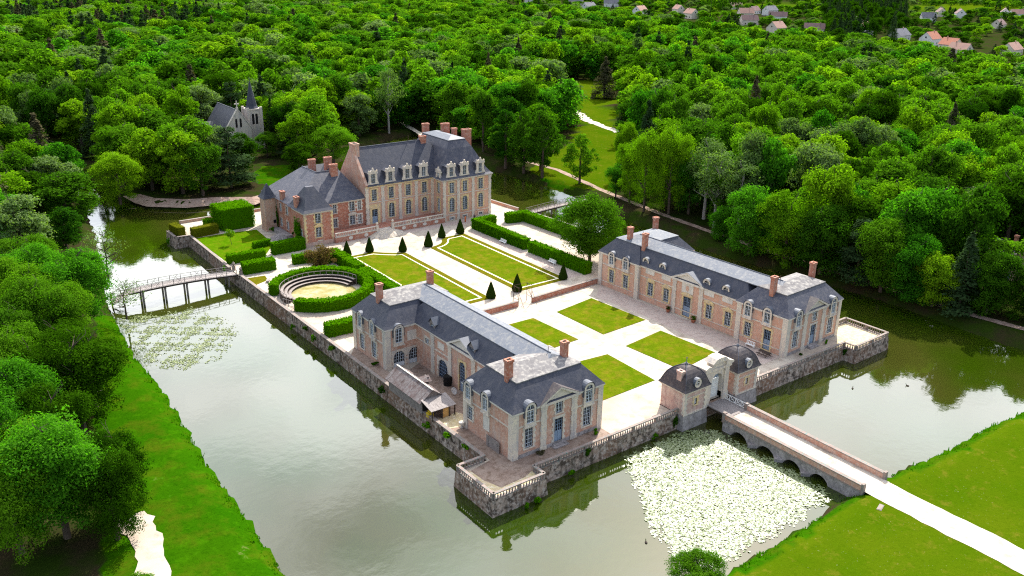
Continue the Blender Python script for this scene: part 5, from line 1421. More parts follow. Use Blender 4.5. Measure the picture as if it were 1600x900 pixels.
def crown_conifer(seed, Rr=3.6, H=18.0, tiers=16, per=330, leaf=0.5, kind='spruce'):
    rng = np.random.default_rng(seed)
    out = []
    for k in range(tiers):
        t = min(.985, max(.01, (k + rng.uniform(-.3, .3)) / tiers))
        z = H * (0.1 + 0.88 * t)
        if kind == 'cedar':
            r = Rr * (0.95 - 0.75 * t ** 1.8) * rng.uniform(.75, 1.1); droop, th = -0.02, .28
        elif kind == 'cypress':
            r = Rr * (0.5 + 0.6 * math.sin(math.pi * min(1, t * .85 + .15))) * (1 - .75 * t ** 3); droop, th = .3, .8
        else:
            r = Rr * (1 - t) ** 0.85 + .12; droop, th = -.28, .35
        nb = rng.integers(5, 9)
        ba = rng.uniform(0, 6.28, nb)
        m = int(per * (0.35 + 0.65 * r / Rr))
        a = ba[rng.integers(0, nb, m)] + rng.normal(0, .28, m)
        q = rng.uniform(0.12, 1, m) ** 0.7
        rr = r * q * (1 + .15 * np.sin(ba.sum() + 3 * a))
        P = np.column_stack([rr * np.cos(a), rr * np.sin(a), z + droop * rr + rng.normal(0, th, m)])
        Nn = np.column_stack([np.cos(a) * .5, np.sin(a) * .5, np.ones(m)])
        out.append(leaf_quads(P, Nn, leaf, rng, jitter=.6))
    return np.concatenate(out)
def trunk_mesh(seed, H, r, mat, limbs=6, reach=2.6, bare=0.42):
    rg = random.Random(seed)
    mb = MB()
    p, q = Vector((0, 0, -.4)), r
    n = 6
    for k in range(n):
        t = (k + 1) / n
        p2 = Vector((rg.uniform(-.12, .12) * k, rg.uniform(-.12, .12) * k, H * .82 * t))
        r2 = r * (1 - .82 * t)
        mb.bar(p, p2, q, 7, r2)
        if t >= bare * .9:
            for _ in range(max(1, limbs // 3)):
                a = rg.uniform(0, 6.28)
                e = p2 + Vector((math.cos(a) * reach * rg.uniform(.5, 1) * (1.2 - t * .6), math.sin(a) * reach * rg.uniform(.5, 1) * (1.2 - t * .6), H * rg.uniform(.06, .16)))
                mb.bar(p2, e, r2 * .6 + .03, 5, .03)
                e2 = e + Vector((rg.uniform(-1, 1), rg.uniform(-1, 1), rg.uniform(.3, 1.2)))
                mb.bar(e, e2, .035, 4, .015)
        p, q = p2, r2
    return mb.mesh('trunk', M[mat])
LAB = {}
def tree_kit(name, crown, cmat, trunk):
    cmsh = quads_mesh('crown', crown, M[cmat])
    return (name, cmsh, trunk)
T_ = [trunk_mesh(k, 16, .42, 'bark') for k in range(3)]
TP = [trunk_mesh(9, 16, .36, 'bark_pale', 8, 3.0, .3)]
TC = [trunk_mesh(5, 18, .34, 'bark', 0, .5, 2)]
def fresh(mesh, mat):
    m = mesh.copy(); m.materials.clear(); m.materials.append(M[mat]); return m
KIT = {}
shapes = [crown_broad(11 + k, 5, 16, 105 + 8 * (k % 3), 110, .42, (.10, .06, .14, .05)[k % 4]) for k in range(6)]
shapes_m = [quads_mesh('crown', s_, None) for s_ in shapes]
for sp, mat in (('oak', 'oak'), ('lime', 'lime'), ('dark', 'darkleaf'), ('willow', 'willow'), ('feather', 'feather')):
    KIT[sp] = [('broadleaf_tree', fresh(m_, mat), T_[i % 3]) for i, m_ in enumerate(shapes_m)]
col_m = [quads_mesh('crown', crown_broad(51 + k, 4.2, 18, 95, 110, .40, .04, 'column'), None) for k in range(3)]
KIT['column'] = [('columnar_tree', fresh(m_, 'oak'), T_[0]) for m_ in col_m]
KIT['sparse'] = [tree_kit('sparse_tree', crown_broad(71, 4.5, 13, 26, 34, .38, .3, 'sparse'), 'willow', trunk_mesh(31, 13, .26, 'bark', 12, 4.2, .2))]
KIT['birch'] = [tree_kit('pale_trunked_tree', crown_broad(72, 4.5, 24, 50, 70, .5, .3, 'sparse'), 'willow', trunk_mesh(33, 24, .45, 'bark_pale', 9, 3.0, .3))]
con_m = [quads_mesh('crown', crown_conifer(81 + k, 4.7, 18, 17, 380, .6), None) for k in range(2)]
ced_m = [quads_mesh('crown', crown_conifer(91 + k, 6.5, 18, 12, 900, .55, 'cedar'), None) for k in range(2)]
KIT['spruce'] = [('conifer_tree', fresh(m_, 'needle'), TC[0]) for m_ in con_m]
KIT['rust'] = [('conifer_tree', fresh(m_, 'rust'), TC[0]) for m_ in con_m]
KIT['cedar'] = [('cedar_tree', fresh(m_, 'needle'), TC[0]) for m_ in ced_m]
KIT['cypress'] = [tree_kit('cypress_tree', crown_conifer(95, 1.6, 17, 16, 220, .45, 'cypress'), 'needle', TC[0])]
KIT['copper'] = [tree_kit('ornamental_tree', crown_broad(97, 3.6, 5.6, 30, 130, .34, .02), 'copper', trunk_mesh(35, 5.6, .16, 'bark', 6, 1.6, .1))]
KIT['court'] = [tree_kit('round_tree', crown_broad(98, 6.4, 16, 240, 160, .34, .03, 'ball'), 'oak', T_[1])]
KIT['court'][0][1].materials.clear(); KIT['court'][0][1].materials.append(M['oak'])
near = [crown_broad(201 + k, 6, 17, 170, 190, .29, .06) for k in range(3)]
for sp, mat, k in (('near_lime', 'feather', 0), ('near_dark', 'darkleaf', 1), ('near_oak', 'oak', 2), ('near_lime2', 'lime', 2), ('near_feather', 'feather', 2)):
    KIT[sp] = [tree_kit('broadleaf_tree', near[k], mat, trunk_mesh(40 + k, 17, .45, 'bark', 9, 3.4, .3))]
for k, (sp, mat) in enumerate((('bank_oak', 'oak'), ('bank_feather', 'feather'), ('bank_lime', 'lime'), ('bank_dark', 'darkleaf'))):
    KIT[sp] = [tree_kit('broadleaf_tree', crown_broad(221 + k, 6, 17, 190, 170, .34, -.02, 'skirt'), mat, T_[0])]
KIT['sapling'] = [tree_kit('sapling', crown_broad(99, 1.3, 3.6, 14, 70, .22, .42), 'lime', trunk_mesh(36, 3.6, .05, 'bark', 3, .6, .5))]
DIM = dict(oak=(5, 16), feather=(5, 16), lime=(5, 16), dark=(5, 16), willow=(5, 16), column=(4.2, 18), sparse=(4.5, 13), birch=(4.5, 24), spruce=(3.6, 18), rust=(3.6, 18), cedar=(6.5, 18), cypress=(1.6, 17),
           copper=(3.6, 5.6), court=(6.4, 16), near_lime=(6, 17), near_dark=(6, 17), near_oak=(6, 17), near_lime2=(6, 17), near_feather=(6, 17), bank_oak=(6, 17), bank_feather=(6, 17), bank_lime=(6, 17), bank_dark=(6, 17), sapling=(1.3, 3.6))
PROTO = {}
TREES = []
def plant(sp, x, y, h, r, label, group=None, z=GZ, var=None, keep=True):
    kit = KIT[sp]
    i = rnd.randrange(len(kit)) if var is None else var
    name, cmesh, tmesh = kit[i]
    key = (sp, i)
    if key not in PROTO:
        o = empty(name)
        obj('trunk', tmesh, o); obj('crown', cmesh, o)
        PROTO[key] = o
    else:
        o = copy_tree(PROTO[key])
        o.name = name
        for k in ('group',):
            if k in o: del o[k]
    D = DIM[sp]
    o.location = (x, y, z)
    o.scale = (r / D[0], r / D[0], h / D[1])
    o.rotation_euler = (0, 0, rnd.uniform(0, 6.28))
    tag(o, label, 'tree', group)
    if keep: TREES.append((x, y, r))
    return o
EXPL = [
 ('near_lime', -88.3, 20.8, 17, 6.3, 'big feathery bright green tree nearest the camera, beside the gravel patch'),
 ('near_dark', -81.6, 22.6, 12.5, 4.0, 'dark leafy tree casting shade on the bare white gravel patch'),
 ('near_dark', -80.8, 46, 16.5, 6.6, 'very dark broad tree at the edge of the lawn strip, above the concrete slab'),
 ('near_feather', -89.6, 41.5, 15.5, 5.6, 'light green tree behind the dark tree at the lawn strip'),
 ('near_lime', -72.6, 84.0, 16.5, 6.9, 'large bright green feathery tree overhanging the steps of the long footbridge'),
 ('near_oak', -80.5, 71.9, 16, 6.0, 'mid green tree just behind the feathery tree at the footbridge'),
 ('willow', -74.2, 127.2, 17, 6.5, 'grey green tree with pale blossom across the canal from the footbridge'),
 ('dark', -64, 163, 14, 7.2, 'dark rounded tree at the canal mouth'),
 ('sparse', -61.5, 110.5, 11.5, 4.2, 'half bare tree with thin pale leaves leaning over the water beyond the footbridge'),
 ('oak', -64.5, 134, 11, 4.6, 'low bright bushy tree on the canal bank'),
 ('near_oak', -85.2, 67.7, 14, 5.2, 'tree with dense mid green crown behind the light green grove trees'),
 ('near_oak', -83.5, 92.5, 15, 5.8, 'dense green tree standing back from the long footbridge'),
 ('near_oak', -93.2, 20.5, 14, 5, 'green tree just behind the big feathery one by the gravel'),
 ('near_oak', -91, 31, 12, 5.2, 'green tree filling the gap behind the big feathery tree'),
 ('near_dark', -79.5, 61.5, 12.5, 4.6, 'dark tree where the lawn strip narrows towards the footbridge'),
 ('near_feather', -77, 98.5, 14, 5.4, 'yellow green tree just past the end of the long footbridge'),
 ('near_oak', -75.5, 109, 13, 5.4, 'round green tree on the bank behind the half bare tree'),
 ('near_dark', -84.5, 54, 13, 4.6, 'dark crowned tree between the lawn strip and the light green trees'),
 ('sparse', -64.2, 86.5, 8.0, 3.4, 'thin airy shrub like tree hanging over the lily pads by the bridge steps'),
 ('oak', -84.2, 4.6, 3.0, 1.7, 'small leafy bush at the bottom end of the white gravel patch'),
 ('near_oak', -36.9, -30.9, 6.6, 3.1, 'rounded treetop below the white lily pads'),
 ('column', 75.6, 118.4, 16, 4.3, 'single narrow tree standing free by the sandy path in the meadow'),
 ('column', 71.6, 131.5, 22, 5.0, 'bright tall tree at the pond edge, nearest to the meadow'),
 ('column', 70.5, 139.5, 21, 5.0, 'tall leafy tree in the middle of the row on the pond bank'),
 ('column', 69.6, 148, 20, 5.2, 'tall leafy tree at the chateau end of the pond row'),
 ('column', 76.5, 138.5, 22, 5.2, 'tall tree standing in the second rank behind the pond row'),
 ('cedar', -12.5, 171, 18.5, 8.0, 'dark spreading cedar in front of the chapel'),
 ('near_lime2', -43.4, 171, 14.5, 6.2, 'bright green tree leaning over the moat where the canal begins'),
 ('birch', 66.5, 218.5, 25, 4.8, 'tall tree with a pale bare trunk on the pond bank behind the chateau'),
 ('cypress', 22.5, 224, 17, 1.7, 'narrow dark cypress beside the chapel spire'),
 ('near_oak', 26, 183, 13, 7.0, 'broad green tree just behind the low wing of the chateau'),
 ('dark', 12, 178.5, 9.5, 4.6, 'low dark tree beside the grass clearing behind the low wing'),
 ('willow', 27, 214, 17, 6.4, 'pale grey green tree between chapel and pond'),
 ('near_lime2', 92, 116, 18, 3.6, 'slim lime green tree in front of the wood edge of the meadow'),
 ('near_lime2', 72.0, 93, 18.5, 4.2, 'yellow green tree above the landing of the short footbridge'),
 ('near_lime', 73.8, 100.5, 10, 3.4, 'lower yellow green tree just beyond the short footbridge'),
 ('cedar', 67.6, 18.8, 15, 5.4, 'dark blue green cedar at the bank behind the range with white panels'),
 ('spruce', 70.2, -2.6, 16.5, 3.6, 'dark brownish conifer between leafy trees on the far moat bank'),
 ('bank_feather', 68.0, 6.6, 14.5, 5.8, 'broad fresh green tree overhanging the far moat bank'),
 ('bank_oak', 73.5, -6.5, 13.5, 4.8, 'leafy green tree beside the sandy path end on the far bank'),
 ('spruce', 112, 244, 22, 4.0, 'dark slim spruce behind the tall chateau roof'),
 ('spruce', 118, 240, 20, 3.6, 'second dark spruce behind the tall chateau roof, a little lower'),
 ('spruce', 139, 213, 20, 4.2, 'dark spruce in the trees at the pond end of the meadow'),
 ('rust', 196, 240, 20, 5.4, 'brown green conifer at the head of the meadow'),
 ('spruce', 150, 178, 10, 3.0, 'small dark fir standing in the meadow by the white track'),
 ('bank_feather', 67.2, 56, 9, 3.2, 'leafy tree on the far bank opposite the rear end of the range with white panels'),
 ('bank_feather', 64.8, 45, 17, 6.2, 'tall green tree on the far bank, second from the rear chimneys'),
 ('bank_lime', 66.0, 36.0, 17.5, 6.4, 'fresh light green tree overhanging the far bank behind the long white roof'),
 ('bank_oak', 66.6, 27.0, 16, 6.2, 'tall mid green tree at the far bank beside the dark blue green cedar'),
 ('bank_oak', 67.6, 12.8, 16, 5.8, 'tall bushy tree beside the dark cedar at the water of the far bank'),
 ('bank_lime', 68.6, 2.0, 12, 4.6, 'light green tree with low branches over the dark water of the far bank'),
 ('bank_dark', 75.5, -13.5, 12.5, 5.0, 'dark leafy tree over the end of the sandy path by the moat corner'),
 ('near_oak', 78.0, -20.5, 12, 5.0, 'low round tree by the moat beyond the sandy path end'),
 ('oak', 76.5, 64, 17, 5.6, 'big round tree behind the sandy path, across from the large round court tree'),
 ('near_lime', 77.5, 76, 17, 5.6, 'big light green tree behind the sandy path near the short footbridge'),
 ('near_lime2', 78.6, 86, 17.5, 5.0, 'tall yellow green tree behind the short footbridge'),
 ('near_oak', 1.0, 203, 8.0, 4.4, 'low round tree hiding the foot of the chapel gable'),
 ('dark', -6.0, 208, 7.0, 4.4, 'dark low tree hiding the foot of the chapel transept'),
 ('near_oak', 12.5, 205, 8.5, 4.0, 'green tree hiding the foot of the chapel tower'),
 ('lime', -14, 218, 8, 4.4, 'light green tree beside the chapel transept'),
 ('near_oak', -87, 58, 14, 5.4, 'mid green tree in the thick of the bank grove by the lawn strip'),
 ('near_dark', -86, 35, 14, 5.0, 'dark green tree in the thick of the bank grove by the lawn strip'),
 ('near_feather', -93, 36, 15, 5.4, 'light tree at the outer edge of the bank grove by the lawn strip'),
 ('near_dark', -77.6, 52.5, 13.5, 4.6, 'dark tree closest to the lawn strip above the water'),
 ('near_oak', -92.5, 50, 15, 5.6, 'green tree at the outer edge of the bank grove by the lawn strip'),
 ('near_oak', -76, 76, 13, 4.6, 'green tree between the feathery tree and the lawn strip'),
 ('near_dark', -83.6, 17, 13, 3.8, 'second dark leafy tree beside the bare gravel patch'),
 ('near_oak', -79.5, 82, 15, 5.4, 'dense green tree behind the bridge steps'),
 ('birch', 73.5, 63.5, 20.5, 5.2, 'airy pale green tree with thin pale trunk close beside the sandy path'),
 ('birch', 74.5, 56.5, 19, 5.0, 'airy pale green tree with thin pale trunk behind the rear chimneys'),
 ('birch', 77.5, 70.5, 22, 5.4, 'airy pale green tree with pale trunk, set back from the sandy path'),
 ('near_lime2', 69.2, 84.5, 23, 4.8, 'tall narrow yellow green tree just behind the large round court tree'),
 ('near_lime2', 73.0, 79.0, 24, 5.6, 'tall light green tree between the court tree and the airy pale trees'),
 ('court', 28.6, 60.5, 15.6, 6.3, 'large round tree at the end of the garden hedges beside the range'),
 ('copper', -22.6, 90.2, 4.6, 3.6, 'reddish bronze ornamental tree next to the arena hedge'),
 ('sapling', -32.6, 116.9, 3.7, 1.3, 'lone sapling on the garden lawn'),
]
for sp, x, y, h, r, lb in EXPL:
    isl = sp in ('court', 'copper', 'sapling')
    plant(sp, x, y, h, r, lb, z=0.0 if isl else GZ)
for k_, (x_, y_, h_) in enumerate(((732, 648, 24), (745, 642, 21), (763, 646, 23), (771, 641, 22))):
    plant('column', x_, y_, h_ + 6, 4.2, ('tall narrow poplar at the village, first of the row, farthest from the field', 'tall narrow poplar at the village, second of the row from the far side', 'tall narrow poplar at the village, third of the row, next to the last', 'tall narrow poplar at the village, last of the row, beside the green field')[k_], 'poplar row at the village')
CHAPEL = (7.5, 224)
def proj(P):
    d = P - np.array(CAM)
    c = np.stack([d @ np.array(rt2), d @ np.array(up2), d @ np.array(fw)], 1)
    return 800 + 1400 * c[:, 0] / c[:, 2], 450 - 1400 * c[:, 1] / c[:, 2], c[:, 2]
HOUSES = [(663.6, 897.8), (700.5, 850), (650.2, 767.6), (714.4, 797.6), (656.5, 686.5), (698.9, 667.2), (654.2, 606.3), (838, 699.7), (737.2, 601.2), (784.7, 628.1), (783.2, 603.8), (718.9, 543.3), (636.8, 514.4),
          (578.1, 435.8), (609.8, 419.3), (749.8, 467.9), (639.5, 388.9), (619.8, 343.3), (604.4, 307.5), (583, 279), (551.6, 254.8), (961.1, 496.8), (948.5, 466.9), (1039.2, 460.4), (1016.6, 434.7), (837.5, 368.5), (859.1, 454.6), (586.2, 235.3)]
# the wood: jittered grid, nearest ones as trees of their own, the far rest as one mass
rs = np.random.default_rng(3)
cand = []
for sp_, x0, x1, y0, y1 in ((10.6, -150, 340, -40, 340), (13.5, -170, 1500, -40, 1500)):
    xs, ys = np.meshgrid(np.arange(x0, x1, sp_), np.arange(y0, y1, sp_ * .87))
    xs = xs + (np.arange(xs.shape[0]) % 2)[:, None] * sp_ / 2
    g = np.stack([xs.ravel(), ys.ravel()], 1) + rs.uniform(-.34, .34, (xs.size, 2)) * sp_
    lim = (g[:, 0] < 340) & (g[:, 1] < 340)
    g = g[lim] if sp_ < 12 else g[~lim]
    cand.append(np.column_stack([g, np.full(len(g), sp_)]))
cand = np.concatenate(cand)
P2 = cand[:, :2]
ok = sdist(P2, MOAT) > 3.2
for poly, mgn in ((MEADOW, 3.0), (ISLE_GRASS, 2.5), (BANK_STRIP, 5), (NEAR_LAWN, 4), (FIELD, 4), (FIELD2, 4)): ok &= sdist(P2, poly) > mgn
ok &= ~((P2[:, 0] > -110) & (P2[:, 0] < -70) & (P2[:, 1] < 118))
ok &= ~((P2[:, 0] > -75) & (P2[:, 0] < 72) & (P2[:, 1] < 145))
ok &= dist(P2, [(79, 150), (75.6, 108.5), (71.5, 80), (70, 60), (70, 20), (70, -13)], False) > 3.0
ok &= ~((P2[:, 0] > 88) & (P2[:, 0] < 108) & (P2[:, 1] < 16) & (P2[:, 1] > -12))
ok &= np.linalg.norm((P2 - np.array(CHAPEL)) / np.array([1, 1.5]), axis=1) > 11
ok &= ~((np.abs(P2[:, 0] - 1 - (P2[:, 1] - 200) * .33) < 13) & (P2[:, 1] > 185) & (P2[:, 1] < 224))
for x, y, r in TREES: ok &= np.linalg.norm(P2 - np.array([x, y]), axis=1) > r * .8 + 1.6
tocam = np.array([-.72, -.69])
for hx, hy in HOUSES:
    v = P2 - np.array([hx, hy])
    al = v @ tocam
    ac = np.abs(v[:, 0] * tocam[1] - v[:, 1] * tocam[0])
    ok &= ~((np.linalg.norm(v, axis=1) < 13) | ((al > 0) & (al < 75) & (ac < 10 - .02 * al)))
cand = cand[ok]
px, py, dp = proj(np.column_stack([cand[:, :2], np.full(len(cand), 8.0)]))
mg = np.where(dp < 330, 260, 90)
vis = (dp > 20) & (px > -mg) & (px < 1600 + mg) & (py > -90) & (py < 1000) & (dp < 1500)
cand, px, py, dp = cand[vis], px[vis], py[vis], dp[vis]
ptx, pty, _ = proj(np.column_stack([cand[:, :2], np.full(len(cand), 14.0)]))
town = (px > 770) & (pty < np.interp(px, [770, 900, 1000, 1130, 1200, 1280, 1340, 1450, 1600, 1700], [8, 14, 24, 40, 48, 50, 58, 82, 100, 104]))
darkcl = (px > 1290) & (px < 1415) & (py < 52)
keep = ~town | (rs.uniform(0, 1, len(cand)) < np.where(darkcl, .95, .42))
cand, px, py, dp, town = cand[keep], px[keep], py[keep], dp[keep], town[keep]
infr = (px > -25) & (px < 1625) & (py > -20)
order = np.argsort(np.where(infr, dp, dp + 1e5))
ind = np.zeros(len(cand), bool)
ind[order[:290]] = True
nl = wob(cand, .02, 4) + wob(cand, .05, 1) * .6
SP = []
for k in range(len(cand)):
    x, y = cand[k, :2]
    u = rs.uniform()
    west = px[k] < 470
    blob = wob(np.array([[x, y]]), .016, 2)[0]
    if px[k] < 330 and py[k] < 60 and blob > -.1: sp = 'spruce' if u < .55 else ('rust' if u < .7 else 'oak')
    elif 1290 < px[k] < 1415 and py[k] < 52: sp = 'spruce' if u < .55 else 'dark'
    elif town[k]: sp = 'oak' if u < .4 else 'spruce' if u < .55 else 'dark' if u < .78 else 'lime' if u < .9 else 'willow'
    elif west: sp = 'oak' if u < .40 else 'feather' if u < .50 else 'lime' if u < .66 else 'willow' if u < .77 else 'dark' if u < .86 else 'cedar' if u < .945 else 'spruce' if u < .975 else 'rust'
    else: sp = 'oak' if u < .50 else 'feather' if u < .62 else 'lime' if u < .80 else 'willow' if u < .89 else 'dark' if u < .98 else 'rust' if u < .99 else 'spruce'
    SP.append(sp)
WORD = dict(feather='clear fresh green broadleaf tree', oak='round mid green broadleaf tree', lime='light yellow green broadleaf tree', dark='dark green broadleaf tree', willow='pale grey green broadleaf tree', cedar='flat layered dark cedar', spruce='dark pointed conifer', rust='brownish pointed conifer')
for k in np.where(ind)[0]:
    x, y, s_ = cand[k]
    sp = SP[k]
    hgt = rs.uniform(13, 24) * (1.12 if sp in ('spruce', 'rust') else 1) * (1.08 if x < 100 and y < 110 else 1)
    rad = rs.uniform(.52, .76) * s_ * (.68 if sp in ('spruce', 'rust') else 1)
    if px[k] < 470: reg = 'in the wood around the chapel and canal'
    elif y > 150 and x < 135: reg = 'in the wood behind the chateau pond'
    elif x > 60 and y < 130: reg = 'in the dense wood along the far moat bank'
    else: reg = 'in the wood around the meadow'
    plant(sp, float(x), float(y), float(hgt), float(rad), WORD[sp] + ' ' + reg, WORD[sp] + 's ' + reg, keep=False)
# far wood: one object, instanced crowns
far = cand[~ind]
fsp = [SP[k] for k in np.where(~ind)[0]]
fkind = ['oak', 'lime', 'dark', 'willow', 'spruce', 'rust']
SRC = []
for sp, mat in (('oak', 'oak'), ('lime', 'lime'), ('dark', 'darkleaf'), ('willow', 'willow'), ('feather', 'feather')):
    for v in range(2):
        SRC.append((sp, quads_mesh('far_crown', crown_broad(300 + v, 5, 16, 56, 44, .80, .1), M[mat])))
SRC.append(('spruce', quads_mesh('far_crown', crown_conifer(310, 5.4, 16, 13, 150, .95), M['needle'])))
SRC.append(('rust', quads_mesh('far_crown', crown_conifer(311, 5.0, 16, 13, 150, .95), M['rust'])))
ng = bpy.data.node_groups.new('wood_scatter', 'GeometryNodeTree')
ng.interface.new_socket('Geometry', in_out='INPUT', socket_type='NodeSocketGeometry')
ng.interface.new_socket('Geometry', in_out='OUTPUT', socket_type='NodeSocketGeometry')
gi, go = ng.nodes.new('NodeGroupInput'), ng.nodes.new('NodeGroupOutput')
ios = ng.nodes.new('GeometryNodeInstanceOnPoints')
jn = ng.nodes.new('GeometryNodeGeometryToInstance')
for sp, m_ in reversed(SRC):
    so = bpy.data.objects.new('far_crown_source', m_)
    oi = ng.nodes.new('GeometryNodeObjectInfo')
    oi.inputs['Object'].default_value = so
    oi.inputs['As Instance'].default_value = False
    g1 = ng.nodes.new('GeometryNodeGeometryToInstance')
    ng.links.new(oi.outputs['Geometry'], g1.inputs[0])
    ng.links.new(g1.outputs[0], jn.inputs[0])
jj = ng.nodes.new('GeometryNodeJoinGeometry')
for l_x in list(ng.links):
    if l_x.to_node == jn:
        f_ = l_x.from_socket
        ng.links.remove(l_x)
        ng.links.new(f_, jj.inputs[0])
ng.nodes.remove(jn)
ng.links.new(jj.outputs[0], ios.inputs['Instance'])
ng.links.new(gi.outputs[0], ios.inputs['Points'])
ios.inputs['Pick Instance'].default_value = True
def named(nm, typ, sock):
    a = ng.nodes.new('GeometryNodeInputNamedAttribute')
    a.data_type = typ
    a.inputs['Name'].default_value = nm
    ng.links.new([o_ for o_ in a.outputs if o_.enabled and o_.name == 'Attribute'][0], ios.inputs[sock])
named('pick', 'INT', 'Instance Index'); named('turn', 'FLOAT_VECTOR', 'Rotation'); named('size', 'FLOAT_VECTOR', 'Scale')
ng.links.new(ios.outputs[0], go.inputs[0])
fm = bpy.data.meshes.new('far_wood')
nf = len(far)
fm.vertices.add(nf)
fm.vertices.foreach_set('co', np.column_stack([far[:, :2], np.full(nf, GZ - .5)]).astype(np.float32).ravel())
first = {}
for i, (sp, _) in enumerate(SRC): first.setdefault(sp, []).append(i)
pick = np.array([first['dark' if s_ == 'cedar' else s_][rs.integers(0, len(first['dark' if s_ == 'cedar' else s_]))] for s_ in fsp], np.int32)
a_ = fm.attributes.new('pick', 'INT', 'POINT'); a_.data.foreach_set('value', pick)
a_ = fm.attributes.new('turn', 'FLOAT_VECTOR', 'POINT'); a_.data.foreach_set('vector', np.column_stack([np.zeros(nf), np.zeros(nf), rs.uniform(0, 6.28, nf)]).astype(np.float32).ravel())
rad = rs.uniform(.54, .80, nf) * far[:, 2] / 5 * np.where(town[~ind], .62, 1)
con = np.array([s_ in ('spruce', 'rust') for s_ in fsp])
hs_ = rs.uniform(.85, 1.4, nf) * np.where(con, 1.15, 1.0) * np.where(town[~ind] & ~darkcl[keep][~ind], .5, 1)
a_ = fm.attributes.new('size', 'FLOAT_VECTOR', 'POINT'); a_.data.foreach_set('vector', np.column_stack([np.where(con, rad * .8, rad), np.where(con, rad * .8, rad), hs_]).astype(np.float32).ravel())
fo = obj('far_wood', fm)
gmod = fo.modifiers.new('scatter', 'NODES')
gmod.node_group = ng
tag(fo, 'distant wood of mixed green treetops stretching to the village', 'wood', kind='stuff')
print('trees', ind.sum(), 'far', nf)

# ------------------------------------------------------------------ clipped hedges and topiary
def surf_points(rng, faces, dens):
    """random points with normals on quads given as (origin, edge1, edge2, normal)"""
    Ps, Ns = [], []
    for o, e1, e2, nn in faces:
        o, e1, e2, nn = map(np.array, (o, e1, e2, nn))
        k = max(4, int(np.linalg.norm(np.cross(e1, e2)) * dens))
        uv = rng.uniform(0, 1, (k, 2))
        Ps.append(o + uv[:, :1] * e1 + uv[:, 1:] * e2 + nn * rng.normal(0.0, .13, (k, 1)))
        Ns.append(np.tile(nn, (k, 1)))
    return np.concatenate(Ps), np.concatenate(Ns)
def hedge(path, w, h, label, cat='hedge', mat='hedge', z0=0.0, dens=30, leaf=.36, closed=False, group=None, name='hedge'):
    rng = np.random.default_rng(int(abs(path[0][0] * 31 + path[0][1] * 17)) + 5)
    p = [Vector(q) for q in path]
    if closed: p.append(p[0])
    nrm = []
    for i in range(len(p)):
        a, b = (p[i - 1] if i else (p[-2] if closed else p[0])), (p[i + 1] if i + 1 < len(p) else (p[1] if closed else p[i]))
        d1, d2 = (p[i] - a), (b - p[i])
        d1 = d1.normalized() if d1.length > 0 else d2.normalized()
        d2 = d2.normalized() if d2.length > 0 else d1
        n1, n2 = Vector((-d1.y, d1.x)), Vector((-d2.y, d2.x))
        m_ = n1 + n2
        nrm.append(m_ / max(.5, m_.dot(n1)))
    Lf = [q + n_ * w / 2 for q, n_ in zip(p, nrm)]
    Rt = [q - n_ * w / 2 for q, n_ in zip(p, nrm)]
    fcs = []
    core = MB()
    for i in range(len(p) - 1):
        A, B, C_, D = Lf[i], Lf[i + 1], Rt[i + 1], Rt[i]
        nl_ = np.array([*(nrm[i].normalized()), 0.0])
        fcs += [((A.x, A.y, z0), (B.x - A.x, B.y - A.y, 0), (0, 0, h), nl_), ((D.x, D.y, z0), (C_.x - D.x, C_.y - D.y, 0), (0, 0, h), -nl_), ((A.x, A.y, z0 + h), (B.x - A.x, B.y - A.y, 0), (D.x - A.x, D.y - A.y, 0), (0, 0, 1))]
        q = [p[i].lerp(a, .9) for a in (A, D)] + [p[i + 1].lerp(a, .9) for a in (C_, B)]
        core.prism([(v.x, v.y) for v in q], z0, z0 + h - .08)
    if not closed:
        for e, a, b in ((0, Lf[0], Rt[0]), (-1, Rt[-1], Lf[-1])):
            d_ = (p[0] - p[1]).normalized() if e == 0 else (p[-1] - p[-2]).normalized()
            fcs.append(((a.x, a.y, z0), (b.x - a.x, b.y - a.y, 0), (0, 0, h), (d_.x, d_.y, 0)))
    P, N = surf_points(rng, fcs, dens)
    V = leaf_quads(P, N, leaf, rng, up=.1, jitter=.55).reshape(-1, 3)
    n0 = len(core.v)
    core.v += [tuple(v) for v in V]
    core.f += [tuple(range(n0 + 4 * k, n0 + 4 * k + 4)) for k in range(len(V) // 4)]
    return tag(core.build(name, M[mat]), label, cat, group)
HG = 'clipped garden hedges'
hedge([(27.4, 95.6), (21.9, 95.4), (22.1, 75.2)], 2.0, 2.6, 'long clipped hedge with a corner at one end and a white bench before it', group=HG)
hedge([(22.1, 73.4), (22.6, 54.2)], 2.0, 2.5, 'long clipped hedge running down to the big round tree, with a white bench before it', group=HG)
hedge([(31.0, 95.4), (36.2, 94.4), (37.4, 62)], 1.9, 2.5, 'long clipped hedge by the moat, with a corner facing the short footbridge', group=HG)
hedge([(-37.8, 96.2), (-31.0, 95.6)], 2.2, 2.4, 'short clipped hedge at the landing of the long footbridge', group=HG)
hedge([(-38.2, 104.4), (-29.9, 103.6)], 1.6, 2.0, 'clipped hedge along the edge of the garden lawn', group=HG)
hedge([(-27.6, 104.8), (-20.0, 104.9)], 1.9, 2.7, 'tall clipped hedge against the foot of the chateau low wing', group=HG)
hedge([(-29.6, 111.0), (-25.4, 112.0)], 1.1, 1.5, 'low clipped hedge at the corner of the lawn below the stone steps', group=HG)
hedge([(-26.6, 96.0), (-22.6, 95.4), (-19.4, 92)], 1.5, 2.0, 'short clipped hedge behind the picnic table', group=HG)
hedge([(-17.6, 95), (-17.8, 81.4)], 2.2, 2.3, 'clipped hedge between parterre and arena, the part nearer the chateau', group=HG)
hedge([(-17.9, 79.6), (-18.2, 60)], 2.2, 2.3, 'clipped hedge between parterre and arena, the part nearer the yard range', group=HG)
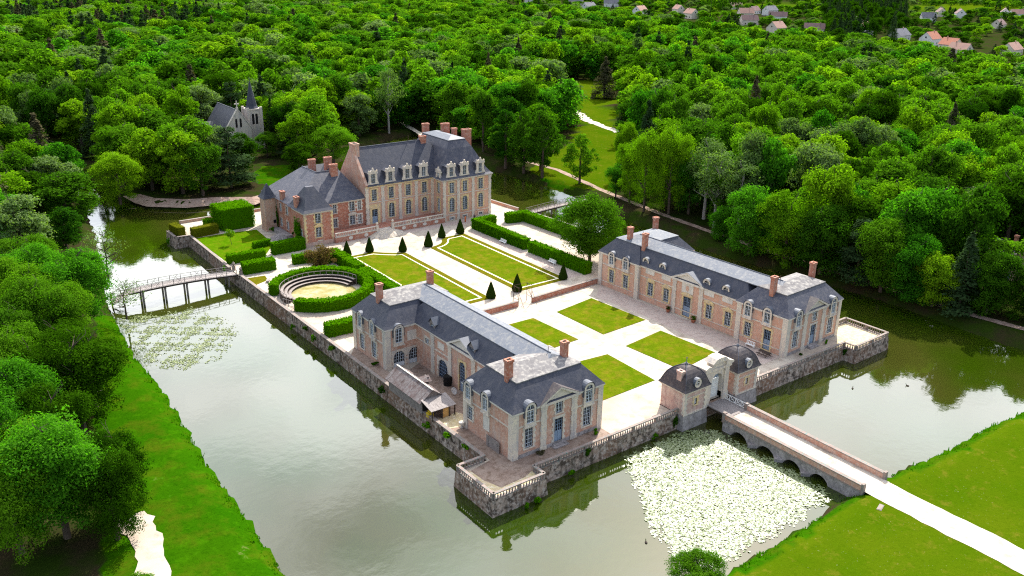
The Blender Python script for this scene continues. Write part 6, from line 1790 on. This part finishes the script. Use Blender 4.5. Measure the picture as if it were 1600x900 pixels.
hedge([(-38.0, 56.0), (-31.4, 55.6)], 2.0, 2.4, 'block of clipped hedge beside the gable of the yard range', group=HG)
hedge([(-29.3 + 9.4 * math.cos(R(t)), 76 + 9.6 * math.sin(R(t))) for t in range(-146, 158, 12)], 1.7, 2.3, 'ring shaped clipped hedge around the round arena', group=HG)
hedge([(-26.6, 128.0), (-26.6, 135.2)], 8.4, 5.4, 'huge cube shaped clipped yew block on the garden lawn', dens=26, leaf=.34)
hedge([(-40.6, 134.5), (-39.9, 129.6)], 1.9, 2.3, 'flat topped box hedge at the water corner', mat='box', dens=50, leaf=.17)
hedge([(-38.2, 127.6), (-31.9, 128.2)], 2.0, 2.3, 'flat topped brownish box hedge in front of the garden corner', mat='box', dens=50, leaf=.17)
hedge([(-33.4, 132.6), (-31.6, 133.0)], 1.8, 2.4, 'small rounded hedge behind the box hedge', dens=30)
cone_core = MB().lathe([(.75, 0), (1.0, .35), (.98, .8), (.62, 2.0), (.25, 3.1), (.03, 3.6)], (0, 0), 14)
rng_ = np.random.default_rng(8)
tt = rng_.uniform(0, 1, 1500) ** 1.4
aa = rng_.uniform(0, 6.28, 1500)
zz_ = .05 + 3.55 * tt
rr_ = np.interp(zz_, [0, .35, .8, 2, 3.1, 3.65], [.78, 1.03, 1.0, .64, .27, .03])
V = leaf_quads(np.column_stack([rr_ * np.cos(aa), rr_ * np.sin(aa), zz_]), np.column_stack([np.cos(aa), np.sin(aa), .3 + 0 * aa]), .17, rng_, jitter=.4).reshape(-1, 3)
n0 = len(cone_core.v); cone_core.v += [tuple(v) for v in V]; cone_core.f += [tuple(range(n0 + 4 * k, n0 + 4 * k + 4)) for k in range(1500)]
cone_m = cone_core.mesh('topiary_cone', M['yew'])
for (x, y), lb in zip([(-14.4, 94.2), (-8.7, 94.2), (-2.3, 90.2), (4.5, 90), (10.8, 94.1), (16.4, 94.5), (-2.8, 54.6), (3.8, 54.7), (16.1, 54.8)],
        ['clipped yew cone at the hedge corner of the parterre beside the arena', 'clipped yew cone facing the foot of the fan shaped stair', 'clipped yew cone on the arena side of the central path, near the stair', 'clipped yew cone on the bench side of the central path, near the chateau',
         'clipped yew cone in front of the tall chateau pavilion, inner one', 'clipped yew cone in front of the tall chateau pavilion, nearest the hedge', 'clipped yew cone at the low wall end of the central path, arena side', 'clipped yew cone right behind the iron frame', 'clipped yew cone at the parterre corner nearest the big round tree']):
    o = obj('topiary_cone', cone_m)
    o.location = (x, y, 0); o.rotation_euler = (0, 0, rnd.uniform(0, 6))
    k_ = rnd.uniform(.94, 1.06); o.scale = (k_, k_, k_)
    tag(o, lb, 'topiary', 'yew cones round the parterres')
def leafy(name, loc, r, h, n, leaf, mat, label, cat, rz=0, flat=(1, 1), group=None):
    rng = np.random.default_rng(int(abs(loc[0] * 77 + loc[1] * 13)) + 1)
    nc = max(3, int(n / 60))
    c = rng.normal(0, 1, (nc, 3)); c /= np.linalg.norm(c, axis=1)[:, None]
    c = c * rng.uniform(.3, .75, (nc, 1)) * np.array([r * flat[0], r * flat[1], h / 2]) + np.array([0, 0, h * .5])
    k = rng.integers(0, nc, n)
    d = rng.normal(0, 1, (n, 3)); d /= np.linalg.norm(d, axis=1)[:, None]
    P = c[k] + d * np.array([r * flat[0], r * flat[1], h / 2]) * .42 * rng.uniform(.6, 1.1, (n, 1))
    o = obj(name, quads_mesh(name, leaf_quads(P, d, leaf, rng), M[mat]))
    o.location = loc; o.rotation_euler = (0, 0, rz)
    return tag(o, label, cat, group)
leafy('ivy', (-19.9, 108.3, 0), 1.0, 7.2, 2600, .26, 'hedge', 'thick green ivy climbing the side wall of the chateau low wing', 'ivy', 0, (.6, 1.5))
leafy('ivy', (-19.3, 121.2, 0), .6, 6.5, 700, .24, 'darkleaf', 'thin ivy strip beside the chateau tower', 'ivy', 0, (.4, .8))
for x, y, z, r, h, mat, lb in ((-39.7, 57.8, -1.4, .9, 1.8, 'hedge', 'green bush growing out of the moat wall below the hedge block'), (-39.9, 66.5, -2.2, .7, 1.4, 'hedge', 'bush hanging on the moat wall below the arena'), (-39.6, 61.5, -.6, .6, 1.2, 'darkleaf', 'small dark bush on the moat wall near the hedge block'),
        (-39.6, 50.5, -.4, 1.3, 1.0, 'darkleaf', 'long dark creeper on the moat wall beside the yard range'), (-39.6, 33, -1.3, .9, 1.6, 'darkleaf', 'dark creeper on the moat wall behind the shed'), (-39.5, 14.2, -.4, 1.2, 1.5, 'hedge', 'bright green bush on top of the moat wall beyond the shed'), (-39.2, 9.5, -.1, .9, .9, 'hedge', 'small bright bush where the moat wall meets the corner bastion'), (-39.6, 19.5, -1.6, .9, 1.5, 'hedge', 'mid green creeper on the moat wall below the shed lean-to'),
        (-29.2, -1.6, -2.4, .75, 1.4, 'hedge', 'small green bush at the water line of the front wall'), (-37.2, -3.9, -2.4, .9, 1.2, 'hedge', 'green bush at the foot of the corner bastion near its inner edge'), (-39.0, -4.0, -2.4, .6, .8, 'hedge', 'smaller bush at the foot of the corner bastion'), (-25.8, -1.1, -.9, .7, 1.7, 'darkleaf', 'ivy tuft hanging from the front balustrade'),
        (-8.4, -1.2, -2.2, .6, 2.6, 'darkleaf', 'dark ivy in the corner between front wall and domed gate pavilion'), (-12.8, -1.4, -2.3, .8, .9, 'hedge', 'low green bush at the foot of the front wall near the gate'), (34.3, -1.3, -1.6, .7, 1.6, 'darkleaf', 'dark ivy in the corner of the far bastion'), (-21.8, 1.9, 0, .7, .9, 'hedge', 'green bush in front of the end window of the nearest range'),
        (-31.8, 2.3, 0, .9, .6, 'rust', 'dry brown plant at the foot of the pavilion front'), (-42.6, 132, -2.2, 1.0, 2.2, 'hedge', 'green bush on the small corner bastion by the canal'), (-39.9, 101.6, -1.5, .9, 2.2, 'hedge', 'bush on the moat wall beside the long footbridge'), (-36.6, 40.5, 0, .9, .6, 'darkleaf', 'weeds at the foot of the rear pavilion'), (33.2, 1.9, 0, .5, .8, 'hedge', 'small bush at the front of the range with white panels'),
        (25.4, 1.6, 0, .45, .5, 'darkleaf', 'low weeds at the front door of the range with white panels'), (-20.9, 121, 0, .9, 1.6, 'hedge', 'bush beside the chateau tower'), (-18.7, 112.9, .9, .6, 1.2, 'darkleaf', 'dark shrub at the garden steps')):
    leafy('wall_bush', (x, y, z), r, h, int(260 * max(1, r)), .24, mat, lb, 'bush', 0, (.7 if x < -38 else 1, 1 if x < -38 else .6))
# longer grass along the banks, one mass
rg = np.random.default_rng(21)
Bs = []
for a, b in zip(MOAT[:8], MOAT[1:9]):
    L = math.hypot(b[0] - a[0], b[1] - a[1]); k = int(L * 20)
    t = rg.uniform(0, 1, k)[:, None]
    Bs.append(np.array(a) + (np.array(b) - np.array(a)) * t + np.column_stack([rg.normal(0, .3, k), -np.abs(rg.normal(.7, .8, k))]))
lb_ = MOAT[-8:] + MOAT[:1]
for a, b in zip(lb_[:-1], lb_[1:]):
    L = math.hypot(b[0] - a[0], b[1] - a[1]); k = int(L * 20)
    t = rg.uniform(0, 1, k)[:, None]
    Bs.append(np.array(a) + (np.array(b) - np.array(a)) * t + np.column_stack([-np.abs(rg.normal(.5, .5, k)), rg.normal(0, .3, k)]))
Bs = np.concatenate(Bs)
Bs = Bs[~((np.abs(Bs[:, 0]) < 2.9) & (Bs[:, 1] > -33))]
Bs = Bs[(wob(Bs, .45, 3) + .8 * wob(Bs, 1.3, 1) + rg.normal(0, .3, len(Bs))) > -.15]
s1 = sdist(Bs, MOAT)
bz = np.interp(s1, [-6, -1, 0, 1.4, 3.4], [-5, -3.3, WZ, -1.3, GZ])
n = len(Bs)
hgt = rg.uniform(.08, .34, n) * (1 + 1.6 * (wob(Bs, .7) > .5))
az = rg.uniform(0, 6.28, n)
dx = np.column_stack([np.cos(az), np.sin(az), 0 * az]) * (rg.uniform(.06, .16, n))[:, None]
lean = np.column_stack([rg.normal(0, .25, n), rg.normal(0, .25, n), np.ones(n)]) * hgt[:, None]
B0 = np.column_stack([Bs, bz - .1])
V = np.stack([B0 - dx, B0 + dx, B0 + lean + dx * .3, B0 + lean - dx * .3], 1)
tag(obj('bank_grass', quads_mesh('bank_grass', V, M['bankgrass'])), 'fringe of longer bright grass along the moat banks', 'grass', kind='stuff')
# lily pads
def pads(poly, dens, rmin, rmax, mat, label, seed, clump=0.0, flowers=0):
    rg = np.random.default_rng(seed)
    q = np.array(poly)
    lo, hi = q.min(0), q.max(0)
    n = int((hi - lo).prod() * dens)
    P = rg.uniform(lo, hi, (n, 2))
    P = P[inside(P, poly) & (sdist(P, ISL) > .5) & (sdist(P, MOAT) < -.6)]
    ed = dist(P, poly) + .9 * wob(P, .8, seed) + .6 * wob(P, 2.3, seed + 2) - .5
    keepm = rg.uniform(0, 1, len(P)) < np.clip(ed / 1.8 + .2, 0, 1) * np.where(wob(P, .33, seed + 5) + wob(P, .9, seed + 7) * .8 > 1.0, .45, 1)
    if clump: keepm &= (wob(P, clump, seed) + .7 * wob(P, clump * 2.7, seed + 1) + rg.normal(0, .25, len(P))) > 0.1
    keepm &= ~((np.abs(P[:, 0]) < 2.9) & (P[:, 1] > -29))
    P = P[keepm]
    n = len(P)
    r_ = rg.uniform(rmin, rmax, n)
    tilt = rg.normal(0, .16, (n, 2))
    ang = rg.uniform(0, 6.28, n)
    k = 7
    V = np.zeros((n, k, 3))
    for j in range(k):
        a = ang + .25 + (2 * np.pi - .5) * j / (k - 1)
        dxy = np.stack([np.cos(a), np.sin(a)], 1) * r_[:, None]
        V[:, j, :2] = P + dxy
        V[:, j, 2] = WZ + .03 + rg.uniform(0, .05, n) + (dxy * tilt).sum(1)
    m = bpy.data.meshes.new('lily_pads')
    m.vertices.add(n * k); m.vertices.foreach_set('co', V.astype(np.float32).ravel())
    m.loops.add(n * k); m.loops.foreach_set('vertex_index', np.arange(n * k, dtype=np.int32))
    m.polygons.add(n); m.polygons.foreach_set('loop_start', np.arange(0, n * k, k, dtype=np.int32)); m.polygons.foreach_set('loop_total', np.full(n, k, np.int32))
    m.update(calc_edges=True)
    m.materials.append(M[mat])
    tag(obj('lily_pads', m), label, 'lily pads', kind='stuff')
pads([(-8, -1.5), (-20.8, -2.0), (-24.5, -8.2), (-28.4, -14.2), (-30.5, -19.2), (-30.9, -22.1), (-30, -27), (-14.2, -27), (-4.2, -26.1), (-2.9, -22.7), (-2.9, -4.6)], 48, .08, .175, 'pad', 'dense carpet of pale glinting lily pads beside the stone bridge', 5)
pads([(-66.5, 92), (-50.9, 90.1), (-46.9, 77.2), (-48.9, 69.3), (-54.9, 62.4), (-61.9, 61.2), (-66.5, 66), (-66.5, 80)], 34, .06, .14, 'pad_green', 'loose yellow green lily pads in the shade of the long footbridge', 9, .45)
pads([(-56, 186), (-44, 184), (-44, 200), (-51, 205)], 4, .25, .5, 'pad_green', 'lily pads at the canal mouth', 15, .2)
# ------------------------------------------------------------------ chapel on the wooded island
cp = empty('chapel', (CHAPEL[0], CHAPEL[1], GZ), 0, 'small grey chapel with slate spire and stone cross among the trees', 'chapel')
x0, x1, y0, y1 = -4.2, 4.2, -8.5, 10.5
wm_ = MB().box(x0, x1, y0, y1, 0, 8.0)
wm_.slab([(x0, 8.0), (x1, 8.0), (0, 14.6)], y0, y0 + .8); wm_.slab([(x0, 8), (x1, 8), (0, 14.2)], y1 - .6, y1)
wm_.build('wall', M['stone'], cp)
rf = MB()
for sg in (-1, 1): rf.add([(sg * 4.6, y, z) for y in (y0 + .8, y1 + .2) for z in (7.75,)] + [(0, y1 + .2, 14.35), (0, y0 + .8, 14.35)], [(0, 1, 2, 3)])
rf.build('roof', M['slate_old'], cp)
MB().bar((0, y0 + .6, 14.4), (0, y1 + .2, 14.4), .14).build('ridge_roll', M['zinc'], cp)
mb = MB()
for sg in (-1, 1): mb.slab([(sg * 4.5, 7.8), (0, 14.6), (0, 15.0), (sg * 4.9, 7.8)], y0 - .15, y0 + .85)
mb.build('gable_coping', M['stone'], cp)
mb = MB().box(-.16, .16, y0 + .2, y0 + .5, 14.8, 17.4).box(-.8, .8, y0 + .22, y0 + .48, 16.2, 16.55).box(-.35, .35, y0 + .1, y0 + .6, 14.7, 15.2)
mb.build('cross', M['stone'], cp)
for x in (-.75, .75): MB().add([(x + a, y0 - .03, z + 8.6) for a, z in [(-.35, 0)] + arch_pts(.7, 3.0, 6) + [(.35, 0)]], [tuple(range(9))]).build('window', M['dark'], cp)
tx, ty = 6.9, -3.4
tw = MB().box(tx - 2.3, tx + 2.3, ty - 2.3, ty + 2.3, 0, 13.6).build('tower', M['stone'], cp)
for sx in (-1, 1):
    for sy in (-1, 1): MB().box(tx + sx * 2.3 - .4, tx + sx * 2.3 + .4, ty + sy * 2.3 - .4, ty + sy * 2.3 + .4, 0, 14.3).build('buttress', M['stone'], tw)
MB().box(tx - 2.5, tx + 2.5, ty - 2.5, ty + 2.5, 13.4, 13.8).build('cornice', M['stone'], tw)
for x in (-.62, .62): MB().add([(tx + x + a, ty - 2.33, z + 8.6) for a, z in [(-.42, 0)] + arch_pts(.84, 3.6, 6) + [(.42, 0)]], [tuple(range(9))]).build('louvre', M['dark'], tw)
MB().lathe([(2.35, 13.8), (1.9, 14.6), (.08, 23.2)], (tx, ty), 8).build('spire', M['slate'], tw)
MB().bar((tx, ty, 23), (tx, ty, 24.2), .08).build('finial', M['zinc'], tw)
an = MB().box(-10.5, x0, 2.5, 8.5, 0, 5.4)
an.add([(-10.5, 2.5, 5.4), (-10.5, 8.5, 5.4), (-10.5, 5.5, 9.0)], [(0, 1, 2)])
o = an.build('transept', M['coping'], cp)
rf = MB()
for sy in (-1, 1): rf.quad((-10.6, 5.5 + sy * 3.4, 5.2), (x0 + 1.5, 5.5 + sy * 3.4, 5.2), (x0 + 3, 5.5, 9.15), (-10.6, 5.5, 9.15))
rf.build('roof', M['toproof_lichen'], o)
mb = MB()
for sy in (-1, 1): mb.add([(x, 5.5 + sy * a, z) for x in (-10.9, -10.4) for a, z in ((3.5, 5.3), (0, 9.2), (0, 9.6), (3.9, 5.3))], [(0, 1, 2, 3), (7, 6, 5, 4), (3, 2, 6, 7), (0, 3, 7, 4)])
mb.build('gable_coping', M['plaster'], o)
MB().lathe([(.2, 9.4), (.1, 9.9), (.3, 10.3), (.05, 11)], (-10.6, 5.5), 6).build('finial', M['plaster'], o)
# ------------------------------------------------------------------ brick lodge at the right edge
lg = empty('brick_lodge', (99, 2.5, GZ), R(-20), 'red brick lodge with grey roof half hidden among the trees of the far bank', 'house')
wm_ = MB().box(-5, 5, -3.5, 3.5, 0, 4.2)
wm_.slab([(-5, 4.2), (5, 4.2), (0, 7.4)], -3.5, 3.5)
wm_.build('wall', M['brick_old'], lg)
rf = MB()
for sx in (-1, 1): rf.quad((sx * 5.5, -4, 3.9), (0, -4, 7.6), (0, 4, 7.6), (sx * 5.5, 4, 3.9))
rf.build('roof', M['slate_brown'], lg)
MB().box(-3, -2, -3.56, -3.5, 0, 2.1).build('door', M['bluepaint'], lg)
for x in (.5, 2.8): window(lg, face(0, -3.5, 0), x, 1.0, 1.0, 1.4, 'thin')
chimney(lg, 2.5, 1.0, .7, .7, 4.5, 8.6)
# ------------------------------------------------------------------ village
HS = [('grey', 'white'), ('grey', 'cream'), ('grey', 'white'), ('grey', 'white'), ('tile', 'white'), ('tile', 'cream'), ('tile', 'cream'), ('tile', 'cream'), ('tile', 'cream'), ('brown', 'white'), ('grey', 'white'), ('brown', 'white'), ('brown', 'cream'),
      ('tile', 'cream'), ('brown', 'cream'), ('brown', 'cream'), ('tile', 'white'), ('grey', 'white'), ('red', 'white'), ('red', 'cream'), ('tile', 'cream'), ('brown', 'cream'), ('brown', 'white'), ('brown', 'white'), ('tile', 'white'), ('brown', 'cream'), ('grey', 'white'), ('tile', 'cream')]
M['roof_red'] = surf('red_tiles', (0.40, 0.15, 0.09), (0.32, 0.14, 0.1), 0.3, 0.85)
M['roof_brown'] = surf('brown_tiles', (0.20, 0.12, 0.11), (0.15, 0.10, 0.10), 0.3, 0.85)
M['roof_tile'] = surf('pinkish_tiles', (0.36, 0.21, 0.16), (0.30, 0.18, 0.15), 0.3, 0.85)
M['roof_grey'] = surf('grey_tiles', (0.13, 0.13, 0.15), (0.10, 0.10, 0.12), 0.3, 0.7)
M['wall_white'] = surf('white_render', (0.72, 0.70, 0.66), (0.66, 0.64, 0.6), 0.3, 0.9)
M['wall_cream'] = surf('cream_render', (0.66, 0.57, 0.46), (0.60, 0.52, 0.44), 0.3, 0.9)
rv = random.Random(11)
PLACE = ['at the far village edge behind the meadow wood', 'beside the poplar row', 'behind the poplar row', 'at the edge of the green field', 'below the dark conifer clump', 'in the middle of the village', 'nearest the wood edge', 'at the near end of the village']
for k, ((x, y), (rc, wc)) in enumerate(zip(HOUSES, HS)):
    L, W, E_ = rv.uniform(13, 19), rv.uniform(9, 11), rv.uniform(4.0, 6.0)
    rz = R(rv.choice([10, 35, -25, -50, 80]) + rv.uniform(-8, 8))
    pl = 'at the far end of the village behind the wood' if k < 4 else 'near the row of poplars' if k < 7 else 'in front of the bright green field' if k < 13 else 'behind the large round trees' if k < 17 else 'at the wood edge beside the red roofs' if k < 21 else 'in the upper rows of the village' if k < 27 else 'at the near end of the village'
    h = empty('village_house', (x, y, GZ), rz, '%s walled house with %s roof %s' % (wc, dict(tile='pinkish tiled', red='red tiled', brown='brown', grey='grey')[rc], pl), 'house', '%s walled houses with %s roofs %s' % (wc, rc, pl))
    wm_ = MB().box(-L / 2, L / 2, -W / 2, W / 2, 0, E_)
    pk = E_ + W * .46
    wm_.add([(s * L / 2, a, z) for s in (-1, 1) for a, z in ((-W / 2, E_), (W / 2, E_), (0, pk))], [(0, 1, 2), (5, 4, 3)])
    wm_.build('wall', M['wall_' + wc], h)
    rf = MB()
    for s in (-1, 1): rf.add([(-L / 2 - .4, s * (W / 2 + .5), E_ - .25), (L / 2 + .4, s * (W / 2 + .5), E_ - .25), (L / 2 + .4, 0, pk + .15), (-L / 2 - .4, 0, pk + .15)], [(0, 1, 2, 3)])
    o = rf.build('roof', M['roof_' + rc], h)
    MB().box(L * .25, L * .25 + .7, -.3, .4, pk - .8, pk + 1.0).build('chimney', M['brick_old'], o)
    for s in (-1, 1):
        wn_ = MB()
        for q in (-.3, 0.05, .33): wn_.box(L * q - .55, L * q + .55, s * W / 2 - .03, s * W / 2 + .03, 1.0, 2.4)
        wn_.build('windows', M['glass'], h)
    wn_ = MB()
    for s in (-1, 1): wn_.box(s * L / 2 - .03, s * L / 2 + .03, -.6, .6, E_ + .3, E_ + 1.6)
    wn_.build('gable_window', M['glass'], h)
# ------------------------------------------------------------------ ducks
def duck(x, y, rz, label):
    r = empty('duck', (x, y, WZ), rz, label, 'duck', 'ducks on the moat')
    MB(Matrix.Diagonal((1.6, 1, .8, 1))).lathe([(.02, -.12), (.13, -.06), (.17, .05), (.13, .15), (.02, .2)], (0, 0), 10).build('body', M['wood_dark'], r, True)
    m = MB(); m.bar((.2, 0, .1), (.28, 0, .3), .05, 8, .04); m.bar((.26, 0, .32), (.4, 0, .3), .06, 8, .02)
    m.build('head', M['darkleaf'], r, True)
duck(26.0, -8.6, .5, 'dark duck swimming on the open water behind the stone bridge')
duck(34.5, -13.4, 2.0, 'duck swimming nearest the far lawn bank')
duck(-31.5, -18.3, 1.0, 'duck at the outer edge of the pale lily pads')
